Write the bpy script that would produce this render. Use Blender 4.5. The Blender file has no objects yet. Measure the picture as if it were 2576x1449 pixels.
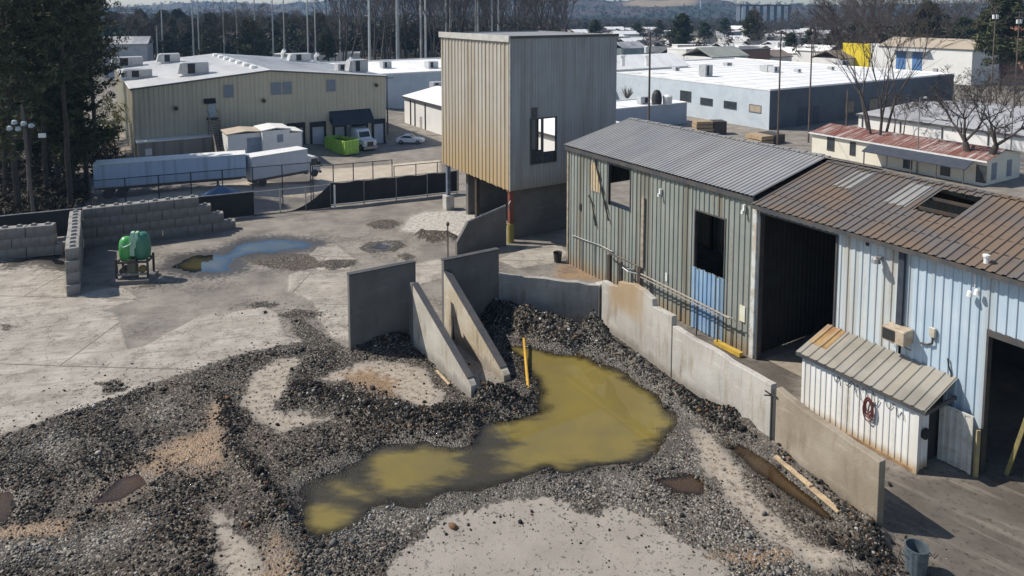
import bpy, math, random
import numpy as np
from mathutils import Vector, Matrix

# ---------------------------------------------------------------- camera, sky, sun, exposure
SC = bpy.context.scene
COL = SC.collection
F, TH, H = 1800.0, math.radians(5), 18.0            # focal length in pixels of a 2576 px wide picture
PY = 25 + F * math.tan(TH)
cam = bpy.data.cameras.new('camera'); camo = bpy.data.objects.new('camera', cam); COL.objects.link(camo)
cam.sensor_width = 36; cam.lens = 36 * F / 2576; cam.shift_y = (PY - 724.5) / 2576
cam.clip_start = 0.5; cam.clip_end = 12000
camo.location = (0, 0, H); camo.rotation_euler = (math.radians(90) - TH, 0, 0)
SC.camera = camo
SUN_EL, SUN_AZ = math.radians(47), math.radians(280)   # azimuth clockwise from +Y
W = bpy.data.worlds.new('World'); SC.world = W; W.use_nodes = True
nt = W.node_tree; bg = nt.nodes['Background']
sky = nt.nodes.new('ShaderNodeTexSky'); sky.sky_type = 'NISHITA'; sky.sun_disc = False
sky.sun_elevation = SUN_EL; sky.sun_rotation = SUN_AZ; sky.air_density = 1.0; sky.dust_density = 0.6; sky.ozone_density = 1.5
nt.links.new(sky.outputs[0], bg.inputs[0]); bg.inputs[1].default_value = 0.105
sl = bpy.data.lights.new('sun', 'SUN'); sl.energy = 4.6; sl.angle = math.radians(0.53); sl.color = (1.0, 0.935, 0.83)
so = bpy.data.objects.new('sun', sl); COL.objects.link(so)
sd_ = Vector((math.sin(SUN_AZ) * math.cos(SUN_EL), math.cos(SUN_AZ) * math.cos(SUN_EL), math.sin(SUN_EL)))
so.rotation_euler = (-sd_).to_track_quat('-Z', 'Y').to_euler(); so.location = (-40, 20, 60)
vs = SC.view_settings; vs.view_transform = 'Standard'; vs.look = 'None'; vs.gamma = 1; vs.exposure = 0.2
SC.cycles.max_bounces = 6; SC.cycles.diffuse_bounces = 3; SC.cycles.glossy_bounces = 3; SC.cycles.transparent_max_bounces = 12
SC.cycles.volume_bounces = 0

rnd = random.Random(7); NR = np.random.default_rng(11)

# ---------------------------------------------------------------- pixel -> place helpers (measuring only)
_c, _s = math.cos(TH), math.sin(TH)
def ray(x, y):
    a = (x - 1288) / F; b = -(y - PY) / F
    return (a, _c + b * _s, -_s + b * _c)
def pt(x, y, z=0.0):
    d = ray(x, y); t = (z - H) / d[2]; return (d[0] * t, d[1] * t, z)
def ptY(x, y, Y):
    d = ray(x, y); t = Y / d[1]; return (d[0] * t, Y, H + d[2] * t)
def hit(O, dr, x, y):
    n = (-dr[1], dr[0]); d = ray(x, y)
    t = (n[0] * O[0] + n[1] * O[1]) / (n[0] * d[0] + n[1] * d[1])
    X, Y, Z = d[0] * t, d[1] * t, H + d[2] * t
    return ((X - O[0]) * dr[0] + (Y - O[1]) * dr[1], Z)
PHI = math.radians(31.5)
v = (math.cos(PHI), math.sin(PHI)); u = (-v[1], v[0]); mu = (v[1], -v[0])

def sstep(a, b, x):
    t = np.clip((x - a) / (b - a), 0, 1); return t * t * (3 - 2 * t)
FN0 = np.array((-23.77, 60.85)); FDIR = np.array((math.cos(math.radians(24)), math.sin(math.radians(24)))); FNRM = np.array((-FDIR[1], FDIR[0]))
def low_z(X, Y):
    X = np.asarray(X, float); Y = np.asarray(Y, float)
    n = (X - FN0[0]) * FNRM[0] + (Y - FN0[1]) * FNRM[1]
    lo = -2 - 1.3 * sstep(-34, -22, X)
    q = (X - 4.27) * v[0] + (Y - 49.2) * v[1]                  # behind the shed the land drops too
    z = lo * np.maximum(sstep(0.8, 6, n), sstep(13, 19, q))
    # the land rises gently to the right far behind
    return z
def gz(X, Y): return float(low_z(X, Y))
def gpt(x, y):
    z = 0.0
    for _ in range(12):
        p = pt(x, y, z); z = 0.5 * z + 0.5 * gz(p[0], p[1])
    return pt(x, y, z)

# ---------------------------------------------------------------- node material helper
class NT:
    def __init__(s, m): s.t = m.node_tree; s.n = s.t.nodes; s.l = s.t.links
    def new(s, typ, **k):
        n = s.n.new(typ)
        for a, b in k.items(): setattr(n, a, b)
        return n
    def lk(s, a, b): s.l.new(a, b)
    def val(s, sock, x):
        if hasattr(x, 'links'): s.lk(x, sock)
        else: sock.default_value = x
    def math(s, op, a, b=0.0, clamp=False):
        n = s.new('ShaderNodeMath', operation=op); n.use_clamp = clamp; s.val(n.inputs[0], a); s.val(n.inputs[1], b); return n.outputs[0]
    def mix(s, f, a, b, bt='MIX'):
        n = s.new('ShaderNodeMix', data_type='RGBA', blend_type=bt); s.val(n.inputs[0], f)
        s.val(n.inputs[6], rgba(a)); s.val(n.inputs[7], rgba(b)); return n.outputs[2]
    def noise(s, vec, scale, detail=4, rough=0.55, dim='3D'):
        n = s.new('ShaderNodeTexNoise'); s.lk(vec, n.inputs['Vector']); n.inputs['Scale'].default_value = scale
        n.inputs['Detail'].default_value = detail; n.inputs['Roughness'].default_value = rough; return n.outputs[0]
    def ramp(s, f, a, b, c0=0.0, c1=1.0):
        n = s.new('ShaderNodeMapRange'); n.interpolation_type = 'SMOOTHSTEP'; s.val(n.inputs[0], f)
        n.inputs[1].default_value = a; n.inputs[2].default_value = b; n.inputs[3].default_value = c0; n.inputs[4].default_value = c1; return n.outputs[0]
    def mapv(s, vec, sc=(1, 1, 1), rot=(0, 0, 0)):
        n = s.new('ShaderNodeMapping'); s.lk(vec, n.inputs[0]); n.inputs['Scale'].default_value = sc; n.inputs['Rotation'].default_value = rot; return n.outputs[0]
def rgba(c): return c if hasattr(c, 'links') else (tuple(c) + (1,) if len(c) == 3 else tuple(c))

def newmat(name):
    m = bpy.data.materials.new(name); m.use_nodes = True
    return m, NT(m), m.node_tree.nodes['Principled BSDF']

def M(name, c, c2=None, scale=2.0, rough=0.7, metal=0.0, bump=0.0, bscale=20, stain=None, stain_amt=0.5, stretch=(1, 1, 1), rand=0.0):
    """painted / weathered surface: base colour varied by noise, optional second stain colour, bump"""
    m, t, p = newmat(name)
    tc = t.new('ShaderNodeTexCoord').outputs['Object']
    tv = t.mapv(tc, stretch) if stretch != (1, 1, 1) else tc
    c2 = c2 or tuple(x * 0.8 for x in c)
    col = t.mix(t.ramp(t.noise(tv, scale), 0.35, 0.68), c, c2)
    if stain:
        col = t.mix(t.math('MULTIPLY', t.ramp(t.noise(tv, scale * 2.3, 6, 0.65), 0.5, 0.72), stain_amt), col, stain)
    if rand:
        r = t.new('ShaderNodeObjectInfo').outputs['Random']
        g = t.math('ADD', t.math('MULTIPLY', r, 2 * rand), 1 - rand)
        n = t.new('ShaderNodeVectorMath', operation='SCALE'); t.lk(col, n.inputs[0]); t.lk(g, n.inputs[3]); col = n.outputs[0]
    t.lk(col, p.inputs['Base Color']); p.inputs['Roughness'].default_value = rough; p.inputs['Metallic'].default_value = metal
    if bump:
        b = t.new('ShaderNodeBump'); b.inputs['Strength'].default_value = bump; b.inputs['Distance'].default_value = 0.05
        t.lk(t.noise(tc, bscale, 5), b.inputs['Height']); t.lk(b.outputs[0], p.inputs['Normal'])
    return m

# ---------------------------------------------------------------- mesh builder
class MB:
    def __init__(s): s.v = []; s.f = []; s.m = []
    def add(s, vs, fs, mi=0):
        o = len(s.v); s.v += [tuple(x) for x in vs]; s.f += [tuple(i + o for i in f) for f in fs]; s.m += [mi] * len(fs); return s
    def box(s, x0, x1, y0, y1, z0, z1, mi=0):
        return s.add([(x0, y0, z0), (x1, y0, z0), (x1, y1, z0), (x0, y1, z0), (x0, y0, z1), (x1, y0, z1), (x1, y1, z1), (x0, y1, z1)],
                     [(0, 3, 2, 1), (4, 5, 6, 7), (0, 1, 5, 4), (1, 2, 6, 5), (2, 3, 7, 6), (3, 0, 4, 7)], mi)
    def cbox(s, x0, x1, y0, y1, z0, z1, c=0.02, mi=0):
        """box with chamfered vertical and top edges"""
        vs = []; 
        for z, k in ((z0, 0), (z1 - c, 0), (z1, c)):
            a0, a1, b0, b1 = x0 + k, x1 - k, y0 + k, y1 - k
            vs += [(a0 + c, b0, z), (a1 - c, b0, z), (a1, b0 + c, z), (a1, b1 - c, z), (a1 - c, b1, z), (a0 + c, b1, z), (a0, b1 - c, z), (a0, b0 + c, z)]
        fs = [tuple(range(7, -1, -1)), tuple(range(16, 24))]
        for r in (0, 8):
            for i in range(8): fs.append((r + i, r + (i + 1) % 8, r + 8 + (i + 1) % 8, r + 8 + i))
        return s.add(vs, fs, mi)
    def prism(s, poly, a, b, axis='y', mi=0):
        """polygon (p,q) extruded from a to b; axis y: (x,z), axis x: (y,z), axis z: (x,y)"""
        n = len(poly)
        def P(p, q, w): return (p, w, q) if axis == 'y' else ((w, p, q) if axis == 'x' else (p, q, w))
        vs = [P(p, q, a) for p, q in poly] + [P(p, q, b) for p, q in poly]
        fs = [tuple(range(n)), tuple(range(2 * n - 1, n - 1, -1))] + [(i, n + i, n + (i + 1) % n, (i + 1) % n) for i in range(n)]
        return s.add(vs, fs, mi)
    def tube(s, p0, p1, r0, r1=None, n=8, cap=True, mi=0):
        r1 = r0 if r1 is None else r1
        p0 = Vector(p0); p1 = Vector(p1); d = (p1 - p0)
        if d.length < 1e-6: return s
        d.normalize(); a = d.orthogonal().normalized(); b = d.cross(a)
        vs = []
        for p, r in ((p0, r0), (p1, r1)):
            for i in range(n):
                t = 2 * math.pi * i / n; vs.append(p + (a * math.cos(t) + b * math.sin(t)) * r)
        fs = [(i, (i + 1) % n, n + (i + 1) % n, n + i) for i in range(n)]
        if cap: fs += [tuple(range(n - 1, -1, -1)), tuple(range(n, 2 * n))]
        return s.add(vs, fs, mi)
    def path(s, pts, r, n=6, mi=0):
        for a, b in zip(pts[:-1], pts[1:]): s.tube(a, b, r, r, n, True, mi)
        return s
    def lathe(s, prof, c=(0, 0, 0), n=16, sx=1, sy=1, mi=0):
        vs = []
        for r, z in prof:
            for i in range(n):
                t = 2 * math.pi * i / n; vs.append((c[0] + r * math.cos(t) * sx, c[1] + r * math.sin(t) * sy, c[2] + z))
        fs = []
        for k in range(len(prof) - 1):
            for i in range(n): fs.append((k * n + i, k * n + (i + 1) % n, (k + 1) * n + (i + 1) % n, (k + 1) * n + i))
        fs += [tuple(range(n - 1, -1, -1)), tuple((len(prof) - 1) * n + i for i in range(n))]
        return s.add(vs, fs, mi)
    def corr(s, P, a, La, b, Lb, n, pitch=0.3, depth=0.035, B0=None, top=0.3, mi=0):
        """ribbed sheet: P origin, a across the ribs, b along them, n outward; Lb / B0 numbers or functions of s"""
        P, a, b, n = Vector(P), Vector(a), Vector(b), Vector(n)
        fL = Lb if callable(Lb) else (lambda q: Lb); f0 = B0 if callable(B0) else (lambda q: B0 or 0.0)
        qs = []; q = 0.0; k = 0
        w = [(0, 0), (pitch * (0.5 - top / 2 - 0.08), 0), (pitch * (0.5 - top / 2), 1), (pitch * (0.5 + top / 2), 1), (pitch * (0.5 + top / 2 + 0.08), 0)]
        while q < La:
            for o, h in w:
                if q + o <= La: qs.append((q + o, h))
            q += pitch
        if qs[-1][0] < La - 1e-4: qs.append((La, 0))
        vs = []
        for q, h in qs:
            vs.append(P + a * q + b * f0(q) + n * (h * depth)); vs.append(P + a * q + b * fL(q) + n * (h * depth))
        m_ = len(qs)
        return s.add(vs, [(2 * i, 2 * i + 2, 2 * i + 3, 2 * i + 1) for i in range(m_ - 1)], mi)
    def build(s, name, mats, parent=None, smooth=False, loc=None):
        me = bpy.data.meshes.new(name); me.from_pydata(s.v, [], s.f)
        mats = mats if isinstance(mats, (list, tuple)) else [mats]
        for m in mats: me.materials.append(m)
        if len(mats) > 1: me.polygons.foreach_set('material_index', s.m)
        if smooth: me.polygons.foreach_set('use_smooth', [True] * len(me.polygons))
        me.update()
        o = bpy.data.objects.new(name, me); COL.objects.link(o)
        if parent: o.parent = parent
        if loc: o.location = loc
        return o
def tag(o, label=None, cat=None, group=None, kind=None):
    if label: o['label'] = label
    if cat: o['category'] = cat
    if group: o['group'] = group
    if kind: o['kind'] = kind
    return o
def thing(name, label, cat, loc=(0, 0, 0), rotz=0.0, group=None):
    o = bpy.data.objects.new(name, None); COL.objects.link(o); o.empty_display_size = 0.3
    o.location = loc; o.rotation_euler = (0, 0, rotz); return tag(o, label, cat, group)
def copy_tree(o, parent=None):
    c = o.copy(); COL.objects.link(c)
    if parent: c.parent = parent
    for ch in list(o.children): copy_tree(ch, c)
    return c
def V2(o, dr, sx): return (o[0] + dr[0] * sx, o[1] + dr[1] * sx)

def npmesh(name, verts, faces, mat, k=3, cols=None, attrs=None, smooth=False, parent=None):
    """numpy arrays to a mesh; faces (n,k)"""
    me = bpy.data.meshes.new(name); nv, nf = len(verts), len(faces)
    me.vertices.add(nv); me.vertices.foreach_set('co', np.ascontiguousarray(verts, np.float32).ravel())
    me.loops.add(nf * k); me.loops.foreach_set('vertex_index', np.ascontiguousarray(faces, np.int32).ravel())
    me.polygons.add(nf); me.polygons.foreach_set('loop_start', np.arange(0, nf * k, k, dtype=np.int32)); me.polygons.foreach_set('loop_total', np.full(nf, k, np.int32))
    if smooth: me.polygons.foreach_set('use_smooth', np.ones(nf, bool))
    me.materials.append(mat); me.update(calc_edges=True)
    if cols is not None:
        a = me.attributes.new('tint', 'FLOAT_COLOR', 'POINT'); a.data.foreach_set('color', np.ascontiguousarray(np.concatenate([cols, np.ones((nv, 1))], 1), np.float32).ravel())
    for n_, d in (attrs or {}).items():
        a = me.attributes.new(n_, 'FLOAT', 'POINT'); a.data.foreach_set('value', np.ascontiguousarray(d, np.float32))
    me.validate()
    o = bpy.data.objects.new(name, me); COL.objects.link(o)
    if parent: o.parent = parent
    return o

# ---------------------------------------------------------------- ground: one sheet, fields decide what lies where
def wpoly(ps, z=0.0): return np.array([pt(x, y, z)[:2] for x, y in ps])
def sdpoly(X, Y, P, R=3.0):
    out = np.full(X.shape, -R)
    m = (X > P[:, 0].min() - R) & (X < P[:, 0].max() + R) & (Y > P[:, 1].min() - R) & (Y < P[:, 1].max() + R)
    if not m.any(): return out
    x, y = X[m], Y[m]; d = np.full(x.shape, 1e9); ins = np.zeros(x.shape, bool)
    for i in range(len(P)):
        ax, ay = P[i - 1]; bx, by = P[i]; ex, ey = bx - ax, by - ay
        t = np.clip(((x - ax) * ex + (y - ay) * ey) / (ex * ex + ey * ey + 1e-12), 0, 1)
        d = np.minimum(d, np.hypot(x - ax - t * ex, y - ay - t * ey))
        c = (ay > y) != (by > y)
        with np.errstate(divide='ignore', invalid='ignore'):
            ins ^= c & (x < (bx - ax) * (y - ay) / (by - ay + 1e-12) + ax)
    out[m] = np.clip(np.where(ins, d, -d), -R, R); return out
def dpath(X, Y, P):
    d = np.full(X.shape, 1e9); tt = np.zeros(X.shape)
    for i in range(len(P) - 1):
        ax, ay = P[i]; ex, ey = P[i + 1][0] - ax, P[i + 1][1] - ay
        t = np.clip(((X - ax) * ex + (Y - ay) * ey) / (ex * ex + ey * ey + 1e-12), 0, 1)
        q = np.hypot(X - ax - t * ex, Y - ay - t * ey); k = q < d; d[k] = q[k]; tt[k] = (i + t[k]) / (len(P) - 1)
    return d, tt
_LAT = NR.random((64, 64))
def vnoise(X, Y, s):
    x, y = X * s, Y * s; i, j = np.floor(x).astype(int), np.floor(y).astype(int); fx, fy = x - i, y - j
    fx, fy = fx * fx * (3 - 2 * fx), fy * fy * (3 - 2 * fy); g = lambda a, b: _LAT[a % 64, b % 64]
    return (g(i, j) * (1 - fx) + g(i + 1, j) * fx) * (1 - fy) + (g(i, j + 1) * (1 - fx) + g(i + 1, j + 1) * fx) * fy - 0.5
def fbm(X, Y, s, o=3): return sum(vnoise(X + 17 * k, Y - 9 * k, s * 2 ** k) / 2 ** k for k in range(o))

SLABS = [  # pale concrete of the yard
 [(-60, 640), (0, 650), (90, 648), (140, 667), (163, 687), (165, 740), (275, 725), (310, 725), (343, 747), (340, 757), (285, 772), (253, 783), (283, 787), (297, 800), (320, 880), (365, 873), (500, 797), (667, 773), (700, 790), (717, 847), (763, 860), (600, 893), (420, 957), (150, 1050), (0, 1100), (-60, 1120)],
 [(727, 693), (755, 683), (800, 690), (880, 685), (950, 680), (1030, 668), (1120, 650), (1118, 700), (1060, 715), (1000, 760), (882, 860), (840, 850), (800, 800), (790, 760), (760, 745), (725, 735)],
 [(780, 640), (800, 622), (850, 618), (875, 640), (905, 655), (880, 678), (800, 680), (770, 665)],
 [(1250, 655), (1330, 622), (1410, 615), (1430, 640), (1400, 662), (1300, 675)]]
WHITES = [[(1005, 580), (1030, 545), (1070, 533), (1170, 530), (1235, 538), (1190, 565), (1150, 602), (1110, 590), (1060, 588)]]
BEYOND = [[(600, 520), (640, 478), (760, 470), (830, 450), (965, 430), (1110, 432), (1105, 380), (965, 392), (795, 405), (790, 440), (640, 450), (520, 470), (300, 500), (300, 525)]]
PATCH = [  # pale patches inside the gravel
 [(640, 930), (690, 905), (770, 895), (745, 930), (725, 960), (705, 1000), (690, 1030), (720, 1040), (780, 1042), (812, 1060), (760, 1075), (700, 1088), (640, 1050), (605, 1020), (620, 970)],
 [(780, 960), (830, 938), (900, 915), (1000, 915), (1060, 930), (1112, 990), (1085, 1032), (1010, 1010), (965, 965), (900, 950), (840, 968)],
 [(515, 1262), (548, 1275), (590, 1330), (640, 1370), (665, 1470), (560, 1470), (540, 1400), (560, 1380), (530, 1330)],
 [(1738, 1085), (1790, 1100), (1840, 1160), (1900, 1240), (1990, 1330), (2100, 1400), (2190, 1445), (2060, 1445), (1940, 1360), (1850, 1275), (1760, 1170)]]
APRON = [[(930, 1520), (980, 1420), (1030, 1370), (1130, 1300), (1240, 1265), (1380, 1248), (1430, 1262), (1470, 1290), (1500, 1292), (1540, 1270), (1580, 1275), (1620, 1297), (1700, 1350), (1790, 1400), (1840, 1450), (1870, 1520)]]
GRAVEL = [
 [(-80, 1125), (0, 1100), (150, 1050), (420, 957), (600, 893), (763, 860), (735, 835), (728, 805), (765, 800), (790, 822), (830, 850), (885, 885), (1040, 850), (1110, 940), (1180, 1000), (1270, 960), (1180, 790), (1150, 760), (1320, 770), (1510, 820), (1700, 950), (1900, 1110), (2200, 1340), (2290, 1449), (2300, 1560), (-80, 1560)],
 [(615, 772), (655, 756), (705, 764), (690, 774), (645, 778)], [(695, 792), (740, 778), (800, 784), (815, 797), (760, 802), (720, 803)],
 [(920, 565), (950, 552), (990, 553), (1012, 563), (985, 576), (940, 577)], [(900, 625), (925, 608), (1000, 605), (1025, 618), (990, 633), (930, 637)],
 [(995, 645), (1020, 635), (1050, 645), (1020, 658)], [(780, 668), (830, 655), (900, 655), (890, 672), (830, 680)], [(1040, 600), (1060, 588), (1110, 590), (1170, 600), (1090, 612)],
 [(580, 640), (650, 632), (770, 640), (830, 672), (740, 682), (650, 670)], [(240, 965), (300, 960), (320, 985), (270, 995)], [(0, 820), (25, 818), (40, 828), (10, 835)], [(330, 725), (380, 712), (420, 710), (390, 722)]]
LIGHTG = [[(1540, 890), (1600, 930), (1700, 1000), (1740, 1060), (1800, 1140), (1900, 1260), (2000, 1350), (2150, 1470), (1850, 1470), (1790, 1400), (1650, 1300), (1400, 1230), (1250, 1260), (1100, 1290), (960, 1400), (850, 1500), (600, 1500), (640, 1380), (760, 1390), (960, 1270), (1250, 1215), (1500, 1190), (1660, 1130), (1700, 1070), (1650, 1000)],
 [(60, 1130), (140, 1080), (190, 1120), (150, 1170)], [(370, 1020), (430, 1000), (450, 1050), (400, 1060)], [(-40, 1370), (60, 1350), (200, 1360), (360, 1290), (420, 1310), (250, 1400), (-40, 1420)]]
MUD = [[(375, 1140), (420, 1120), (480, 1100), (515, 1090), (535, 1030), (555, 1040), (552, 1120), (560, 1180), (500, 1200), (430, 1180)], [(215, 1260), (300, 1190), (410, 1150), (420, 1190), (370, 1230), (280, 1280)], [(-40, 1330), (80, 1320), (170, 1310), (160, 1345), (0, 1360), (-40, 1370)], [(-40, 1220), (20, 1230), (50, 1270), (30, 1320), (-40, 1330)],
 [(690, 1350), (740, 1390), (720, 1470), (660, 1450)], [(1800, 1400), (1900, 1385), (1980, 1400), (1900, 1430)], [(860, 940), (930, 930), (1000, 960), (990, 1000), (900, 980)], [(1400, 670), (1450, 660), (1510, 705), (1400, 700)]]
PUDD_Y = [[(1270, 868), (1290, 864), (1345, 872), (1400, 884), (1490, 884), (1558, 922), (1645, 975), (1700, 1028), (1722, 1065), (1700, 1112), (1655, 1148), (1570, 1180), (1500, 1188), (1400, 1196), (1330, 1215), (1240, 1235), (1130, 1262), (1050, 1280), (980, 1278), (930, 1300), (900, 1340), (830, 1365), (770, 1370), (735, 1330), (738, 1270), (760, 1215), (850, 1190), (900, 1145), (960, 1115), (1080, 1105), (1160, 1115), (1200, 1095), (1215, 1065), (1290, 1050), (1350, 1030), (1345, 985), (1330, 950)]]
MURK = [[(1275, 868), (1330, 872), (1480, 888), (1552, 932), (1640, 985), (1692, 1038), (1695, 1078), (1660, 1120), (1570, 1162), (1450, 1178), (1330, 1192), (1262, 1188), (1240, 1150), (1290, 1112), (1215, 1075), (1290, 1052), (1350, 1035), (1345, 985), (1325, 950)], [(910, 1165), (960, 1130), (1050, 1118), (1140, 1122), (1168, 1150), (1158, 1185), (1100, 1220), (1010, 1250), (960, 1240), (930, 1210)], [(738, 1330), (745, 1285), (800, 1262), (860, 1266), (898, 1290), (878, 1340), (820, 1362), (770, 1366)], [(828, 1200), (870, 1212), (920, 1242), (968, 1270), (930, 1274), (880, 1250), (838, 1228)]]
PUDD_C = [[(430, 672), (450, 650), (500, 640), (560, 634), (620, 606), (680, 601), (730, 604), (795, 612), (770, 624), (700, 634), (640, 640), (600, 652), (585, 680), (540, 688), (480, 684)], [(40, 668), (60, 648), (110, 640), (165, 640), (165, 672), (120, 660), (80, 652)]]
PUDD_B = [[(1832, 1122), (1870, 1118), (1920, 1145), (1985, 1200), (2060, 1260), (2110, 1312), (2060, 1295), (1965, 1232), (1885, 1172)], [(1640, 1205), (1740, 1192), (1775, 1215), (1772, 1245), (1700, 1238)], [(-30, 1240), (25, 1235), (45, 1270), (20, 1310), (-30, 1320)], [(225, 1268), (300, 1200), (350, 1190), (370, 1215), (300, 1260)], [(930, 623), (960, 613), (990, 618), (970, 628)]]
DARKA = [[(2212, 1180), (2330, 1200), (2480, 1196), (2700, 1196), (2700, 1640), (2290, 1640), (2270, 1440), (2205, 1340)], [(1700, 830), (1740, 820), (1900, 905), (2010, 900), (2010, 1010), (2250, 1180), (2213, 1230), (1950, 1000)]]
LABS = dict(darka=DARKA, slab=SLABS, white=WHITES, patch=PATCH, apron=APRON, gravel=GRAVEL, lightg=LIGHTG, mud=MUD, wy=PUDD_Y, wc=PUDD_C, wb=PUDD_B, murk=MURK)
WP = {k: [wpoly(p) for p in ps] for k, ps in LABS.items()}; WP['beyond'] = [wpoly(p, -2) for p in BEYOND]
HEAPS = [([(1235, 800), (1330, 835), (1410, 850), (1490, 875)], [1.0, 1.25, 1.1, 0.85], 1.5), ([(1490, 870), (1640, 962), (1750, 1032), (1850, 1078), (1960, 1152), (2100, 1272), (2190, 1345)], [0.9, 0.6, 0.5, 0.75, 0.45, 0.3, 0.55], 0.85),
 ([(1220, 1000), (1270, 1015), (1310, 1020)], [0.55, 0.65, 0.3], 0.75), ([(760, 985), (900, 1030), (1050, 1055), (1180, 1050)], [0.28, 0.3, 0.32, 0.3], 1.2), ([(900, 885), (960, 872), (1030, 860)], [0.3, 0.5, 0.4], 0.9),
 ([(560, 1010), (585, 1130), (690, 1250), (720, 1300)], [0.2, 0.22, 0.25, 0.2], 0.7), ([(1980, 1390), (2080, 1420), (2200, 1400)], [0.15, 0.25, 0.35], 0.8), ([(1060, 597), (1130, 600)], [0.5, 0.5], 1.2)]
HEAPS = [(wpoly(p), h, r) for p, h, r in HEAPS]
WLEV = -0.03
def fields(X, Y):
    f = {k: np.max([sdpoly(X, Y, p) for p in ps], axis=0) for k, ps in WP.items()}
    wob = fbm(X, Y, 0.9, 4)
    f['gravel'] = np.minimum(f['gravel'], -np.maximum(f['patch'] + 0.55 * wob, f['apron'] + 0.25 * wob))
    z = low_z(X, Y)
    g = sstep(-0.3, 0.5, f['gravel'] + 0.5 * wob)
    z = z + g * (0.05 + 0.10 * fbm(X, Y, 0.55, 3) + 0.05 * fbm(X, Y, 2.3, 3))
    near = sstep(90, 70, Y) * sstep(60, 40, np.abs(X))
    z = z + near * (1 - g) * 0.035 * fbm(X, Y, 0.35, 3)
    z = z + 0.05 * sstep(-0.06, 0.06, f['slab'] + 0.12 * fbm(X, Y, 1.7, 3))
    for p, h, r in HEAPS:
        m = (X > p[:, 0].min() - 4) & (X < p[:, 0].max() + 4) & (Y > p[:, 1].min() - 4) & (Y < p[:, 1].max() + 4)
        d, t = dpath(X[m], Y[m], p); hh = np.interp(t, np.linspace(0, 1, len(h)), h)
        k = np.clip(1 - d / (r * (1 + 0.5 * wob[m])), 0, 1); z[m] += hh * np.where(k > 0.35, k, k * k / 0.35) * (1 + 0.35 * vnoise(X[m], Y[m], 2.5)) * 1.15
    for key, dep, wn, e1, r1, na in (('wy', 0.26, 1.3, 0.35, 1.3, 0.06), ('wc', 0.22, 1.7, 0.3, 1.3, 0.07), ('wb', 0.16, 0.3, 0.05, 0.35, 0.03)):
        s_ = f[key] + wn * 0.45 * wob
        pool = WLEV - dep * sstep(-0.1, r1, s_) + na * fbm(X, Y, 0.8, 3) + 0.035
        z = np.where(s_ > -0.35, np.minimum(z, z + (pool - z) * sstep(-0.35, e1, s_)), z)
    f['z'] = z
    return f
def axis(fine, mid, lo, hi):
    a = [np.arange(fine[0], fine[1], fine[2])]
    for e, sgn in ((fine[0], -1), (fine[1], 1)):
        q, st, o = e, fine[2], []
        lim = lo if sgn < 0 else hi
        while (q - lim) * sgn < 0:
            st = st * 1.12 if not (mid[0] < q < mid[1]) else max(st, mid[2]); q += sgn * st; o.append(q)
        a.append(np.array(o))
    return np.unique(np.concatenate(a))
gx = axis((-22, 16, 0.1), (-45, 30, 0.2), -5000, 5000); gy = axis((17.5, 47, 0.1), (10, 84, 0.2), 2, 9000)
GX, GY = np.meshgrid(gx, gy); fx_, fy_ = GX.ravel(), GY.ravel()
FD = fields(fx_, fy_)
nx_, ny_ = len(gx), len(gy)
ii = (np.arange(ny_ - 1)[:, None] * nx_ + np.arange(nx_ - 1)[None, :]).ravel()
quads = np.stack([ii, ii + 1, ii + nx_ + 1, ii + nx_], 1)

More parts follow.
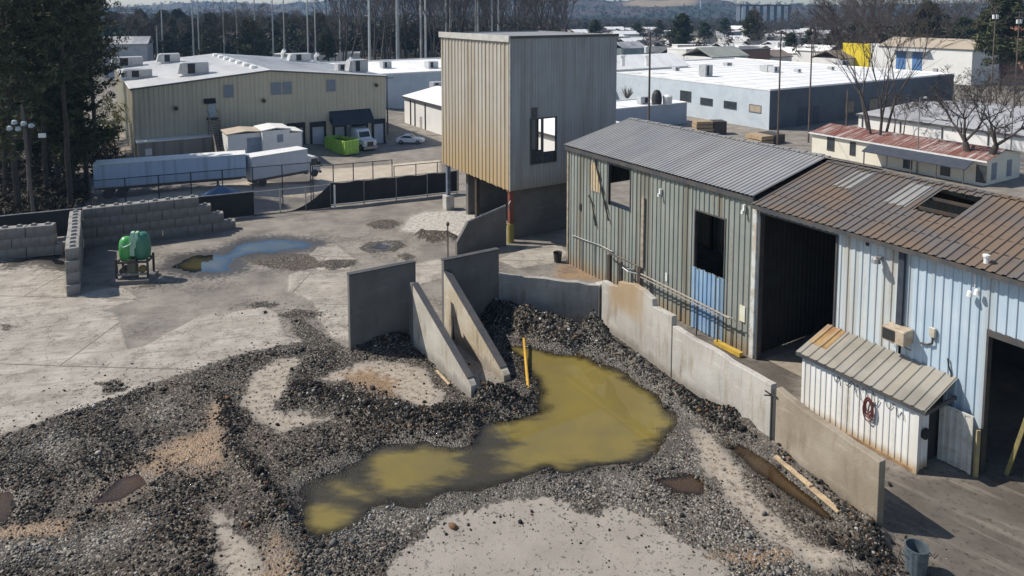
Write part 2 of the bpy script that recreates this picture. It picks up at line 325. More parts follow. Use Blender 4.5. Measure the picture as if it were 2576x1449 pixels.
def ground_material():
    m, t, p = newmat('yard_ground')
    tc = t.new('ShaderNodeTexCoord').outputs['Object']
    A = lambda n: t.new('ShaderNodeAttribute', attribute_name=n).outputs['Fac']
    n1 = t.noise(tc, 0.55, 6, 0.6); n2 = t.noise(tc, 3.5, 6, 0.65); n3 = t.noise(tc, 16, 4, 0.7); n4 = t.noise(tc, 0.13, 3)
    tr = t.mapv(tc, (1, 1, 1), (0, 0, -math.radians(14))); st = t.mapv(tr, (0.22, 2.6, 1)); ns = t.noise(st, 1.4, 6, 0.62)
    fine = t.math('SUBTRACT', n2, 0.5); sy_ = t.new('ShaderNodeSeparateXYZ'); t.lk(tc, sy_.inputs[0])
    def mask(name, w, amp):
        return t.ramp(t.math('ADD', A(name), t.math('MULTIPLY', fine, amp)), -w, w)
    col = t.mix(t.ramp(n1, 0.3, 0.7), (0.165, 0.145, 0.125), (0.265, 0.24, 0.205))
    col = t.mix(t.math('MULTIPLY', t.ramp(ns, 0.52, 0.7), 0.5), col, (0.34, 0.30, 0.25))
    col = t.mix(t.math('MULTIPLY', t.ramp(n4, 0.5, 0.62), 0.4), col, (0.13, 0.115, 0.105))
    dmp = t.math('MULTIPLY', t.math('MULTIPLY', t.ramp(t.noise(tc, 0.32, 6, 0.66), 0.5, 0.62), t.ramp(n2, 0.36, 0.6)), t.math('MULTIPLY', t.ramp(sy_.outputs['Y'], 34, 40), t.ramp(sy_.outputs['Y'], 66, 58))); col = t.mix(t.math('MULTIPLY', dmp, 0.65), col, (0.075, 0.065, 0.055))
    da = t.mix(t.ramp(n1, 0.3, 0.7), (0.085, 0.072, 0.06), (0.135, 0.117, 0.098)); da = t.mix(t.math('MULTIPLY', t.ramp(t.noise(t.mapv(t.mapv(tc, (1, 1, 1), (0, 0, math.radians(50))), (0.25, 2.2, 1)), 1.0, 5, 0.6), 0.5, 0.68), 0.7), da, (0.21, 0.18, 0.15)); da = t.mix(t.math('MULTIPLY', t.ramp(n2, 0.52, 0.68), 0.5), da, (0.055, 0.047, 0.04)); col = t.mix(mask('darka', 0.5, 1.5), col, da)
    # concrete slabs: pale, streaked, with stains and joints
    sl_ = t.mix(t.ramp(n1, 0.3, 0.72), (0.30, 0.268, 0.228), (0.43, 0.39, 0.34))
    sl_ = t.mix(t.math('MULTIPLY', t.ramp(ns, 0.46, 0.66), 0.85), sl_, (0.27, 0.235, 0.195)); sl_ = t.mix(t.math('MULTIPLY', t.ramp(n4, 0.5, 0.66), 0.45), sl_, (0.25, 0.22, 0.185))
    sl_ = t.mix(t.math('MULTIPLY', t.ramp(n3, 0.62, 0.72), 0.65), sl_, (0.10, 0.09, 0.08))
    sl_ = t.mix(t.math('MULTIPLY', t.ramp(n2, 0.6, 0.72), 0.35), sl_, (0.22, 0.17, 0.12))
    jn = t.new('ShaderNodeTexBrick'); t.lk(t.mapv(tr, (0.03, 0.03, 1), (0, 0, math.radians(31.5 - 14))), jn.inputs[0]); jn.inputs['Scale'].default_value = 1.0; jn.inputs['Mortar Size'].default_value = 0.0014
    jn.inputs['Color1'].default_value = jn.inputs['Color2'].default_value = (1, 1, 1, 1); jn.inputs['Mortar'].default_value = (0.25, 0.22, 0.2, 1)
    sl_ = t.mix(0.75, sl_, jn.outputs[0], 'MULTIPLY')
    wv = t.new('ShaderNodeVectorMath', operation='ADD'); t.lk(tr, wv.inputs[0]); nc_ = t.new('ShaderNodeTexNoise'); t.lk(tr, nc_.inputs['Vector']); nc_.inputs['Scale'].default_value = 0.7; nc_.inputs['Detail'].default_value = 5; t.lk(nc_.outputs['Color'], wv.inputs[1])
    ck = t.new('ShaderNodeTexVoronoi', feature='DISTANCE_TO_EDGE'); t.lk(wv.outputs[0], ck.inputs['Vector']); ck.inputs['Scale'].default_value = 0.28
    sl_ = t.mix(t.math('MULTIPLY', t.ramp(ck.outputs['Distance'], 0.002, 0.008, 0.7, 0.0), t.ramp(n4, 0.46, 0.56)), sl_, (0.09, 0.078, 0.065))
    sl_ = t.mix(t.math('MULTIPLY', t.math('MULTIPLY', t.ramp(t.noise(tc, 0.9, 6, 0.7), 0.48, 0.64), t.ramp(n3, 0.38, 0.58)), 0.8), sl_, (0.11, 0.095, 0.08))
    col = t.mix(mask('slab', 0.06, 0.5), col, sl_)
    col = t.mix(mask('beyond', 0.4, 1.5), col, t.mix(t.ramp(n1, 0.3, 0.7), (0.50, 0.42, 0.33), (0.60, 0.52, 0.42)))
    wh = t.mix(t.ramp(t.math('ADD', t.math('MULTIPLY', n2, 0.6), t.math('MULTIPLY', n3, 0.4)), 0.36, 0.64), (0.56, 0.53, 0.48), (0.22, 0.195, 0.17))
    col = t.mix(mask('white', 0.2, 2.2), col, wh)
    pa = t.mix(t.ramp(n2, 0.35, 0.65), (0.38, 0.33, 0.27), (0.26, 0.215, 0.17)); pa = t.mix(t.math('MULTIPLY', t.ramp(n3, 0.58, 0.68), 0.8), pa, (0.08, 0.07, 0.065))
    col = t.mix(mask('patch', 0.3, 2.2), col, pa)
    ap = t.mix(t.ramp(n1, 0.3, 0.7), (0.265, 0.235, 0.20), (0.325, 0.29, 0.25)); ap = t.mix(t.math('MULTIPLY', t.ramp(n3, 0.68, 0.74), 0.7), ap, (0.10, 0.09, 0.08))
    col = t.mix(mask('apron', 0.05, 0.35), col, ap)
    col = t.mix(t.math('MULTIPLY', t.ramp(sy_.outputs['Y'], 150, 230), 0.9), col, t.mix(t.ramp(t.noise(tc, 0.02, 4), 0.4, 0.6), (0.055, 0.055, 0.038), (0.10, 0.085, 0.065)))
    # gravel: small stones as cells of their own colour
    vo = t.new('ShaderNodeTexVoronoi', feature='F1'); t.lk(tc, vo.inputs['Vector']); vo.inputs['Scale'].default_value = 13
    vo2 = t.new('ShaderNodeTexVoronoi', feature='F1'); t.lk(tc, vo2.inputs['Vector']); vo2.inputs['Scale'].default_value = 27
    cell = t.new('ShaderNodeSeparateColor'); t.lk(vo.outputs['Color'], cell.inputs[0]); cell2 = t.new('ShaderNodeSeparateColor'); t.lk(vo2.outputs['Color'], cell2.inputs[0])
    k = t.math('MAXIMUM', t.ramp(cell.outputs[0], 0.72, 0.98), t.ramp(cell2.outputs[0], 0.78, 0.99))
    lg = mask('lightg', 0.5, 2.2)
    dk = t.mix(t.ramp(n2, 0.3, 0.7), (0.017, 0.015, 0.013), (0.042, 0.034, 0.027)); lt = t.mix(t.ramp(n1, 0.3, 0.7), (0.052, 0.046, 0.04), (0.11, 0.097, 0.081))
    gr = t.mix(lg, dk, lt); gs = t.mix(lg, (0.21, 0.185, 0.15), (0.34, 0.31, 0.26))
    gr = t.mix(t.math('MULTIPLY', t.ramp(n4, 0.47, 0.6), 0.45), gr, (0.075, 0.052, 0.036)); gr = t.mix(k, gr, gs)
    gr = t.mix(t.math('MULTIPLY', t.ramp(n1, 0.58, 0.72), t.math('ADD', 0.15, t.math('MULTIPLY', lg, 0.35))), gr, (0.13, 0.12, 0.105))
    gm = mask('gravel', 0.10, 1.3)
    # loose stones thrown over the surroundings
    thr = t.math('MULTIPLY', t.ramp(A('gravel'), -2.6, 0.1), t.ramp(cell.outputs[1], 0.72, 0.8)); thr = t.math('MULTIPLY', thr, t.ramp(n2, 0.48, 0.56))
    col = t.mix(t.math('MULTIPLY', thr, 0.85), col, (0.055, 0.05, 0.047))
    spk = t.math('MULTIPLY', t.ramp(cell.outputs[2], 0.86, 0.93), t.ramp(n2, 0.5, 0.6)); spk = t.math('MULTIPLY', spk, t.ramp(sy_.outputs['Y'], 50, 44)); col = t.mix(t.math('MULTIPLY', spk, 0.8), col, (0.05, 0.043, 0.036))
    col = t.mix(gm, col, gr)
    mu_ = t.mix(t.ramp(n2, 0.35, 0.7), (0.30, 0.20, 0.115), (0.20, 0.135, 0.085)); mu_ = t.mix(t.math('MULTIPLY', t.ramp(n1, 0.5, 0.68), 0.7), mu_, (0.13, 0.105, 0.09))
    mm = mask('mud', 0.4, 2.0); col = t.mix(mm, col, mu_)
    # wet margin round the pools soaks darker and glossier
    wet = t.math('MAXIMUM', t.math('MAXIMUM', t.ramp(t.math('ADD', A('wy'), fine), -0.9, 0.0), t.ramp(t.math('ADD', A('wc'), t.math('MULTIPLY', fine, 4)), -1.6, -0.2)), t.ramp(t.math('ADD', A('wb'), fine), -0.7, 0.0))
    col = t.mix(t.math('MULTIPLY', wet, 0.6), col, (0.07, 0.062, 0.05))
    wcm = t.ramp(t.math('ADD', A('wc'), t.math('MULTIPLY', fine, 5)), -1.7, -0.3); col = t.mix(t.math('MULTIPLY', wcm, 0.75), col, (0.045, 0.04, 0.034))
    t.lk(col, p.inputs['Base Color'])
    t.lk(t.math('SUBTRACT', 0.92, t.math('MULTIPLY', t.math('MAXIMUM', wet, t.math('MULTIPLY', mm, 0.7)), 0.55)), p.inputs['Roughness'])
    b = t.new('ShaderNodeBump'); b.inputs['Strength'].default_value = 0.9; b.inputs['Distance'].default_value = 0.05
    t.lk(t.math('ADD', t.math('MULTIPLY', t.math('SUBTRACT', 1, vo.outputs['Distance']), gm), t.math('MULTIPLY', n3, 0.35)), b.inputs['Height']); t.lk(b.outputs[0], p.inputs['Normal'])
    return m
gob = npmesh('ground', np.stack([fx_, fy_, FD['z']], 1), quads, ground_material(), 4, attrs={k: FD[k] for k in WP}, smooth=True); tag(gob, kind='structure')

# ---------------------------------------------------------------- pools of water
def water_material(name, murk, murk2, dens, tint, ior=1.36):
    m, t, p = newmat(name); t.n.remove(p); out = t.n['Material Output']
    tc = t.new('ShaderNodeTexCoord').outputs['Object']; d = t.new('ShaderNodeAttribute', attribute_name='depth').outputs['Fac']
    df = t.new('ShaderNodeBsdfDiffuse'); tp = t.new('ShaderNodeBsdfTransparent'); tp.inputs[0].default_value = rgba(tint)
    stk = t.noise(t.mapv(tc, (0.55, 1.7, 1), (0, 0, 0.5)), 1.0, 6, 0.62); nn = t.noise(tc, 2.2, 5, 0.65)
    mk = t.ramp(t.math('ADD', t.new('ShaderNodeAttribute', attribute_name='murk').outputs['Fac'], t.math('ADD', t.math('MULTIPLY', t.math('SUBTRACT', stk, 0.5), 2.4), t.math('MULTIPLY', t.math('SUBTRACT', nn, 0.5), 0.5))), -0.45, 0.75)
    silt = t.mix(t.ramp(nn, 0.35, 0.65), tuple(0.42 * a + 0.02 for a in murk2[:2]) + (murk2[2] * 0.9,), (0.085, 0.075, 0.055))
    t.lk(t.mix(mk, silt, t.mix(t.ramp(t.noise(tc, 0.45, 4), 0.35, 0.65), murk, murk2)), df.inputs[0])
    body = t.new('ShaderNodeMixShader'); t.lk(t.math('MULTIPLY', t.ramp(t.math('ADD', d, t.math('MULTIPLY', t.math('SUBTRACT', nn, 0.5), 0.06)), -0.02, dens), t.math('ADD', 0.5, t.math('MULTIPLY', mk, 0.5))), body.inputs[0]); t.lk(tp.outputs[0], body.inputs[1]); t.lk(df.outputs[0], body.inputs[2])
    gl = t.new('ShaderNodeBsdfGlossy'); gl.inputs['Roughness'].default_value = 0.02; gl.inputs['Color'].default_value = (0.86, 0.95, 1.0, 1)
    b = t.new('ShaderNodeBump'); b.inputs['Strength'].default_value = 0.02; b.inputs['Distance'].default_value = 0.02; t.lk(t.noise(tc, 6, 2), b.inputs['Height']); t.lk(b.outputs[0], gl.inputs['Normal'])
    fr = t.new('ShaderNodeFresnel'); fr.inputs[0].default_value = ior
    mx = t.new('ShaderNodeMixShader'); t.lk(fr.outputs[0], mx.inputs[0]); t.lk(body.outputs[0], mx.inputs[1]); t.lk(gl.outputs[0], mx.inputs[2]); t.lk(mx.outputs[0], out.inputs[0])
    return m
for key, nm, mat in (('wy', 'puddle_water', water_material('murky_water', (0.20, 0.155, 0.042), (0.165, 0.132, 0.045), 0.17, (0.62, 0.57, 0.45))),
                     ('wc', 'puddle_water', water_material('clear_water', (0.09, 0.075, 0.018), (0.06, 0.055, 0.025), 0.3, (0.4, 0.37, 0.28), 2.8)),
                     ('wb', 'puddle_water', water_material('brown_water', (0.12, 0.075, 0.035), (0.09, 0.065, 0.05), 0.28, (0.6, 0.5, 0.4)))):
    dep = WLEV - FD['z']; okv = (FD[key] > -0.9) & (dep > -0.06)
    q = quads[okv[quads].all(1)]; used, inv = np.unique(q, return_inverse=True)
    tag(npmesh(nm, np.stack([fx_[used], fy_[used], np.full(len(used), WLEV)], 1), inv.reshape(-1, 4), mat, 4, attrs={'depth': dep[used], 'murk': FD['murk'][used] if key == 'wy' else np.full(len(used), 2.0)}), kind='structure')

# ---------------------------------------------------------------- loose gravel stones
def ico():
    f = (1 + 5 ** .5) / 2
    vs = np.array([(-1, f, 0), (1, f, 0), (-1, -f, 0), (1, -f, 0), (0, -1, f), (0, 1, f), (0, -1, -f), (0, 1, -f), (f, 0, -1), (f, 0, 1), (-f, 0, -1), (-f, 0, 1)], float) / 1.9
    fs = np.array([(0, 11, 5), (0, 5, 1), (0, 1, 7), (0, 7, 10), (0, 10, 11), (1, 5, 9), (5, 11, 4), (11, 10, 2), (10, 7, 6), (7, 1, 8), (3, 9, 4), (3, 4, 2), (3, 2, 6), (3, 6, 8), (3, 8, 9), (4, 9, 5), (2, 4, 11), (6, 2, 10), (8, 6, 7), (9, 8, 1)])
    return vs, fs
def tintmat(name, rough=0.9, sc=1.0, trans=0.0):
    m, t, p = newmat(name); a = t.new('ShaderNodeAttribute', attribute_name='tint').outputs['Color']
    t.lk(a, p.inputs['Base Color']); p.inputs['Roughness'].default_value = rough; p.inputs['Specular IOR Level'].default_value = 0.25
    return m
NC = 300000
P0 = np.concatenate(WP['gravel'][:1]); cx = NR.uniform(-24, 16, NC); cy = 18.2 + NR.random(NC) ** 1.25 * 27
cf = fields(cx, cy)
prob = sstep(-0.15, 0.45, cf['gravel'] + 0.6 * fbm(cx, cy, 0.9, 4)) * (0.16 + 0.62 * sstep(-0.12, 0.22, fbm(cx, cy, 0.5, 4)) + 1.2 * sstep(0.12, 0.4, cf['z'])) * (1 - 0.85 * sstep(-0.2, 0.6, cf['mud']))
prob = np.maximum(prob, 0.03 * sstep(-2.8, 0.2, cf['gravel'])) * (cf['z'] > WLEV - 0.05) * sstep(46, 30, cy)
keep = NR.random(NC) < prob
cx, cy, cz, lgt, heap = cx[keep], cy[keep], cf['z'][keep], sstep(-0.6, 0.6, cf['lightg'][keep] + fbm(cx[keep], cy[keep], 0.7, 3)), sstep(0.15, 0.4, cf['z'][keep])
NS = len(cx); print('stones', NS)
iv, fi = ico()
size = 0.015 + 0.045 * NR.random(NS) ** 2.4 + 0.05 * heap * NR.random(NS) ** 1.6 + 0.09 * (NR.random(NS) < 0.004)
sh = iv[None] * (1 + NR.uniform(-0.3, 0.3, (NS, 12, 3))) * NR.uniform(0.6, 1.25, (NS, 1, 3)) * size[:, None, None]
ang = NR.uniform(0, 6.28, NS); ca, sa = np.cos(ang)[:, None], np.sin(ang)[:, None]
sv = np.stack([sh[..., 0] * ca - sh[..., 1] * sa + cx[:, None], sh[..., 0] * sa + sh[..., 1] * ca + cy[:, None], sh[..., 2] * 0.8 + (cz + size * 0.35)[:, None]], -1)
val = np.where(NR.random(NS) < 0.09, NR.uniform(0.10, 0.34, NS), NR.uniform(0.009, 0.034, NS)); val = val * (1 - lgt) + lgt * (0.025 + 0.27 * NR.random(NS) ** 2.1) * (1 - 0.45 * heap)
val = val * np.clip(1 + 1.5 * fbm(cx[keep2], cy[keep2], 0.45, 3), 0.45, 2.2) if False else val * np.clip(1 + 1.4 * fbm(cx, cy, 0.45, 3), 0.5, 1.9)
hue = np.clip(NR.random(NS) * 0.7 + 0.5 * sstep(-0.3, 0.3, fbm(cx + 40, cy, 0.3, 2)) - 0.1, 0, 1)[:, None]
tint = val[:, None] * (np.array([1.10, 1.0, 0.86]) * (1 - hue) + np.array([1.0, 0.99, 0.97]) * hue)
rusty = (NR.random(NS) < 0.05)[:, None]; tint = np.where(rusty, np.array([0.16, 0.09, 0.05]), tint)
tag(npmesh('gravel', sv.reshape(-1, 3), (fi[None] + (np.arange(NS) * 12)[:, None, None]).reshape(-1, 3), tintmat('gravel_stone'), 3, cols=np.repeat(tint, 12, 0)), 'loose dark gravel and stone chips spread round the murky yellow puddle', 'gravel', kind='stuff')

# ---------------------------------------------------------------- materials of the built things
def sheet_material(name, c1, c2, rust=(0.17, 0.075, 0.03), rust_amt=0.5, low=None, low_c=None, high_rust=None, rough=0.55, streak=1.0, dirt=(0.06, 0.055, 0.05), dirt_amt=0.35, metal=0.0):
    """ribbed metal sheet: vertical streaks, rust gathering along a band in local height"""
    m, t, p = newmat(name)
    tc = t.new('ShaderNodeTexCoord').outputs['Object']; sx = t.new('ShaderNodeSeparateXYZ'); t.lk(tc, sx.inputs[0])
    st = t.mapv(tc, (3.2, 3.2, 0.16)); n1 = t.noise(st, 1.0, 5, 0.6); n2 = t.noise(tc, 0.6, 4); n3 = t.noise(tc, 5, 5, 0.65)
    n4 = t.noise(t.mapv(tc, (1.7, 1.7, 0.05)), 1.0, 3)
    col = t.mix(t.ramp(t.math('ADD', t.math('MULTIPLY', n1, 0.6 * streak), t.math('MULTIPLY', n2, 1 - 0.6 * streak)), 0.38, 0.62), c1, c2)
    col = t.mix(t.math('MULTIPLY', t.ramp(n4, 0.5, 0.64), dirt_amt), col, dirt)
    r = t.math('MULTIPLY', t.ramp(t.math('ADD', t.math('MULTIPLY', n1, 0.7), t.math('MULTIPLY', n3, 0.3)), 0.53, 0.7), rust_amt)
    if low is not None:
        z0, z1 = low
        g = t.ramp(t.math('ADD', sx.outputs['Z'], t.math('MULTIPLY', t.math('SUBTRACT', n1, 0.5), (z1 - z0) * 0.9)), z0, z1, 1, 0)
        col = t.mix(t.math('MULTIPLY', g, 0.85), col, low_c or rust)
    col = t.mix(r, col, rust)
    t.lk(col, p.inputs['Base Color']); p.inputs['Roughness'].default_value = rough; p.inputs['Metallic'].default_value = metal
    b = t.new('ShaderNodeBump'); b.inputs['Strength'].default_value = 0.25; b.inputs['Distance'].default_value = 0.03; t.lk(n2, b.inputs['Height']); t.lk(b.outputs[0], p.inputs['Normal'])
    return m
def concrete_material(name, c1=(0.36, 0.34, 0.31), c2=(0.27, 0.255, 0.235), stain=(0.16, 0.125, 0.085), amt=0.6, topstain=None):
    m, t, p = newmat(name)
    tc = t.new('ShaderNodeTexCoord').outputs['Object']; sx = t.new('ShaderNodeSeparateXYZ'); t.lk(tc, sx.inputs[0])
    n1 = t.noise(t.mapv(tc, (2.2, 2.2, 0.4)), 1.0, 6, 0.62); n2 = t.noise(tc, 0.5, 4); n3 = t.noise(tc, 9, 5, 0.7)
    col = t.mix(t.ramp(n2, 0.35, 0.65), c1, c2)
    col = t.mix(t.math('MULTIPLY', t.ramp(n1, 0.5, 0.7), amt), col, stain)
    col = t.mix(t.math('MULTIPLY', t.ramp(n3, 0.6, 0.75), 0.35), col, (0.11, 0.10, 0.09))
    col = t.mix(t.math('MULTIPLY', t.ramp(t.noise(t.mapv(tc, (0.5, 0.5, 2.5)), 1.6, 6, 0.7), 0.56, 0.66), 0.4), col, tuple(min(1, q * 1.35) for q in c1))
    col = t.mix(t.math('MULTIPLY', t.ramp(t.noise(t.mapv(tc, (1.9, 1.9, 0.3)), 1.3, 7, 0.72), 0.54, 0.72), 0.5), col, (0.13, 0.105, 0.08))
    # splashed foot of the wall
    foot = t.ramp(t.math('ADD', sx.outputs['Z'], t.math('MULTIPLY', t.math('SUBTRACT', n1, 0.5), 1.2)), 0.1, 0.6, 0.55, 0.0); col = t.mix(foot, col, (0.12, 0.105, 0.09))
    if topstain:
        x0, x1, z0, z1, tcx = topstain
        g = t.math('MULTIPLY', t.math('MULTIPLY', t.ramp(sx.outputs['X'], x0, x0 + 1.2), t.ramp(sx.outputs['X'], x1 - 1.5, x1, 1, 0)), t.ramp(t.math('ADD', sx.outputs['Z'], t.math('MULTIPLY', t.math('SUBTRACT', n1, 0.5), 1.5)), z0, z1))
        col = t.mix(t.math('MULTIPLY', g, 0.75), col, tcx)
    t.lk(col, p.inputs['Base Color']); p.inputs['Roughness'].default_value = 0.9
    b = t.new('ShaderNodeBump'); b.inputs['Strength'].default_value = 0.5; b.inputs['Distance'].default_value = 0.03
    t.lk(t.math('ADD', n3, t.noise(tc, 2, 4)), b.inputs['Height']); t.lk(b.outputs[0], p.inputs['Normal'])
    return m
m_steel = M('dark_steel', (0.05, 0.05, 0.052), (0.10, 0.07, 0.05), 3, 0.6, 0.3, stain=(0.15, 0.07, 0.03))
m_grey = M('grey_metal', (0.30, 0.31, 0.32), (0.22, 0.22, 0.22), 2, 0.5, 0.3, stain=(0.14, 0.08, 0.04), stain_amt=0.3)
m_black = M('black_rubber', (0.022, 0.022, 0.024), (0.03, 0.03, 0.03), 3, 0.7)
m_white = M('white_paint', (0.78, 0.78, 0.76), (0.68, 0.68, 0.66), 1.5, 0.55, stain=(0.4, 0.36, 0.3), stain_amt=0.35)
m_wood = M('weathered_timber', (0.42, 0.31, 0.19), (0.30, 0.22, 0.14), 2, 0.85, bump=0.3, stain=(0.15, 0.11, 0.08))
m_pole = M('pole_timber', (0.13, 0.10, 0.085), (0.09, 0.07, 0.06), 1.2, 0.85)
m_yel = M('yellow_paint', (0.62, 0.42, 0.06), (0.5, 0.33, 0.06), 2, 0.6, stain=(0.2, 0.13, 0.06))
m_glass = M('dark_glass', (0.03, 0.04, 0.05), (0.05, 0.06, 0.07), 1, 0.12)
m_cable = M('black_cable', (0.03, 0.03, 0.03), None, 1, 0.7)
m_rustred = M('rusty_red_paint', (0.22, 0.055, 0.035), (0.13, 0.05, 0.035), 2, 0.7)

# ---------------------------------------------------------------- the long metal shed, two builds in one line
A_ = pt(1440, 668); RZ = math.radians(-58.5)
m_olive = sheet_material('olive_sheet', (0.235, 0.26, 0.235), (0.30, 0.315, 0.285), rust=(0.19, 0.105, 0.05), rust_amt=0.65, low=(0.0, 1.2), low_c=(0.27, 0.20, 0.12), dirt=(0.15, 0.125, 0.085), dirt_amt=0.65)
m_blue = sheet_material('pale_blue_sheet', (0.40, 0.505, 0.60), (0.50, 0.585, 0.66), rust=(0.24, 0.16, 0.10), rust_amt=0.18, dirt=(0.37, 0.40, 0.41), dirt_amt=0.6, low=(0.0, 0.9), low_c=(0.26, 0.25, 0.23))
m_bluep = sheet_material('blue_panel', (0.21, 0.35, 0.54), (0.32, 0.45, 0.58), rust_amt=0.1, dirt=(0.35, 0.4, 0.42), dirt_amt=0.3)
def roofmat(name, c1, c2, rust, ramt, rust2=None):
    m, t, p = newmat(name)
    tc = t.new('ShaderNodeTexCoord').outputs['Object']
    st = t.mapv(tc, (1.6, 0.14, 0.14)); n1 = t.noise(st, 1.3, 6, 0.65); n2 = t.noise(tc, 0.35, 4); n3 = t.noise(tc, 6, 4, 0.7)
    col = t.mix(t.ramp(n2, 0.38, 0.62), c1, c2)
    col = t.mix(t.math('MULTIPLY', t.ramp(t.math('ADD', t.math('MULTIPLY', n1, 0.75), t.math('MULTIPLY', n3, 0.25)), 0.45, 0.62), ramt), col, rust)
    if rust2: col = t.mix(t.math('MULTIPLY', t.ramp(n2, 0.45, 0.62), 0.8), col, rust2)
    t.lk(col, p.inputs['Base Color']); p.inputs['Roughness'].default_value = 0.6; p.inputs['Metallic'].default_value = 0.15
    return m
m_roofg = roofmat('grey_roof_sheet', (0.27, 0.27, 0.28), (0.31, 0.305, 0.30), (0.20, 0.185, 0.17), 0.45)
m_roofr = roofmat('brown_roof_sheet', (0.155, 0.14, 0.13), (0.135, 0.117, 0.102), (0.12, 0.085, 0.065), 0.55, (0.20, 0.14, 0.095))
m_lite = roofmat('milky_roof_sheet', (0.29, 0.285, 0.265), (0.34, 0.33, 0.30), (0.2, 0.18, 0.16), 0.4)
m_trim = M('dark_trim', (0.055, 0.06, 0.068), (0.09, 0.085, 0.08), 1.5, 0.6, stain=(0.16, 0.09, 0.05))
m_inner = M('dark_lining', (0.05, 0.048, 0.046), (0.035, 0.033, 0.032), 1, 0.9)  # near-black lining for inner walls and panels
def shed_pt(x, y, z=0): return (A_[0] + mu[0] * x + v[0] * y, A_[1] + mu[1] * x + v[1] * y, z)
def wall_around(mb, x0, x1, z1, holes, y=0.0, z0=0.0, **k):
    """ribbed wall in the plane y, facing -y, with rectangular holes (xa, xb, za, zb); ragged sill where zb negative"""
    xs = x0
    for xa, xb, za, zb in sorted(holes):
        mb.corr((xs, y, z0), (1, 0, 0), xa - xs, (0, 0, 1), z1 - z0, (0, -1, 0), **k)
        if za > z0: mb.corr((xa, y, z0), (1, 0, 0), xb - xa, (0, 0, 1), za - z0, (0, -1, 0), **k)
        if zb < z1: mb.corr((xa, y, zb), (1, 0, 0), xb - xa, (0, 0, 1), z1 - zb, (0, -1, 0), **k)
        xs = xb
    mb.corr((xs, y, z0), (1, 0, 0), x1 - xs, (0, 0, 1), z1 - z0, (0, -1, 0), **k); return mb
def slope_roof(mb, x0, x1, y0, z0, y1, z1, **k):
    d = Vector((0, y1 - y0, z1 - z0)); L = d.length; d.normalize(); n = Vector((0, -d.z, d.y)) if d.y > 0 else Vector((0, d.z, -d.y))
    mb.corr((x0, y0, z0), (1, 0, 0), x1 - x0, d, L, n, **k); return mb

shed = thing('metal_shed', 'long olive corrugated shed with a grey ridged roof and a blue wall patch', 'shed', (A_[0], A_[1], 0), RZ)
mb = MB(); XE = 15.62
wall_around(mb, -0.45, XE, 8.6, [(3.97, 6.04, 5.35, 8.02), (11.6, 13.72, 3.55, 6.8)], pitch=0.36, depth=0.05)
# far wall with one tall gap that lets the yard behind show, and the gable end
mb.corr((-0.45, 11.2, 0), (1, 0, 0), XE + 0.45, (0, 0, 1), 8.6, (0, 1, 0), pitch=0.36)
MB().corr((XE, 0.1, 0), (0, 1, 0), 11.1, (0, 0, 1), lambda q: 8.4 + 1.25 * (1 - abs(q - 5.5) / 5.6), (1, 0, 0), pitch=0.36).build('partition', M('shade_black_sheet', (0.035, 0.034, 0.033), (0.025, 0.024, 0.023), 1, 0.9), shed)  # near-black colour paints the darkness of the unlit doorway onto the partition
gtop = lambda o: (lambda q: 8.55 + 1.25 * (1 - abs(q + o - 5.6) / 5.6))
for y0_, y1_, zb_ in ((0, 3.2, 0), (3.2, 5.7, 5.35), (5.7, 11.2, 0)): mb.corr((-0.45, y0_, 0), (0, 1, 0), y1_ - y0_, (0, 0, 1), gtop(y0_), (-1, 0, 0), pitch=0.36, depth=0.05, B0=zb_)
mb.build('wall', m_olive, shed)
MB().corr((11.45, -0.05, 0.05), (1, 0, 0), 2.3, (0, 0, 1), lambda q: 3.5 + 0.06 * math.sin(q * 9), (0, -1, 0), pitch=0.3, depth=0.05, top=0.5).build('patch_panel', m_bluep, shed)
tag(MB().corr((2.1, -0.06, 5.9), (1, 0, 0), 0.95, (0, 0, 1), lambda q: 1.7 + 0.25 * math.sin(q * 6), (0, -1, 0), pitch=0.3, depth=0.04).build('patch_panel', M('bleached_patch', (0.55, 0.42, 0.24), (0.45, 0.38, 0.28), 2), shed), 'bleached tan patch panel high on the wall')
m_wp = M('weathered_post', (0.38, 0.34, 0.28), (0.26, 0.2, 0.14), 3, 0.8); MB().box(-0.62, -0.46, -0.08, 0.12, 0, 8.5).build('corner_post', m_wp, shed); MB().box(7.25, 7.45, -0.16, -0.06, 2.2, 6.6).build('wall_batten', m_wp, shed)
MB().box(XE - 0.02, XE + 0.22, -0.12, 0.1, 0, 8.3).build('door_post', M('white_post', (0.62, 0.64, 0.62), (0.45, 0.40, 0.33), 2, stain=(0.2, 0.1, 0.05)), shed)
mb = MB()
for xa, xb, za, zb in ((3.97, 6.04, 5.35, 8.02), (11.6, 13.72, 3.55, 6.8)):
    f = MB().box(xa - 0.07, xa, -0.07, 0.12, za, zb).box(xb, xb + 0.07, -0.07, 0.12, za, zb).box(xa - 0.07, xb + 0.07, -0.07, 0.12, zb, zb + 0.08)
    f.build('window_opening', m_trim, shed)
mb = MB(); slope_roof(mb, -0.75, XE + 0.1, -0.3, 8.58, 5.6, 9.95, pitch=0.28, depth=0.035); slope_roof(mb, -0.75, XE + 0.1, 11.5, 8.58, 5.6, 9.95, pitch=0.28, depth=0.035)
rf = mb.build('roof', m_roofg, shed)
mb = MB()
for i in range(46):
    x = -0.6 + i * 0.36; mb.box(x, x + 0.3, 5.45, 5.75, 9.97, 10.03 + 0.02 * (i % 3))
mb.build('ridge_cap', m_roofg, rf)
MB().box(-0.7, XE + 0.05, -0.22, -0.06, 8.22, 8.5).build('fascia', m_trim, shed)
fr = MB()                                                     # steel frames and purlins seen through the openings
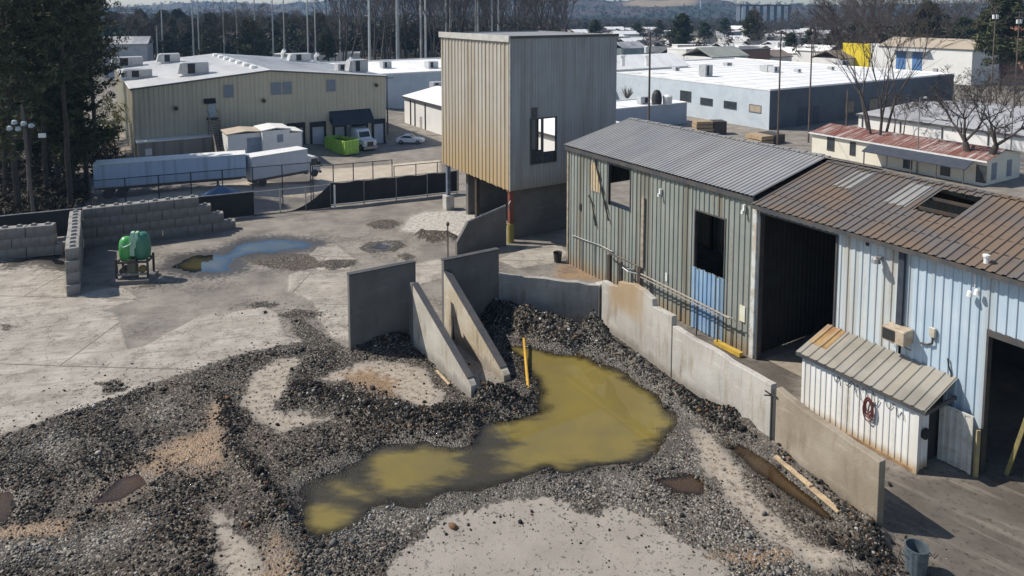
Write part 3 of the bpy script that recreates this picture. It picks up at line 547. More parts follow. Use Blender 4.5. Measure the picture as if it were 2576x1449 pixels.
for x in (0.2, 2.7, 7.9, 11.0, 15.3):
    fr.box(x, x + 0.18, 0.2, 0.5, 0, 8.3).box(x, x + 0.18, 10.7, 11.0, 0, 8.3); fr.prism([(0.3, 8.0), (5.6, 9.3), (10.9, 8.0), (10.9, 8.3), (5.6, 9.65), (0.3, 8.3)], x, x + 0.18, 'x')
for y in (1.5, 3.5, 7.7, 9.7): fr.box(-0.3, XE, y, y + 0.1, 8.35 + 1.2 * (1 - abs(y - 5.6) / 5.6), 8.5 + 1.2 * (1 - abs(y - 5.6) / 5.6))
fr.build('frame', m_steel, shed)
MB().tube((2.6, -0.14, 8.1), (4.1, -0.14, 4.3), 0.06).build('brace_bar', m_steel, shed)
MB().tube((2.35, -0.12, 5.0), (2.7, -0.12, 3.6), 0.05).tube((1.9, -0.1, 5.5), (2.35, -0.12, 5.0), 0.05).build('loose_pipe', m_steel, shed)
mb = MB().path([(0.1, -0.1, 2.25), (1.6, -0.1, 2.3), (3.2, -0.1, 2.4), (4.5, -0.1, 2.35)], 0.035).path([(1.2, -0.1, 2.3), (1.2, -0.1, 0.1)], 0.025).path([(2.6, -0.1, 2.35), (2.6, -0.1, 0.2)], 0.025); mb.build('wall_pipe', m_grey, shed)
MB().lathe([(0.02, 0), (0.11, 0.05), (0.13, 0.28), (0.1, 0.5), (0.02, 0.55)], (0.95, -0.06, 4.2), 10, 1, 0.5).build('vent_hole', m_black, shed)
for x, z in ((8.8, 7.1), (15.0, 7.6)):
    MB().box(x, x + 0.1, -0.2, -0.05, z, z + 0.35).lathe([(0.02, -0.05), (0.1, 0), (0.07, 0.18)], (x + 0.05, -0.25, z - 0.1), 8).build('wall_light', m_white, shed)
MB().box(14.9, 15.25, -0.09, -0.055, 1.7, 2.55).build('notice_plate', M('pale_notice', (0.75, 0.74, 0.66), (0.7, 0.66, 0.45), 2), shed)
MB().box(9.35, 9.5, -0.09, -0.055, 2.0, 2.5).build('notice_plate', m_white, shed)

blue = thing('metal_shed', 'pale blue ribbed shed with a brown rusted roof and a tall black doorway', 'shed', (A_[0] + mu[0] * 15.85, A_[1] + mu[1] * 15.85, 0), RZ)
bx = lambda x: x - 15.85
mb = MB(); wall_around(mb, bx(15.86), bx(23.3), 8.2, [(bx(16.02), bx(20.3), 0.0, 7.75)], pitch=0.34, depth=0.045)
mb.build('wall', sheet_material('weathered_blue_sheet', (0.47, 0.55, 0.60), (0.55, 0.58, 0.58), rust=(0.28, 0.19, 0.11), rust_amt=0.4, dirt=(0.40, 0.36, 0.30), dirt_amt=0.75), blue)
mb = MB(); wall_around(mb, bx(23.42), bx(36.0), 8.2, [(bx(26.75), bx(32.5), 0.0, 5.65)], pitch=0.34, depth=0.045)
mb.corr((0.02, 11.0, 0), (1, 0, 0), 20.1, (0, 0, 1), 8.2, (0, 1, 0), pitch=0.34)
mb.corr((bx(36), 0, 0), (0, 1, 0), 11.0, (0, 0, 1), 8.2, (1, 0, 0), pitch=0.34)
mb.build('wall', m_blue, blue)
mb = MB().box(bx(15.98), bx(16.06), -0.08, 0.25, 0, 7.75).box(bx(20.26), bx(20.34), -0.08, 0.25, 0, 7.75).box(bx(16.0), bx(20.3), -0.05, 0.25, 7.72, 7.8); mb.build('door_frame', m_trim, blue)
mb = MB().box(bx(26.7), bx(26.78), -0.08, 0.25, 0, 5.65).box(bx(26.7), bx(32.5), -0.09, 0.25, 5.6, 5.85); mb.build('door_frame', m_trim, blue)
RY0, RZ0, RY1, RZ1 = -0.45, 8.22, 5.6, 9.72
def roof_xy(px, py):                                            # where a sight line meets the roof plane, in shed coordinates
    P0 = Vector((A_[0], A_[1], 0)) + Vector((v[0], v[1], 0)) * RY0 + Vector((0, 0, RZ0)); d1 = Vector((v[0], v[1], 0)) * (RY1 - RY0) + Vector((0, 0, RZ1 - RZ0)); d0 = Vector((mu[0], mu[1], 0))
    n = d0.cross(d1); r = Vector(ray(px, py)); t = n.dot(P0 - Vector((0, 0, H))) / n.dot(r); q = Vector((0, 0, H)) + r * t - P0
    return q.dot(d0), q.dot(d1) / d1.length_squared
h0 = roof_xy(2300, 520); h1 = roof_xy(2352, 538); h2 = roof_xy(2412, 463); h3 = roof_xy(2476, 480); print('roof hole', h0, h1, h2, h3)
xa, xb = (h0[0] + h2[0]) / 2, (h1[0] + h3[0]) / 2; ta, tb = (h0[1] + h1[1]) / 2 - 0.03, (h2[1] + h3[1]) / 2 + 0.05
def lerp(t): return RY0 + (RY1 - RY0) * t, RZ0 + (RZ1 - RZ0) * t
mb = MB(); k = dict(pitch=0.36, depth=0.05)
xa, xb = bx(xa) - 0.1, bx(xb) + 0.55; tb = min(tb + 0.06, 0.92)
slope_roof(mb, -0.15, xa, RY0, RZ0, RY1, RZ1, **k); slope_roof(mb, xb, bx(36.4), RY0, RZ0, RY1, RZ1, **k)
y_, z_ = lerp(ta); slope_roof(mb, xa, xb, RY0, RZ0, y_, z_, **k); y_, z_ = lerp(tb); slope_roof(mb, xa, xb, y_, z_, RY1, RZ1, **k)
slope_roof(mb, -0.15, bx(36.4), 11.4, RZ0, RY1, RZ1, **k)
rf = mb.build('roof', m_roofr, blue)
for (p0, p1, p2) in (((2080, 465), (2110, 474), (2195, 440)), ((2215, 508), (2265, 520), (2330, 470))):
    a, b, c = roof_xy(*p0), roof_xy(*p1), roof_xy(*p2); q = MB(); y0_, z0_ = lerp(a[1]); y1_, z1_ = lerp(c[1])
    slope_roof(q, bx((a[0] + c[0]) / 2 - 0.3), bx((a[0] + c[0]) / 2 + 0.75), y0_, z0_ + 0.03, y1_, z1_ + 0.03, pitch=0.36, depth=0.055); q.build('roof_light', m_lite, rf)
q = MB()
for i in range(58): q.box(i * 0.36, i * 0.36 + 0.3, 5.42, 5.78, 9.74, 9.79 + 0.02 * (i % 4 == 0))
q.build('ridge_cap', m_roofr, rf)
fr = MB()
for x in (0.2, 5.0, 10.0, 15.0, 20.0):
    fr.box(x, x + 0.2, 10.4, 10.7, 0, 7.9); fr.prism([(0.3, 7.6), (5.6, 9.0), (10.7, 7.6), (10.7, 7.95), (5.6, 9.4), (0.3, 7.95)], x, x + 0.2, 'x')
    if x > 4.5: fr.box(x, x + 0.2, 0.2, 0.5, 5.7 if 10 < x < 17 else 0, 7.9)
for y in (0.9, 2.0, 3.1, 4.2, 7.4, 9.2): fr.box(0, bx(36), y, y + 0.09, RZ0 + 0.0 + 1.35 * (1 - abs(y - 5.6) / 5.6), RZ0 + 0.14 + 1.35 * (1 - abs(y - 5.6) / 5.6))
fr.build('frame', m_steel, blue)
MB().prism([(-0.5, 8.0), (-0.3, 8.0), (-0.02, 7.85), (-0.02, 8.12), (-0.3, 8.18), (-0.5, 8.18)], -0.1, bx(36.3), 'x').build('gutter', m_trim, blue)
MB().box(bx(23.24), bx(23.48), -0.2, -0.06, 4.7, 8.05).build('downpipe', M('navy_pipe', (0.03, 0.04, 0.06), (0.05, 0.06, 0.08), 2, 0.5), blue)
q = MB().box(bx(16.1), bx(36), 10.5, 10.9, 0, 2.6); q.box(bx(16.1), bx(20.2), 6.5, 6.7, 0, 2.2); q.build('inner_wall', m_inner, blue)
tag(MB().prism([(0.35, 0.4), (4.1, 0.4), (2.9, 3.2), (0.6, 3.2)], 0.02, 0.05, 'z').build('painted_sun_patch', M('sun_patch_paint', (0.30, 0.26, 0.21), (0.24, 0.2, 0.16), 2, 0.9), blue), 'pale slab painted as the sun patch just inside the doorway')  # paler sheet paints the patch of sunlight on the dark floor
q = MB().box(bx(22.3), bx(22.5), -0.3, -0.05, 7.3, 7.42).lathe([(0.05, 0), (0.2, 0.04), (0.16, 0.2), (0.05, 0.3)], (bx(22.4), -0.42, 7.15), 10); q.build('flood_light', m_grey, blue)
q = MB().tube((bx(26.2), -0.1, 7.85), (bx(26.2), -0.1, 7.3), 0.02).lathe([(0.02, 0), (0.11, 0.02), (0.08, 0.2), (0.03, 0.25)], (bx(26.1), -0.25, 6.95), 10).lathe([(0.02, 0), (0.11, 0.02), (0.08, 0.2), (0.03, 0.25)], (bx(26.35), -0.25, 7.1), 10); q.build('flood_light', m_white, blue)
MB().lathe([(0.09, 0), (0.09, 0.25), (0.13, 0.26), (0.13, 0.34), (0.02, 0.38)], (bx(26.5), 0.0, 8.35), 10).build('roof_vent', m_white, blue)
MB().box(bx(21.7), bx(21.84), -0.1, -0.055, 7.7, 8.0).build('wall_hole', m_black, blue)
ac = thing('air_conditioner', 'rusty cream window air conditioner hung on the pale blue wall', 'air conditioner', (A_[0] + mu[0] * 23.0, A_[1] + mu[1] * 23.0, 4.15), RZ)
MB().cbox(0, 0.95, -0.75, -0.05, 0, 0.6, 0.03).build('casing', M('cream_casing', (0.50, 0.42, 0.32), (0.38, 0.30, 0.22), 3, stain=(0.2, 0.1, 0.05)), ac)
MB().box(0.03, 0.55, -0.77, -0.752, 0.06, 0.52).build('grille', m_black, ac)
for x in (0.1, 0.85): MB().tube((x, -0.05, -0.35), (x, -0.65, -0.02), 0.02).build('bracket', m_steel, ac)
mt = thing('electric_meter', 'small white meter box with a grey pipe beside the air conditioner', 'meter', (A_[0] + mu[0] * 24.75, A_[1] + mu[1] * 24.75, 4.75), RZ)
MB().cbox(-0.13, 0.11, -0.2, -0.05, 0.02, 0.4).build('box', M('cream_box', (0.5, 0.47, 0.4), (0.42, 0.38, 0.32), 3), mt); MB().path([(0, -0.12, 0), (0, -0.12, -0.25), (-0.2, -0.1, -0.4), (-0.5, -0.08, -0.45)], 0.04).build('conduit', m_steel, mt)
hk = MB().path([(0, 0, 0), (0.02, -0.05, -0.3), (0.1, -0.1, -0.55), (0.05, -0.2, -0.75), (-0.1, -0.25, -0.8)], 0.03).build('hanging_cable', m_cable); hk.location = (A_[0] + mu[0] * 25.35 - v[0] * 0.08, A_[1] + mu[1] * 25.35 - v[1] * 0.08, 4.1); tag(hk, 'short dark cable hooked over the far top corner of the lean-to roof', 'cable')

# white lean-to store in front of the blue wall
ct = thing('storage_container', 'white ribbed rust-stained store with a sloping grey roof against the pale blue wall', 'container', (A_[0] + mu[0] * 20.2, A_[1] + mu[1] * 20.2, 0), RZ)
m_cont = sheet_material('white_container_sheet', (0.84, 0.84, 0.82), (0.76, 0.76, 0.73), rust=(0.30, 0.15, 0.06), rust_amt=0.4, low=(0.05, 0.55), low_c=(0.40, 0.27, 0.13), dirt=(0.5, 0.47, 0.4), dirt_amt=0.35)
q = MB().corr((0, -2.1, 0.05), (1, 0, 0), 5.2, (0, 0, 1), 2.62, (0, -1, 0), pitch=0.26, depth=0.035); q.corr((0, -2.1, 0.05), (0, 1, 0), 2.0, (0, 0, 1), lambda s_: 2.6 + 0.33 * s_, (-1, 0, 0), pitch=0.26)
q.corr((5.2, -2.1, 0.05), (0, 1, 0), 0.75, (0, 0, 1), lambda s_: 2.6 + 0.33 * s_, (1, 0, 0), pitch=0.26); q.build('wall', m_cont, ct)
q = MB(); slope_roof(q, -0.2, 5.55, -2.3, 2.72, -0.03, 3.45, pitch=0.42, depth=0.045, top=0.12)
cr = q.build('roof', roofmat('lean_to_roof', (0.33, 0.31, 0.27), (0.28, 0.265, 0.235), (0.40, 0.32, 0.21), 0.3, (0.23, 0.215, 0.18)), ct)
q = MB(); slope_roof(q, -0.15, 0.72, -1.5, 2.99, -0.05, 3.46, pitch=0.42, depth=0.05, top=0.12); q.build('rusty_sheet', roofmat('rust_sheet', (0.40, 0.27, 0.12), (0.24, 0.11, 0.06), (0.22, 0.09, 0.045), 0.7), cr)
MB().box(-0.2, 5.55, -2.3, -2.24, 2.56, 2.70).box(5.48, 5.55, -2.24, -0.05, 2.56, 2.7).build('eave_trim', m_trim, ct)
MB().box(-0.02, 5.24, -2.16, -2.06, 0, 0.12).build('base_rail', M('rusty_rail', (0.33, 0.22, 0.12), (0.2, 0.12, 0.07), 2), ct)
MB().box(5.1, 5.25, -2.17, -2.05, 0.0, 2.65).build('corner_post', m_cont, ct)
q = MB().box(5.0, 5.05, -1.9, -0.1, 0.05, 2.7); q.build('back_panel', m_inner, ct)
dr = MB().corr((0, 0, 0), (1, 0, 0), 1.15, (0, 0, 1), 2.3, (0, -1, 0), pitch=0.24, depth=0.03).box(-0.03, 0.03, -0.02, 0.04, -0.02, 2.32).box(1.1, 1.18, -0.04, 0.04, -0.03, 2.32).box(0, 1.15, -0.03, 0.03, 2.25, 2.33).build('door', M('white_door_leaf', (0.6, 0.6, 0.56), (0.5, 0.48, 0.42), 2, stain=(0.3, 0.2, 0.1)), ct)
dr.location = (5.22, -0.55, 0.08); dr.rotation_euler = (0, 0, math.radians(4))
tag(dr, 'white ribbed door leaf standing open')
MB().lathe([(0.02, -0.02), (0.22, 0), (0.22, 0.1), (0.05, 0.14)], (0, 0, 0), 12).build('round_vent', m_black, ct, loc=(5.26, -1.75, 1.55)).rotation_euler = (0, math.radians(90), 0)
ps = MB().box(-0.07, 0.07, -0.07, 0.07, 0, 1.9).build('door_post', M('yellowed_post', (0.42, 0.34, 0.16), (0.3, 0.25, 0.16), 2)); ps.location = (A_[0] + mu[0] * 26.72 - v[0] * 0.35, A_[1] + mu[1] * 26.72 - v[1] * 0.35, 0); ps.name = 'timber_post'; tag(ps, 'weathered yellowish post standing at the corner of the low black doorway', 'post')
hs = MB()
for r, dz in ((0.34, 0), (0.29, 0.02), (0.24, -0.02), (0.36, -0.12), (0.2, 0.05)):
    pts = [(r * 0.62 * math.cos(t), -0.06 - 0.02 * (r * 10 % 2), dz + r * math.sin(t) * 1.25) for t in np.linspace(0, 2 * math.pi, 25)]; hs.path(pts, 0.025, 5)
ho = hs.build('coiled_hose', M('maroon_hose', (0.13, 0.03, 0.03), (0.09, 0.03, 0.03), 3, 0.6)); ho.location = (A_[0] + mu[0] * 23.45 - v[0] * 2.16, A_[1] + mu[1] * 23.45 - v[1] * 2.16, 1.75); ho.rotation_euler = (0, 0, RZ); tag(ho, 'dark red hose coiled on the front of the white store', 'hose')
wr = MB()
for k_ in range(7):
    x0 = 1.5 + 0.45 * k_ + rnd.random() * 0.3; z0 = 2.45 - rnd.random() * 0.3; pts = [(x0 + 0.28 * i * (1 if k_ % 2 else 0.6) / 3, -0.05, z0 - 0.22 * math.sin(i * 1.1 + k_) - 0.05 * i) for i in range(7)]; wr.path(pts, 0.012, 4)
wo = wr.build('tangled_wire', m_cable); wo.location = (A_[0] + mu[0] * 20.2 - v[0] * 2.1, A_[1] + mu[1] * 20.2 - v[1] * 2.1, 0); wo.rotation_euler = (0, 0, RZ); tag(wo, 'thin black wires looping across the white store front', 'wire')

# rails between the shed and the retaining wall
def shed_pt(x, y, z=0): return (A_[0] + mu[0] * x + v[0] * y, A_[1] + mu[1] * x + v[1] * y, z)
gt = thing('steel_gate', 'black steel posts and bars standing before the olive shed wall', 'gate', shed_pt(4.75, -0.55), RZ)
for x in (0, 2.9): MB().box(x - 0.14, x + 0.14, -0.1, 0.1, 0, 2.35 if x else 2.3).build('post', m_steel, gt)
MB().box(1.1, 1.24, -0.06, 0.06, 0.2, 2.2).build('post', m_steel, gt)
MB().path([(-0.7, 0, 2.55), (0, 0, 2.42), (2.9, 0, 2.4)], 0.05).build('top_rail', m_steel, gt); MB().path([(1.1, 0, 1.9), (1.8, 0.02, 1.75), (2.9, 0, 1.95)], 0.045).path([(1.7, 0, 1.9), (2.4, -0.05, 2.1)], 0.04).build('bent_bar', m_grey, gt)
gr_ = thing('guard_rail', 'long dusty double pipe rail running past the blue patch on the shed', 'rail', shed_pt(7.8, -0.6), RZ)
MB().path([(0, 0, 2.02), (3.5, 0, 1.95), (6.9, 0, 1.85)], 0.055).path([(0, -0.03, 1.84), (6.2, -0.03, 1.72)], 0.035).path([(6.2, 0, 1.86), (7.1, 0.05, 1.9), (7.3, 0.1, 1.7)], 0.03).build('rail', M('dusty_pipe', (0.34, 0.31, 0.27), (0.24, 0.2, 0.16), 3), gr_)
for x in (0.05, 2.3, 4.6, 6.1): MB().tube((x, 0, 0), (x, 0, 1.9), 0.035).build('post', m_steel, gr_)
lg = MB().box(0, 1.75, -0.14, 0.14, 0, 0.22).build('timber_beam', m_yel); lg.location = shed_pt(13.7, -0.5, 0.03); lg.rotation_euler = (0, 0, RZ); tag(lg, 'yellow painted beam lying at the foot of the olive shed', 'beam')
bk = thing('rubbish_bucket', 'black bucket at the far left corner of the olive shed', 'bucket', shed_pt(-1.1, -0.5), 0)
MB().lathe([(0.24, 0), (0.32, 0.7), (0.34, 0.72), (0.29, 0.7), (0.22, 0.05)], n=14).build('body', m_black, bk); MB().path([(0.32 * math.cos(t), 0.32 * math.sin(t) * 0.2, 0.72 + 0.12 * math.sin(t)) for t in np.linspace(0, math.pi, 9)], 0.015, 5).build('handle', m_steel, bk)
for k_, (y, z1, tl) in enumerate(((0.8, 3.3, 0.9), (1.2, 2.6, 0.5), (1.7, 2.9, 0.7))):
    o = MB().box(-0.07, 0.07, -0.05, 0.05, 0, z1).build('leaning_timber', M('olive_timber', (0.30, 0.25, 0.09), (0.2, 0.17, 0.08), 2)); o.location = shed_pt(27.3 + 0.5 * k_, y, 0); o.rotation_euler = (0, math.radians(12 - 9 * k_), RZ)
    tag(o, ('tallest yellowish timber leaning inside the low black doorway', 'middle short timber leaning inside the low black doorway', 'rearmost timber leaning inside the low black doorway')[k_], 'timber')

# ---------------------------------------------------------------- metal clad tower on columns
Nt = pt(1290, 612)
tw = thing('hopper_tower', 'tall square metal clad tower raised on columns with a rust streaked sunlit side', 'tower', (Nt[0] - 0.2, Nt[1], 0), PHI)
ZB, ZT, LU, LV = 4.1, 16.0, 11.9, 10.4
m_tl = sheet_material('rust_streaked_sheet', (0.47, 0.445, 0.39), (0.42, 0.385, 0.325), rust=(0.34, 0.215, 0.095), rust_amt=0.5, low=(3.0, 11.5), low_c=(0.42, 0.29, 0.13), dirt=(0.30, 0.235, 0.155), dirt_amt=0.45)
m_tr = sheet_material('grey_tower_sheet', (0.36, 0.37, 0.385), (0.30, 0.305, 0.31), rust=(0.22, 0.15, 0.09), rust_amt=0.12, low=(3.6, 5.4), low_c=(0.24, 0.21, 0.17), dirt=(0.22, 0.2, 0.18), dirt_amt=0.4)
rag = lambda q: ZB + 0.03 * math.sin(q * 5.1) + 0.025 * math.sin(q * 11.7)
q = MB().corr((0, 0, 0), (0, 1, 0), LU, (0, 0, 1), ZT, (-1, 0, 0), pitch=0.6, depth=0.06, B0=rag, top=0.4); q.build('wall', m_tl, tw)
q = MB(); wall_around(q, 0, LV, ZT, [(1.9, 4.22, 6.05, 9.5)], y=0, z0=ZB, pitch=0.3, depth=0.035)
q.corr((LV, 0, ZB), (0, 1, 0), 8.2, (0, 0, 1), ZT - ZB, (1, 0, 0), pitch=0.4); q.corr((LV, 11.7, ZB), (0, 1, 0), LU - 11.7, (0, 0, 1), ZT - ZB, (1, 0, 0), pitch=0.4); q.corr((LV, 8.2, 8.6), (0, 1, 0), 3.5, (0, 0, 1), ZT - 8.6, (1, 0, 0), pitch=0.4)
q.corr((0, LU, ZB), (1, 0, 0), 2.6, (0, 0, 1), ZT - ZB, (0, 1, 0), pitch=0.4); q.corr((8.3, LU, ZB), (1, 0, 0), LV - 8.3, (0, 0, 1), ZT - ZB, (0, 1, 0), pitch=0.4); q.corr((2.6, LU, 9.9), (1, 0, 0), 5.7, (0, 0, 1), ZT - 9.9, (0, 1, 0), pitch=0.4)
q.build('wall', m_tr, tw)
MB().box(0.05, LV - 0.05, 0.05, LU - 0.05, ZT - 0.25, ZT - 0.1).build('roof', m_roofg, tw)
MB().box(-0.2, -0.02, -0.1, LU + 0.1, ZT - 0.42, ZT + 0.06).build('roof_trim', m_white if False else M('pale_trim', (0.55, 0.54, 0.5), (0.45, 0.43, 0.4), 2), tw); MB().box(-0.02, LV + 0.1, -0.14, -0.04, ZT - 0.16, ZT + 0.04).build('roof_trim', m_trim, tw)
MB().box(-0.09, 0.02, -0.06, 0.0, ZB, ZT - 0.1).build('corner_trim', M('bright_trim', (0.62, 0.6, 0.54), (0.5, 0.45, 0.36), 2), tw)
wn = MB().box(1.82, 1.9, -0.08, 0.1, 5.95, 9.6).box(4.22, 4.3, -0.08, 0.1, 5.95, 9.6).box(1.9, 4.22, -0.08, 0.1, 9.5, 9.6).box(1.9, 4.22, -0.08, 0.1, 5.95, 6.05).box(2.85, 3.05, -0.05, 0.06, 6.05, 9.5).build('window_frame', m_trim, tw)
MB().box(1.92, 2.84, -0.02, 0.04, 6.06, 7.05).box(3.06, 4.2, -0.02, 0.04, 6.06, 6.85).build('sill_panel', M('navy_panel', (0.05, 0.055, 0.075), (0.03, 0.03, 0.045), 2), wn)
MB().box(1.92, 2.45, -0.06, -0.036, 9.65, 10.45).build('vent_panel', m_trim, tw)
MB().box(0.2, LV - 0.2, 0.2, LU - 0.2, ZB - 0.02, ZB + 0.25).build('floor', m_steel, tw)
for x, y, mm, b in ((0.15, 0.2, m_rustred, 1), (0.2, LU - 0.8, M('blue_grey_column', (0.16, 0.2, 0.27), (0.1, 0.12, 0.15), 2), 2), (LV - 0.5, 0.4, m_steel, 0), (LV - 0.5, LU - 0.8, m_steel, 0), (0.4, 6.0, m_steel, 0)):
    c_ = MB().box(x - 0.16, x + 0.16, y - 0.16, y + 0.16, 0, ZB); c_.box(x - 0.22, x + 0.22, y - 0.22, y + 0.22, ZB - 0.12, ZB - 0.001); o = c_.build('column', mm, tw)
    if b == 1: MB().lathe([(0.27, 0), (0.27, 1.5), (0.2, 1.52)], (x, y, 0), 14).build('base_guard', M('dirty_yellow', (0.30, 0.25, 0.06), (0.22, 0.19, 0.07), 2), o)
    if b == 2: MB().cbox(x - 0.4, x + 0.4, y - 0.4, y + 0.4, 0, 1.3).build('plinth', M('pale_plinth', (0.5, 0.49, 0.46), (0.4, 0.38, 0.35), 2), o)
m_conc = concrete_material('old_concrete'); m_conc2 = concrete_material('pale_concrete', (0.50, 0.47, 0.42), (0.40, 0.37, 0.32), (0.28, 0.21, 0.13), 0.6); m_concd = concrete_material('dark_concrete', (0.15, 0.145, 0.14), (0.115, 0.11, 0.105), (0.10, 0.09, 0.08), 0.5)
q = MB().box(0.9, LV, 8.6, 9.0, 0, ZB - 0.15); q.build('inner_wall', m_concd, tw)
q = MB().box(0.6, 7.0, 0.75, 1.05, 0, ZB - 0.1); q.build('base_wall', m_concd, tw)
MB().path([(-0.1, 0.0, 2.6), (-0.15, -0.05, 3.1), (0.05, 0.0, 3.35)], 0.05).build('hand_pipe', m_grey, tw)
# stepped wing wall beside the tower foot
a = pt(1150, 642); b = (Nt[0] - 0.5, Nt[1] - 0.6)
dv = Vector((b[0] - a[0], b[1] - a[1])); L_ = dv.length; ww = thing('wing_wall', 'dark concrete wall with a sloping top running up to the tower column', 'wall', (a[0], a[1], 0), math.atan2(dv.y, dv.x))
zz = lambda px, py, s_: ptY(px, py, a[1] + dv.y * s_ / L_)[2]
MB().prism([(0, 0), (L_, 0), (L_, zz(1283, 518, L_)), (0.9, zz(1170, 560, 0.9)), (0.55, zz(1166, 580, 0.6)), (0, zz(1158, 610, 0))], 0, 0.3).build('wall_body', m_concd, ww)
MB().path([(0.9, 0.1, zz(1170, 560, 0.9) + 0.03), (L_, 0.1, zz(1283, 518, L_) + 0.03)], 0.06).build('top_pipe', m_grey, ww)
ip = thing('iron_post', 'thin dark iron post with a knob standing alone on the yard near the tower', 'post', pt(1127, 648), 0)
MB().tube((0, 0, 0), (0, 0, 2.45), 0.045).build('shaft', m_steel, ip); MB().lathe([(0.03, 2.3), (0.11, 2.4), (0.12, 2.55), (0.05, 2.66)], n=10).build('knob', m_steel, ip)

# ---------------------------------------------------------------- concrete walls of the loading bay
def along(O, px, py, dr):                                       # distance along a wall line and height at a sight line
    return hit(O, dr, px, py)
WE, WL = pt(2202, 1334), (5.07, 39.54)
wd = Vector((WE[0] - WL[0], WE[1] - WL[1])); wlen = wd.length; wd.normalize(); wdr = (wd.x, wd.y); wang = math.atan2(wd.y, wd.x)
def wallpart(label, px, mat, s0=None, s1=None, thick=0.32):
    pr = [hit(WL, wdr, *p) for p in px]
    if s0 is not None: pr[0] = (s0, pr[0][1])
    if s1 is not None: pr[-1] = (s1, pr[-1][1])
    o0 = pr[0][0]; pr = sorted(pr); rr_ = random.Random(int(pr[0][0] * 100)); fine_ = []
    for (a0_, b0_), (a1_, b1_) in zip(pr[:-1], pr[1:]):
        m_ = max(1, int((a1_ - a0_) / 0.35)); fine_ += [(a0_ + (a1_ - a0_) * i / m_, b0_ + (b1_ - b0_) * i / m_ - (0 if i == 0 else max(0, rr_.gauss(0.0, 0.035)))) for i in range(m_)]
    pr = fine_ + [pr[-1]]; poly = [(pr[-1][0] - o0, -0.3), (0, -0.3)] + [(a - o0, b) for a, b in pr]
    r = thing('concrete_wall', label, 'wall', (WL[0] + wdr[0] * o0, WL[1] + wdr[1] * o0, 0), wang, 'poured walls round the loading bay')
    b = MB().prism(poly, 0, thick); me = b.build('wall_body', mat, r)
    m = me.modifiers.new('bevel', 'BEVEL'); m.width = 0.025; m.segments = 2; m.limit_method = 'ANGLE'
    return r, o0
m_ret = concrete_material('retaining_concrete', (0.47, 0.45, 0.41), (0.38, 0.36, 0.325), (0.26, 0.20, 0.13), 0.55)
m_ret1 = concrete_material('stained_concrete', (0.46, 0.44, 0.40), (0.38, 0.355, 0.32), (0.25, 0.18, 0.11), 0.55, topstain=(0.2, 4.6, 1.0, 2.3, (0.34, 0.22, 0.10)))
m_ret3 = concrete_material('tan_concrete', (0.34, 0.29, 0.225), (0.25, 0.205, 0.15), (0.20, 0.155, 0.10), 0.6)
r1, _ = wallpart('stretch of bay wall with a stained, stepped top beside the black gate posts', [(1514, 706), (1554, 721), (1556, 708), (1592, 715), (1617, 731), (1641, 753), (1642, 771), (1690, 796)], m_ret1)
r2, _ = wallpart('straight middle stretch of bay wall between stepped top and black rod', [(1692, 820), (1714, 835), (1800, 884), (1880, 934), (1940, 968)], m_ret)
r3, o3 = wallpart('tan stained end stretch of bay wall casting the triangular shadow', [(1953, 976), (2020, 1032), (2120, 1100), (2213, 1163)], m_ret3)
e = hit(WL, wdr, 1946, 962)[0]
rod = thing('drain_rod', 'black upright rod with a knotted top in the joint of the bay wall', 'rod', (WL[0] + wdr[0] * e, WL[1] + wdr[1] * e, 0), wang)
MB().tube((0, -0.06, 0.05), (0, -0.06, 2.45), 0.035).build('shaft', m_black, rod); q = MB()
for k_ in range(6): q.tube((0, -0.05, 2.45), (0.25 * math.cos(k_ * 1.9), -0.05 + 0.2 * math.sin(k_ * 2.3), 2.5 + 0.12 * math.sin(k_)), 0.03)
q.build('knot', m_black, rod)
# corner pillar and the back wall
Cn = (WL[0] - 0.02, WL[1] + 0.0)
P2L, P2R = pt(1118, 835), None
s_ = 3.4; P2R = (P2L[0] + v[0] * 3.55, P2L[1] + v[1] * 3.55)
bd = Vector((Cn[0] - P2R[0], Cn[1] - P2R[1])); bl = bd.length; ba = math.atan2(bd.y, bd.x)
bw_ = thing('concrete_wall', 'back wall of the bay behind the gravel heap, its top edge crumbling', 'wall', (P2R[0], P2R[1], 0), ba, 'poured walls round the loading bay')
tp = [(0, 2.62)] + [(bl * i / 9, 2.62 - 0.28 * i / 9 + rnd.uniform(-0.05, 0.05)) for i in range(1, 9)] + [(bl, 2.36)]
MB().prism([(bl, -0.2), (0, -0.2)] + tp, 0, 0.35).build('wall_body', m_conc, bw_)
pl_ = thing('concrete_pillar', 'narrow pale pillar with a cracked joint in the inner corner of the bay', 'pillar', (Cn[0], Cn[1], 0), wang)
MB().cbox(-0.46, 0.0, -0.08, 0.4, -0.2, 2.42, 0.03).build('shaft', m_conc2, pl_); MB().box(-0.01, 0.03, -0.1, 0.0, 0, 2.3).build('joint_strip', m_trim, pl_)
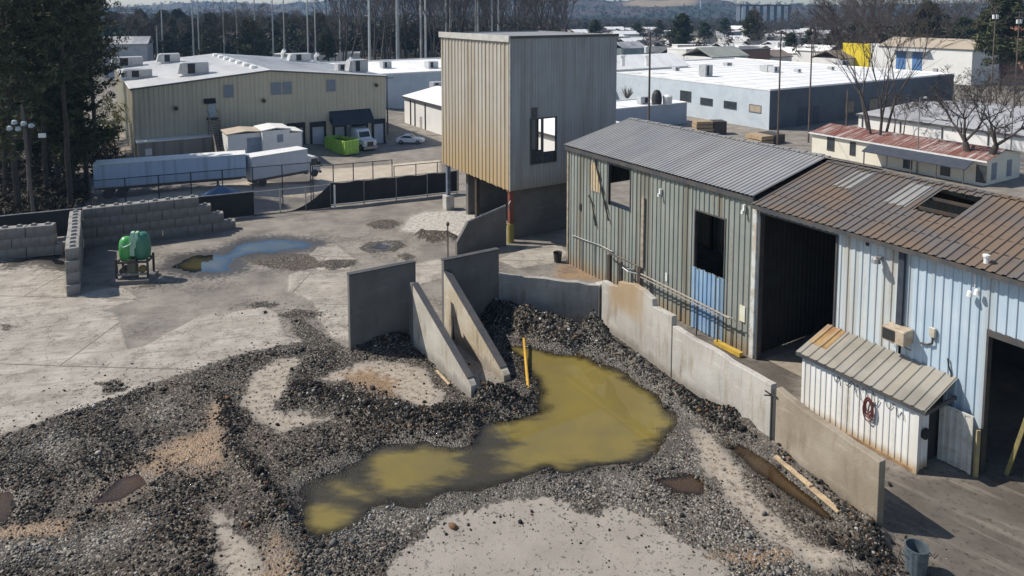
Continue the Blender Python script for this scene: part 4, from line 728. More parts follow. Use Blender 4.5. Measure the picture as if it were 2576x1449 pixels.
# upright panels and sloping wing walls
def panel(label, base, dr_ang, L, zl, zr, mat, th=0.3):
    r = thing('concrete_wall', label, 'wall', (base[0], base[1], 0), dr_ang, 'poured walls round the loading bay')
    o = MB().prism([(0, -0.2), (L, -0.2), (L, zr), (0, zl)], 0, th).build('panel_body', mat, r)
    MB().box(-0.02, L + 0.02, -0.04, th + 0.03, max(zl, zr) - 0.001, max(zl, zr) + 0.07).build('top_plate', m_trim, r); return r
P1L = pt(882, 890)
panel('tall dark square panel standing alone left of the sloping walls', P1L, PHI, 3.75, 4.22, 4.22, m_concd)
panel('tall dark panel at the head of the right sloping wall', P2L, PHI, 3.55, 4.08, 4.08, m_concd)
def wing(label, far, near, zf, zn, mat, th=0.3, extra=None):
    d = Vector((near[0] - far[0], near[1] - far[1])); L = d.length
    r = thing('sloping_wall', label, 'wall', (far[0], far[1], 0), math.atan2(d.y, d.x), 'poured walls round the loading bay')
    o = MB().prism([(L, -0.2), (0, -0.2), (0, zf), (L * 0.97, zn), (L, zn - 0.15)], 0, th).build('wall_body', mat, r)
    MB().prism([(0.0, zf + 0.002), (L * 0.95, zn + 0.075), (L * 0.95, zn + 0.115), (0, zf + 0.05)], -0.02, th + 0.02).build('top_strip', m_trim, r); return r, L
W2F, W2N, W3F, W3N = pt(1040, 870), pt(1185, 1003), pt(1118, 835), pt(1268, 963)
wing('left sloping wall, pale and plain, running down to the gravel', W2F, W2N, 3.42, 0.75, m_conc2)
r_, L3 = wing('right sloping wall, cream with brown streaks, running down to the yellow water', W3F, W3N, 3.5, 0.5, concrete_material('streaked_concrete', (0.55, 0.50, 0.41), (0.46, 0.39, 0.28), (0.24, 0.175, 0.12), 0.85), 0.35)
MB().prism([(1.0, 0), (1.28, 0), (1.12, 1.35)], -0.012, -0.004).build('crack', m_black, r_)
# gap post beside wing wall 2
ps = MB().cbox(-0.12, 0.12, -0.25, 0.25, 0, 3.4).build('concrete_post', m_concd); ps.location = (W2F[0] - 0.05, W2F[1] + 0.25, 0); ps.rotation_euler = (0, 0, PHI); tag(ps, 'dark upright post between the square panel and the left sloping wall', 'post')
# planks and a yellow pipe
def plank(name, label, a, b, w, t, mat, z=0.06, cat='plank'):
    A, B = pt(*a), pt(*b); d = Vector((B[0] - A[0], B[1] - A[1])); o = MB().cbox(0, d.length, -w / 2, w / 2, 0, t, 0.01).build(name, mat); o.location = (A[0], A[1], z); o.rotation_euler = (0, 0, math.atan2(d.y, d.x)); return tag(o, label, cat)
m_plank = M('splintered_plank', (0.52, 0.40, 0.24), (0.38, 0.28, 0.18), 3, 0.85, bump=0.4, stain=(0.15, 0.11, 0.08))
plank('wooden_plank', 'short pale plank half buried in gravel below the middle bay wall', (1535, 893), (1610, 938), 0.22, 0.08, m_plank, 0.32)
plank('wooden_plank', 'upper pale plank lying at the foot of the tan bay wall', (1950, 1163), (2040, 1240), 0.2, 0.08, m_plank, 0.22)
plank('wooden_plank', 'lower wide pale plank lying at the foot of the tan bay wall', (2035, 1232), (2115, 1300), 0.34, 0.07, m_plank, 0.17)
plank('wooden_plank', 'broken plank stub near the shadowed end of the tan bay wall', (2135, 1318), (2170, 1352), 0.16, 0.07, m_plank, 0.2)
plank('wooden_plank', 'thin pale board leaning flat beside the left sloping wall', (1098, 940), (1130, 975), 0.12, 0.05, m_plank, 0.14)
A1, A2 = pt(1318, 868), pt(1329, 980); py_ = MB().tube((A1[0], A1[1], 0.35), (A2[0], A2[1], 0.02), 0.07, 0.08, 10).build('yellow_pipe', M('orange_yellow', (0.62, 0.36, 0.05), (0.5, 0.3, 0.05), 2, 0.5)); tag(py_, 'yellow pipe sticking out across the yellow puddle', 'pipe')
# ribbed bin
bn = thing('ribbed_bin', 'blue grey ribbed metal bin standing on the asphalt in the right foreground', 'bin', (pt(2304, 1440)[0], pt(2304, 1440)[1], 0), 0)
mbin = M('galvanised_blue', (0.14, 0.175, 0.205), (0.10, 0.13, 0.155), 4, 0.5, 0.4)
q = MB(); n_ = 48; vs_, fs_ = [], []
for z, r in ((0, 0.27), (0.04, 0.28), (0.8, 0.335), (0.84, 0.35), (0.9, 0.35), (0.9, 0.325), (0.06, 0.26)):
    for i in range(n_):
        rr = r + (0.013 if (i % 4 in (0, 1)) and 0.03 < z < 0.82 and r > 0.27 else 0); vs_.append((rr * math.cos(2 * math.pi * i / n_), rr * math.sin(2 * math.pi * i / n_), z))
for k_ in range(6):
    for i in range(n_): fs_.append((k_ * n_ + i, k_ * n_ + (i + 1) % n_, (k_ + 1) * n_ + (i + 1) % n_, (k_ + 1) * n_ + i))
fs_.append(tuple(6 * n_ + i for i in range(n_))); q.add(vs_, fs_).build('body', mbin, bn)
for sgn in (1, -1): MB().path([(0.345 * sgn, -0.1, 0.62), (0.43 * sgn, -0.08, 0.66), (0.43 * sgn, 0.08, 0.66), (0.345 * sgn, 0.1, 0.62)], 0.014, 6).build('handle', mbin, bn)

# ---------------------------------------------------------------- stacked block walls
m_blk = concrete_material('cast_block', (0.29, 0.28, 0.265), (0.215, 0.205, 0.195), (0.12, 0.105, 0.09), 0.55)
BL, BH, BW = 1.8, 0.76, 0.76
def blockmesh(L):
    q = MB().cbox(0.012, L - 0.012, -BW / 2, BW / 2, 0.008, BH - 0.006, 0.035)
    for c in ([L * 0.25, L * 0.75] if L > 1.2 else [L * 0.5]):
        q.add([(c - 0.17, -0.17, BH - 0.006), (c + 0.17, -0.17, BH - 0.006), (c + 0.17, 0.17, BH - 0.006), (c - 0.17, 0.17, BH - 0.006), (c - 0.11, -0.11, BH + 0.13), (c + 0.11, -0.11, BH + 0.13), (c + 0.11, 0.11, BH + 0.13), (c - 0.11, 0.11, BH + 0.13)],
              [(4, 5, 6, 7), (0, 1, 5, 4), (1, 2, 6, 5), (2, 3, 7, 6), (3, 0, 4, 7)])
    return q
_bm = {}
def block(L, parent, x, y, z, rot=0.0):
    k_ = round(L, 2)
    if k_ not in _bm: o = blockmesh(L).build('block', m_blk, parent); _bm[k_] = o
    else: o = bpy.data.objects.new('block', _bm[k_].data); COL.objects.link(o); o.parent = parent
    o.location = (x + rnd.uniform(-.015, .015), y + rnd.uniform(-.03, .03), z); o.rotation_euler = (0, 0, rot + rnd.uniform(-.008, .008)); return o
def courses(parent, rows):                                      # rows: list of (x0, x1) per course from the bottom
    for i, (a, b) in enumerate(rows):
        x = a; first = BL if i % 2 == 0 else BL / 2
        while x < b - 0.3:
            L = min(first, b - x)
            if L > 0.5: block(L, parent, x, 0, i * BH)
            x += L; first = BL
B0, B1 = pt(212, 622), pt(602, 573); d = Vector((B1[0] - B0[0], B1[1] - B0[1])); LB_ = d.length
lw = thing('block_wall', 'long stacked wall of concrete blocks with a stepped right end behind the green machine', 'block wall', (B0[0], B0[1], 0), math.atan2(d.y, d.x), 'stacked concrete block walls')
print('long wall', LB_); courses(lw, [(0, LB_), (0, LB_ - 1.0), (0, LB_ - 1.9), (0, LB_ - 2.7)])
Pf = pt(186, 746); d = Vector((B0[0] - 0.35 - Pf[0], B0[1] - 0.2 - Pf[1])); LP_ = d.length; print('pier', LP_)
pw = thing('block_wall', 'cross wall of concrete blocks with a toothed front end facing the yard', 'block wall', (Pf[0], Pf[1], 0), math.atan2(d.y, d.x), 'stacked concrete block walls')
courses(pw, [(0, LP_), (0.2, LP_), (0.1, LP_), (0.28, LP_), ])
L0, L1 = pt(-150, 664), pt(163, 636); d = Vector((L1[0] - L0[0], L1[1] - L0[1]))
lw2 = thing('block_wall', 'low three course wall of concrete blocks at the left edge', 'block wall', (L0[0], L0[1], 0), math.atan2(d.y, d.x), 'stacked concrete block walls')
courses(lw2, [(0, d.length), (0, d.length - 0.5), (0, d.length - 0.1)])

# ---------------------------------------------------------------- green twin tank machine
G = pt(340, 703); gm_ = thing('tank_machine', 'machine with two bulging green tanks on a dark frame beside the block wall', 'machine', (G[0], G[1], 0), math.radians(8))
m_g1 = M('bright_green', (0.10, 0.40, 0.10), (0.07, 0.33, 0.09), 2, 0.3); m_g2 = M('dark_green', (0.055, 0.20, 0.13), (0.045, 0.17, 0.11), 2, 0.32); m_g3 = M('pale_green', (0.36, 0.55, 0.40), (0.30, 0.5, 0.36), 2, 0.4)
pf = [(0.05, 1.35), (0.3, 1.4), (0.44, 1.6), (0.48, 2.0), (0.46, 2.5), (0.40, 2.8), (0.25, 3.0), (0.05, 3.05)]
MB().lathe(pf, (-0.48, 0.1, -0.1), 20).build('tank', m_g1, gm_, True)
MB().lathe([(r * 1.12, 1.35 + (z - 1.35) * 1.12) for r, z in pf], (0.50, 0.12, -0.05), 20).build('tank', m_g2, gm_, True)
for x, y, w in ((0.0, -0.32, 0.15), (0.28, -0.34, 0.14)):
    MB().add([(x - w, y, 1.75 if w > .14 else 2.3), (x + w, y, 1.7 if w > .14 else 2.3), (x + w * 0.9, y + 0.02, 2.9), (x + w * 0.6, y + 0.14, 3.25), (x - w * 0.6, y + 0.14, 3.25), (x - w * 0.9, y + 0.02, 2.9),
              (x - w, y + 0.3, 1.75), (x + w, y + 0.3, 1.7), (x + w * 0.9, y + 0.34, 2.95), (x + w * 0.6, y + 0.4, 3.3), (x - w * 0.6, y + 0.4, 3.3), (x - w * 0.9, y + 0.34, 2.95)],
             [(0, 1, 2, 5), (5, 2, 3, 4), (4, 3, 9, 10), (1, 7, 8, 2), (2, 8, 9, 3), (0, 5, 11, 6), (5, 4, 10, 11), (0, 6, 7, 1)]).build('shroud', m_g3, gm_)
MB().path([(-0.7, -0.3, 2.6), (-0.5, -0.42, 2.35), (-0.2, -0.4, 2.45), (0, -0.36, 2.6)], 0.05, 8).build('arched_pipe', m_g3, gm_)
for x in (-0.95, 1.0):
    for y in (-0.5, 0.6): MB().box(x - 0.06, x + 0.06, y - 0.06, y + 0.06, 0, 1.6).build('leg', m_steel, gm_)
MB().box(-1.0, 1.05, -0.58, -0.46, 1.3, 1.42).box(-1.0, 1.05, 0.55, 0.66, 1.3, 1.42).box(-1.0, -0.9, -0.46, 0.55, 1.3, 1.42).box(0.95, 1.05, -0.46, 0.55, 1.3, 1.42).build('frame_rail', m_steel, gm_)
MB().box(-0.25, 0.25, -0.55, 0.0, 0.15, 1.55).build('gear_box', M('olive_box', (0.14, 0.13, 0.09), (0.09, 0.085, 0.06), 3), gm_)
MB().tube((-0.6, -0.45, 0.75), (-0.6, 0.2, 0.75), 0.22, 0.22, 12).build('motor', m_steel, gm_); MB().tube((0.65, -0.5, 0.85), (0.65, -0.35, 0.85), 0.26, 0.26, 14).build('pulley', M('yellow_brown', (0.2, 0.16, 0.05), (0.13, 0.1, 0.05), 3), gm_)
MB().box(-0.9, 0.95, -0.62, -0.5, 0.5, 0.62).build('cross_bar', m_grey, gm_)
MB().prism([(-1.15, -1.0), (1.2, -1.0), (1.2, 0.9), (0.85, 0.9), (0.85, -0.62), (-0.8, -0.62), (-0.8, 0.9), (-1.15, 0.9)], 0, 0.28, 'z').build('base_kerb', m_blk, gm_)
MB().box(-0.8, 0.85, -0.75, -0.62, 0.28, 0.36).build('tray', m_trim, gm_)

# ---------------------------------------------------------------- fences at the back of the yard
m_scr = M('black_screen', (0.02, 0.022, 0.026), (0.03, 0.032, 0.036), 0.8, 0.85, bump=0.4, bscale=1.2); m_scr2 = m_scr
m_rail = M('galvanised_rail', (0.42, 0.42, 0.42), (0.3, 0.3, 0.3), 3, 0.5, 0.4); m_mesh, t_, p_ = newmat('chain_link')
tc_ = t_.new('ShaderNodeTexCoord').outputs['Object']; sx_ = t_.new('ShaderNodeSeparateXYZ'); t_.lk(tc_, sx_.inputs[0]); p_.inputs['Base Color'].default_value = (0.16, 0.16, 0.17, 1); p_.inputs['Roughness'].default_value = 0.6
d1 = t_.math('ABSOLUTE', t_.math('SUBTRACT', t_.math('FRACT', t_.math('MULTIPLY', t_.math('ADD', sx_.outputs['X'], sx_.outputs['Z']), 9)), 0.5)); d2 = t_.math('ABSOLUTE', t_.math('SUBTRACT', t_.math('FRACT', t_.math('MULTIPLY', t_.math('SUBTRACT', sx_.outputs['X'], sx_.outputs['Z']), 9)), 0.5))
t_.lk(t_.math('GREATER_THAN', t_.math('MAXIMUM', d1, d2), 0.44), p_.inputs['Alpha'])
FA = math.radians(24)
def f_at(px, py=None): return hit(FN0, tuple(FDIR), px, py or 500)[0]
def fence(name, label, s0, s1, off, h, zb, screen=None, step=3.0, grp='fences at the back of the yard', postm=None, mesh=True, botrail=False):
    o = (FN0[0] + FDIR[0] * s0 + FNRM[0] * off, FN0[1] + FDIR[1] * s0 + FNRM[1] * off, zb); r = thing(name, label, 'fence', o, FA, grp); L = s1 - s0; n = max(1, round(L / step))
    for i in range(n + 1): MB().tube((L * i / n, 0, 0), (L * i / n, 0, h + 0.05), 0.055, 0.055, 8).build('post', postm or m_rail, r)
    MB().tube((0, 0, h), (L, 0, h), 0.045, 0.045, 6).build('top_rail', postm or m_rail, r)
    if botrail: MB().box(0, L, -0.06, 0.06, 0.16, 0.24).build('bottom_rail', m_rail, r)
    if screen: MB().add([(q_, -0.05 + 0.025 * math.sin(q_ * 2.1), z_) for q_, z_, _ in screen[0]], screen[1]).build('privacy_screen', m_scr, r)
    if mesh: MB().add([(0, 0.02, 0.05), (L, 0.02, 0.05), (L, 0.02, h), (0, 0.02, h)], [(0, 1, 2, 3)]).build('wire_mesh', m_mesh, r)
    return r
def scr(L, h, ztop=lambda q: 0, zbot=lambda q: 0, n=40):
    vs_ = [(L * i / n, zbot(L * i / n), 0) for i in range(n + 1)] + [(L * i / n, h - ztop(L * i / n), 0) for i in range(n + 1)]
    return vs_, [(i, i + 1, n + 2 + i, n + 1 + i) for i in range(n)]
sA, sB, sC, sD = f_at(-60, 560), f_at(640, 545), f_at(832, 520), f_at(1150, 490)
print('fence s', sA, sB, sC, sD)
fence('screened_fence', 'black screened fence stretch behind the block walls', sA, sB, 0, 2.2, 0, scr(sB - sA, 2.2, lambda q: 0.06 * abs(math.sin(q)), lambda q: 0.1))
fence('chain_link_fence', 'open fence stretch where the black screen has sagged and pale concrete shows through', sB, sC, 0, 2.15, 0, scr(sC - sB, 2.15, lambda q: 2.1 * (1 - max(0, (q / (sC - sB) - 0.45) / 0.55) ** 1.6) - 0.06 if q < (sC - sB) * 0.999 else 0, lambda q: 0.02), step=2.2)
fence('screened_fence', 'black screened fence stretch running right to the tower with a grey bottom rail', sC, sD, 0, 2.3, 0, scr(sD - sC, 2.3, lambda q: 0.08 * abs(math.sin(q * 1.3)), lambda q: 0.3), botrail=True)
gpst = MB().tube((0, 0, 0), (0, 0, 2.1), 0.09, 0.09, 10).build('gate_post', m_white); gpst.location = (FN0[0] + FDIR[0] * (sC + 0.35) - FNRM[0] * 0.12, FN0[1] + FDIR[1] * (sC + 0.35) - FNRM[1] * 0.12, 0); tag(gpst, 'white gate post where the sagging screen meets the black fence', 'post')
m_bp = M('dark_fence_metal', (0.022, 0.027, 0.04), (0.03, 0.035, 0.05), 3, 0.6)
f1 = f_at(225, 500); f2 = f_at(790, 470)
fence('chain_link_fence', 'taller dark chain link fence in front of the blue trailer and box truck', f1 - 1, f2 + 1, 9.0, 4.4, -1.95, None, step=2.7, postm=m_bp)
fence('chain_link_fence', 'dark chain link fence stretch before the peach coloured concrete', f2 + 1.2, f2 + 9.5, 9.0, 4.3, -2.3, None, step=2.3, postm=m_bp)
fence('chain_link_fence', 'low dark chain link gate with crossed braces left of the tower', f2 + 9.7, f2 + 17, 9.0, 3.9, -2.6, None, step=2.4, postm=m_bp)
tpp = gpt(556, 505); tarp = thing('blue_canopy', 'blue pointed canopy behind the stepped end of the block wall', 'canopy', (ptY(556, 478, 64)[0], 64, gz(ptY(556, 478, 64)[0], 64)), FA)
zt_ = ptY(556, 466, 64)[2] - tarp.location.z
MB().add([(-1.7, -1.2, zt_ - 0.95), (1.7, -1.2, zt_ - 0.95), (1.7, 1.2, zt_ - 0.95), (-1.7, 1.2, zt_ - 0.95), (0, 0, zt_), (-1.7, -1.2, zt_ - 1.15), (1.7, -1.2, zt_ - 1.15), (1.7, 1.2, zt_ - 1.15), (-1.7, 1.2, zt_ - 1.15)], [(0, 1, 4), (1, 2, 4), (2, 3, 4), (3, 0, 4), (0, 5, 6, 1), (1, 6, 7, 2), (2, 7, 8, 3), (3, 8, 5, 0)]).build('cover', M('blue_tarp', (0.07, 0.13, 0.23), (0.05, 0.1, 0.18), 2, 0.6), tarp)
for x in (-1.6, 1.6):
    for y in (-1.1, 1.1): MB().tube((x, y, 0), (x, y, zt_ - 1.0), 0.04).build('leg', m_steel, tarp)
# sticks and scraps lying about the right end of the gravel
q = MB(); sr = random.Random(12)
for i in range(150):
    if i < 95: px, py = sr.gauss(2165, 75), sr.gauss(1410, 26)
    elif i < 125: px, py = sr.uniform(420, 540), sr.uniform(1110, 1190)
    else: px, py = sr.uniform(1950, 2200), sr.uniform(1360, 1445)
    p = pt(px, py); a = sr.uniform(0, 6.28); L = sr.uniform(0.12, 0.55); zz_ = 0.06 + (0.16 * math.exp(-((px - 2165) / 60) ** 2) * sr.random() if i < 95 else 0); q.tube((p[0], p[1], zz_), (p[0] + L * math.cos(a), p[1] + L * math.sin(a), zz_ + sr.uniform(-0.02, 0.12)), sr.uniform(0.008, 0.02), 0.008, 5)
tag(q.build('debris', M('dark_sticks', (0.07, 0.055, 0.045), (0.13, 0.10, 0.075), 3, 0.9)), 'dark sticks and scraps strewn over the gravel near the ribbed bin', 'debris', kind='stuff')

# ---------------------------------------------------------------- the tan warehouse behind the yard
W0 = pt(340, 400, -2)
wh = thing('warehouse', 'large tan ribbed warehouse with a shallow white gabled roof and loading docks', 'warehouse', (W0[0], W0[1], -2), PHI)
m_tan = sheet_material('tan_sheet', (0.50, 0.46, 0.355), (0.45, 0.415, 0.325), rust_amt=0.05, dirt=(0.34, 0.315, 0.25), dirt_amt=0.35); m_whroof = M('grey_white_membrane', (0.80, 0.79, 0.77), (0.70, 0.69, 0.675), 0.25, 0.6, stain=(0.5, 0.485, 0.47), stain_amt=0.55, stretch=(1, 0.3, 1)); m_wroof = M('white_membrane', (0.84, 0.83, 0.81), (0.76, 0.755, 0.74), 0.25, 0.6, stain=(0.45, 0.44, 0.43), stain_amt=0.5, stretch=(1, 0.3, 1))
LW, DW, HE, HR = 35.8, 46.0, 9.42, 11.1
gab = lambda q: HE + (HR - HE) * (1 - abs(q - LW / 2) / (LW / 2))
q = MB().corr((0, 0, -2.5), (1, 0, 0), LW, (0, 0, 1), lambda s_: gab(s_) + 2.5, (0, -1, 0), pitch=0.6, depth=0.04); q.corr((0, 0, -2.5), (0, 1, 0), DW, (0, 0, 1), HE + 2.5, (-1, 0, 0), pitch=0.6, depth=0.04)
q.corr((LW, 0, -2.5), (0, 1, 0), DW, (0, 0, 1), HE + 2.5, (1, 0, 0), pitch=0.9); q.corr((0, DW, -2.5), (1, 0, 0), LW, (0, 0, 1), lambda s_: gab(s_) + 2.5, (0, 1, 0), pitch=0.9); q.build('wall', m_tan, wh)
q = MB().prism([(-0.3, HE), (LW / 2, HR + 0.04), (LW + 0.3, HE), (LW + 0.3, HE + 0.16), (LW / 2, HR + 0.22), (-0.3, HE + 0.16)], -0.25, DW + 0.2); wrf = q.build('roof', m_whroof, wh)
q = MB()
for i in range(38):
    y_ = 0.6 + i * 1.2
    for sx_ in (0, 1):
        xa_, xb_, za_, zb_ = ((-0.25, LW / 2 - 0.1, HE + 0.165, HR + 0.215), (LW / 2 + 0.1, LW + 0.25, HR + 0.215, HE + 0.165))[sx_]; q.add([(xa_, y_, za_), (xb_, y_, zb_), (xb_, y_ + 0.07, zb_), (xa_, y_ + 0.07, za_), (xa_, y_, za_ + 0.05), (xb_, y_, zb_ + 0.05), (xb_, y_ + 0.07, zb_ + 0.05), (xa_, y_ + 0.07, za_ + 0.05)], [(4, 5, 6, 7), (0, 1, 5, 4), (2, 3, 7, 6)])
q.build('roof_seams', m_whroof, wrf)
q = MB().prism([(-0.32, HE - 0.08), (LW / 2, HR - 0.05), (LW + 0.32, HE - 0.08), (LW + 0.32, HE + 0.06), (LW / 2, HR + 0.11), (-0.32, HE + 0.06)], -0.34, -0.26); q.build('edge_trim', m_trim, wh)
m_win = M('grey_louvre', (0.19, 0.225, 0.27), (0.17, 0.2, 0.25), 2, 0.5); m_dock = M('dock_door', (0.40, 0.44, 0.50), (0.34, 0.38, 0.44), 1, 0.6); m_seal = M('dock_seal', (0.022, 0.025, 0.03), None, 2, 0.8)
for x0, x1 in ((11.5, 12.85), (18.03, 19.46), (19.66, 21.0), (26.3, 27.65)): 
    f_ = MB().box(x0 - 0.05, x1 + 0.05, -0.1, -0.045, 7.5, 9.5 if False else 9.42).build('window', m_tan, wh); MB().box(x0, x1, -0.125, -0.102, 7.55, 9.37).build('louvre', m_win, f_)
for k_, (x0, x1, top) in enumerate(((11.1, 12.9, 3.1), (13.66, 16.15, 3.12), (17.0, 19.5, 3.05), (20.15, 22.8, 3.15), (23.6, 26.0, 3.05), (27.1, 29.2, 2.75), (30.1, 32.7, 2.6), (33.4, 35.6, 2.7))):
    f_ = MB().box(x0, x1, -0.32, -0.045, top - 0.75, top).box(x0, x0 + 0.28, -0.3, -0.045, -1.2, top - 0.75).box(x1 - 0.28, x1, -0.3, -0.045, -1.2, top - 0.75).build('dock_seal', m_seal, wh)
    MB().box(x0 + 0.28, x1 - 0.28, -0.12, -0.05, -1.2, top - 0.75).build('dock_door', m_dock, f_)
MB().box(10.8, LW - 0.05, -0.5, -0.05, -2.4, -1.22).build('dock_ledge', m_concd, wh)
MB().prism([(-2.0, 2.65), (-0.05, 4.5), (-0.05, 2.9), (-2.0, 2.45)], 26.6, 33.2, 'x').build('canopy', M('navy_awning', (0.022, 0.03, 0.045), (0.03, 0.04, 0.055), 1, 0.7), wh)
MB().prism([(-0.9, 6.95), (-0.05, 7.6), (-0.05, 6.95)], 8.85, 10.35, 'x').build('awning', m_seal, wh)
MB().box(9.35, 10.3, -0.12, -0.05, 4.9, 6.9).build('door', M('pale_blue_door', (0.42, 0.5, 0.58), None, 2), wh)
for x, z in ((5.2, 6.6), (16.9, 6.9), (34.2, 8.2)): MB().tube((x, -0.05, z), (x, -0.45, z - 0.1), 0.22, 0.3, 12).build('wall_vent', m_steel, wh)
an = MB().box(0.3, 9.4, -2.0, -0.06, -2.4, 2.45).build('annex', sheet_material('annex_sheet', (0.34, 0.31, 0.27), (0.30, 0.27, 0.24), rust_amt=0.1), wh); MB().box(0.1, 9.6, -2.2, -0.06, 2.45, 2.62).build('annex_roof', m_wroof, an); MB().box(1.1, 1.9, -2.06, -2.003, 0.7, 1.6).build('annex_vent', m_white, an)
stw = thing('outdoor_stair', 'straight wooden outdoor stair climbing to the upper door of the tan warehouse', 'stair', (W0[0] + v[0] * 9.85, W0[1] + v[1] * 9.85, -2), PHI)
m_st = M('grey_stair_wood', (0.30, 0.26, 0.21), (0.22, 0.19, 0.15), 2, 0.8)
for x in (-0.62, 0.62): MB().prism([(-1.2, 4.75), (-7.6, -0.5), (-7.6, -0.05), (-1.2, 5.1)], x - 0.05, x + 0.05, 'x').build('stringer', m_st, stw); MB().path([(x, -0.1, 5.9), (x, -1.2, 5.9), (x, -7.6, 0.6)], 0.05, 6).build('hand_rail', m_st, stw)
for i in range(18): MB().box(-0.57, 0.57, -1.2 - i * 0.355 - 0.3, -1.2 - i * 0.355, 4.86 - i * 0.287, 4.91 - i * 0.287).build('tread', m_steel, stw)
MB().box(-0.75, 0.75, -1.2, -0.06, 4.7, 4.85).build('landing', m_steel, stw)
for x in (-0.68, 0.68): MB().box(x - 0.06, x + 0.06, -1.18, -1.06, -0.5, 4.7).build('post', m_st, stw)
def on_roof(px, py):
    p = pt(px, py, 8)
    for _ in range(6):
        lx = (p[0] - W0[0]) * v[0] + (p[1] - W0[1]) * v[1]; p = pt(px, py, -2 + gab(min(max(lx, 0), LW)) + 0.2)
    return p
m_ru = M('roof_unit_grey', (0.42, 0.43, 0.44), (0.34, 0.35, 0.36), 2, 0.6, rand=0.15)
def roof_unit(label, px, py, sx, sy, h, hood=True, place=None, grp='machines on the flat and gabled roofs'):
    p = place or on_roof(px, py); r = thing('roof_unit', label, 'roof unit', (p[0], p[1], p[2] - 0.1), PHI, grp)
    MB().cbox(-sx / 2, sx / 2, -sy / 2, sy / 2, 0.25, h, 0.04).build('casing', m_ru, r)
    MB().box(-sx * 0.42, sx * 0.42, -sy * 0.42, sy * 0.42, 0, 0.25).build('curb', m_wroof, r)
    MB().box(-sx * 0.3, -sx * 0.02, -sy / 2 - 0.02, -sy / 2 - 0.003, 0.4, h - 0.15).build('grille', m_seal, r)
    if hood: MB().prism([(-sx / 2 - 0.6, 0.4), (-sx / 2 - 0.003, 0.4), (-sx / 2 - 0.003, h - 0.1), (-sx / 2 - 0.25, h - 0.1)], -sy * 0.4, sy * 0.4).build('intake_hood', m_ru, r)
    return r
roof_unit('wide grey roof unit nearest the left eave of the tan warehouse', 350, 197, 3.4, 2.4, 1.5); roof_unit('pale hooded roof unit at the far left corner of the tan warehouse', 323, 168, 4.5, 3, 1.9); roof_unit('largest roof unit halfway down the left slope of the tan warehouse', 490, 188, 3.6, 2.4, 2.0)
roof_unit('pair like grey unit high on the left slope behind the largest one', 427, 158, 3.2, 2.4, 1.8); roof_unit('dark roof unit on the far right slope of the tan warehouse', 755, 155, 3.5, 2.6, 1.7); roof_unit('tall grey roof unit near the right eave of the tan warehouse', 900, 182, 2.6, 2.6, 2.2); roof_unit('low roof unit just left of the tall grey one at the right eave', 862, 178, 2.2, 2, 1.3, False)
rv0 = thing('ridge_vent', 'small white vent box in the row along the warehouse ridge', 'vent', (0, 0, 0), PHI, 'vent boxes along the ridge'); MB().cbox(-0.45, 0.45, -0.7, 0.7, 0, 0.45, 0.06).build('cap', m_white, rv0)
for i in range(7):
    o = rv0 if i == 0 else copy_tree(rv0); y = 5 + i * 5.6; o.location = (W0[0] + v[0] * (LW / 2 - 1.2) + u[0] * y, W0[1] + v[1] * (LW / 2 - 1.2) + u[1] * y, -2 + HR + 0.1)
for k_, (px, py) in enumerate(((793, 158), (878, 172), (710, 148))):
    p = on_roof(px, py); r = thing('roof_pipe', ('crooked white roof pipe beside the dark unit', 'white elbow pipe left of the tall grey roof unit', 'small far white pipe high on the right slope')[k_], 'pipe', (p[0], p[1], p[2] - 0.1), 0); MB().tube((0, 0, 0), (0, 0, 1.3), 0.25).tube((0, 0, 1.3), (0.6, -0.2, 1.9), 0.28, 0.4).build('duct', m_white, r)

# ---------------------------------------------------------------- vehicles and dock things
m_tyre = M('tyre', (0.02, 0.02, 0.02), None, 3, 0.85); m_rim = M('rim', (0.4, 0.4, 0.4), None, 3, 0.4, 0.6)
def wheel(parent, x, y, z, r=0.5, w=0.3, name='wheel'):
    s_ = 1 if y > 0 else -1; o = MB().tube((0, -w / 2, 0), (0, w / 2, 0), r, r, 18).build(name, m_tyre, parent); o.location = (x, y, z)
    MB().tube((0, s_ * w * 0.4, 0), (0, s_ * (w / 2 + 0.02), 0), r * 0.55, r * 0.5, 12).build('rim', m_rim, o); return o
tp0, tp1 = pt(238, 503, -2), pt(620, 470, -2)
zl_ = -2.05
tr = thing('semi_trailer', 'long faded blue box trailer parked behind the chain link fence', 'trailer', (tp0[0], tp0[1], zl_), math.atan2(tp1[1] - tp0[1], tp1[0] - tp0[0])); TL = math.dist(tp0[:2], tp1[:2])
m_tb = sheet_material('faded_blue_trailer', (0.42, 0.52, 0.66), (0.47, 0.56, 0.68), rust_amt=0.08, dirt=(0.2, 0.25, 0.32), dirt_amt=0.4)
q = MB().cbox(0, TL, 0, 2.5, 1.15, 3.75, 0.05)
for i in range(30): q.box(0.3 + i * (TL - 0.6) / 29 - 0.03, 0.3 + i * (TL - 0.6) / 29 + 0.03, -0.025, 0.0, 1.3, 3.6)
q.build('box', m_tb, tr); MB().box(-0.02, TL + 0.02, -0.06, 2.56, 3.752, 3.82).build('roof', m_white, tr)
MB().box(0, TL, -0.05, -0.027, 1.1, 1.28).build('side_rail', m_steel, tr); MB().box(0.3, TL - 0.5, 0.6, 1.9, 0.85, 1.14).build('chassis', m_steel, tr)
for x in (1.2, 2.5):
    for y in (0.2, 2.3): wheel(tr, x, y, 0.5)
for y in (0.5, 2.0): MB().box(TL - 3.1, TL - 2.9, y - 0.1, y + 0.1, 0, 0.85).box(TL - 3.2, TL - 2.8, y - 0.2, y + 0.2, 0, 0.06).build('landing_leg', m_steel, tr)
lt_ = MB().path([(TL - 4.4, 2.55 - 2.6, 3.35), (TL - 4.0, -0.052, 3.42), (TL - 3.4, -0.052, 3.38)], 0.02, 4)
b0, b1 = gpt(636, 474), gpt(776, 463)
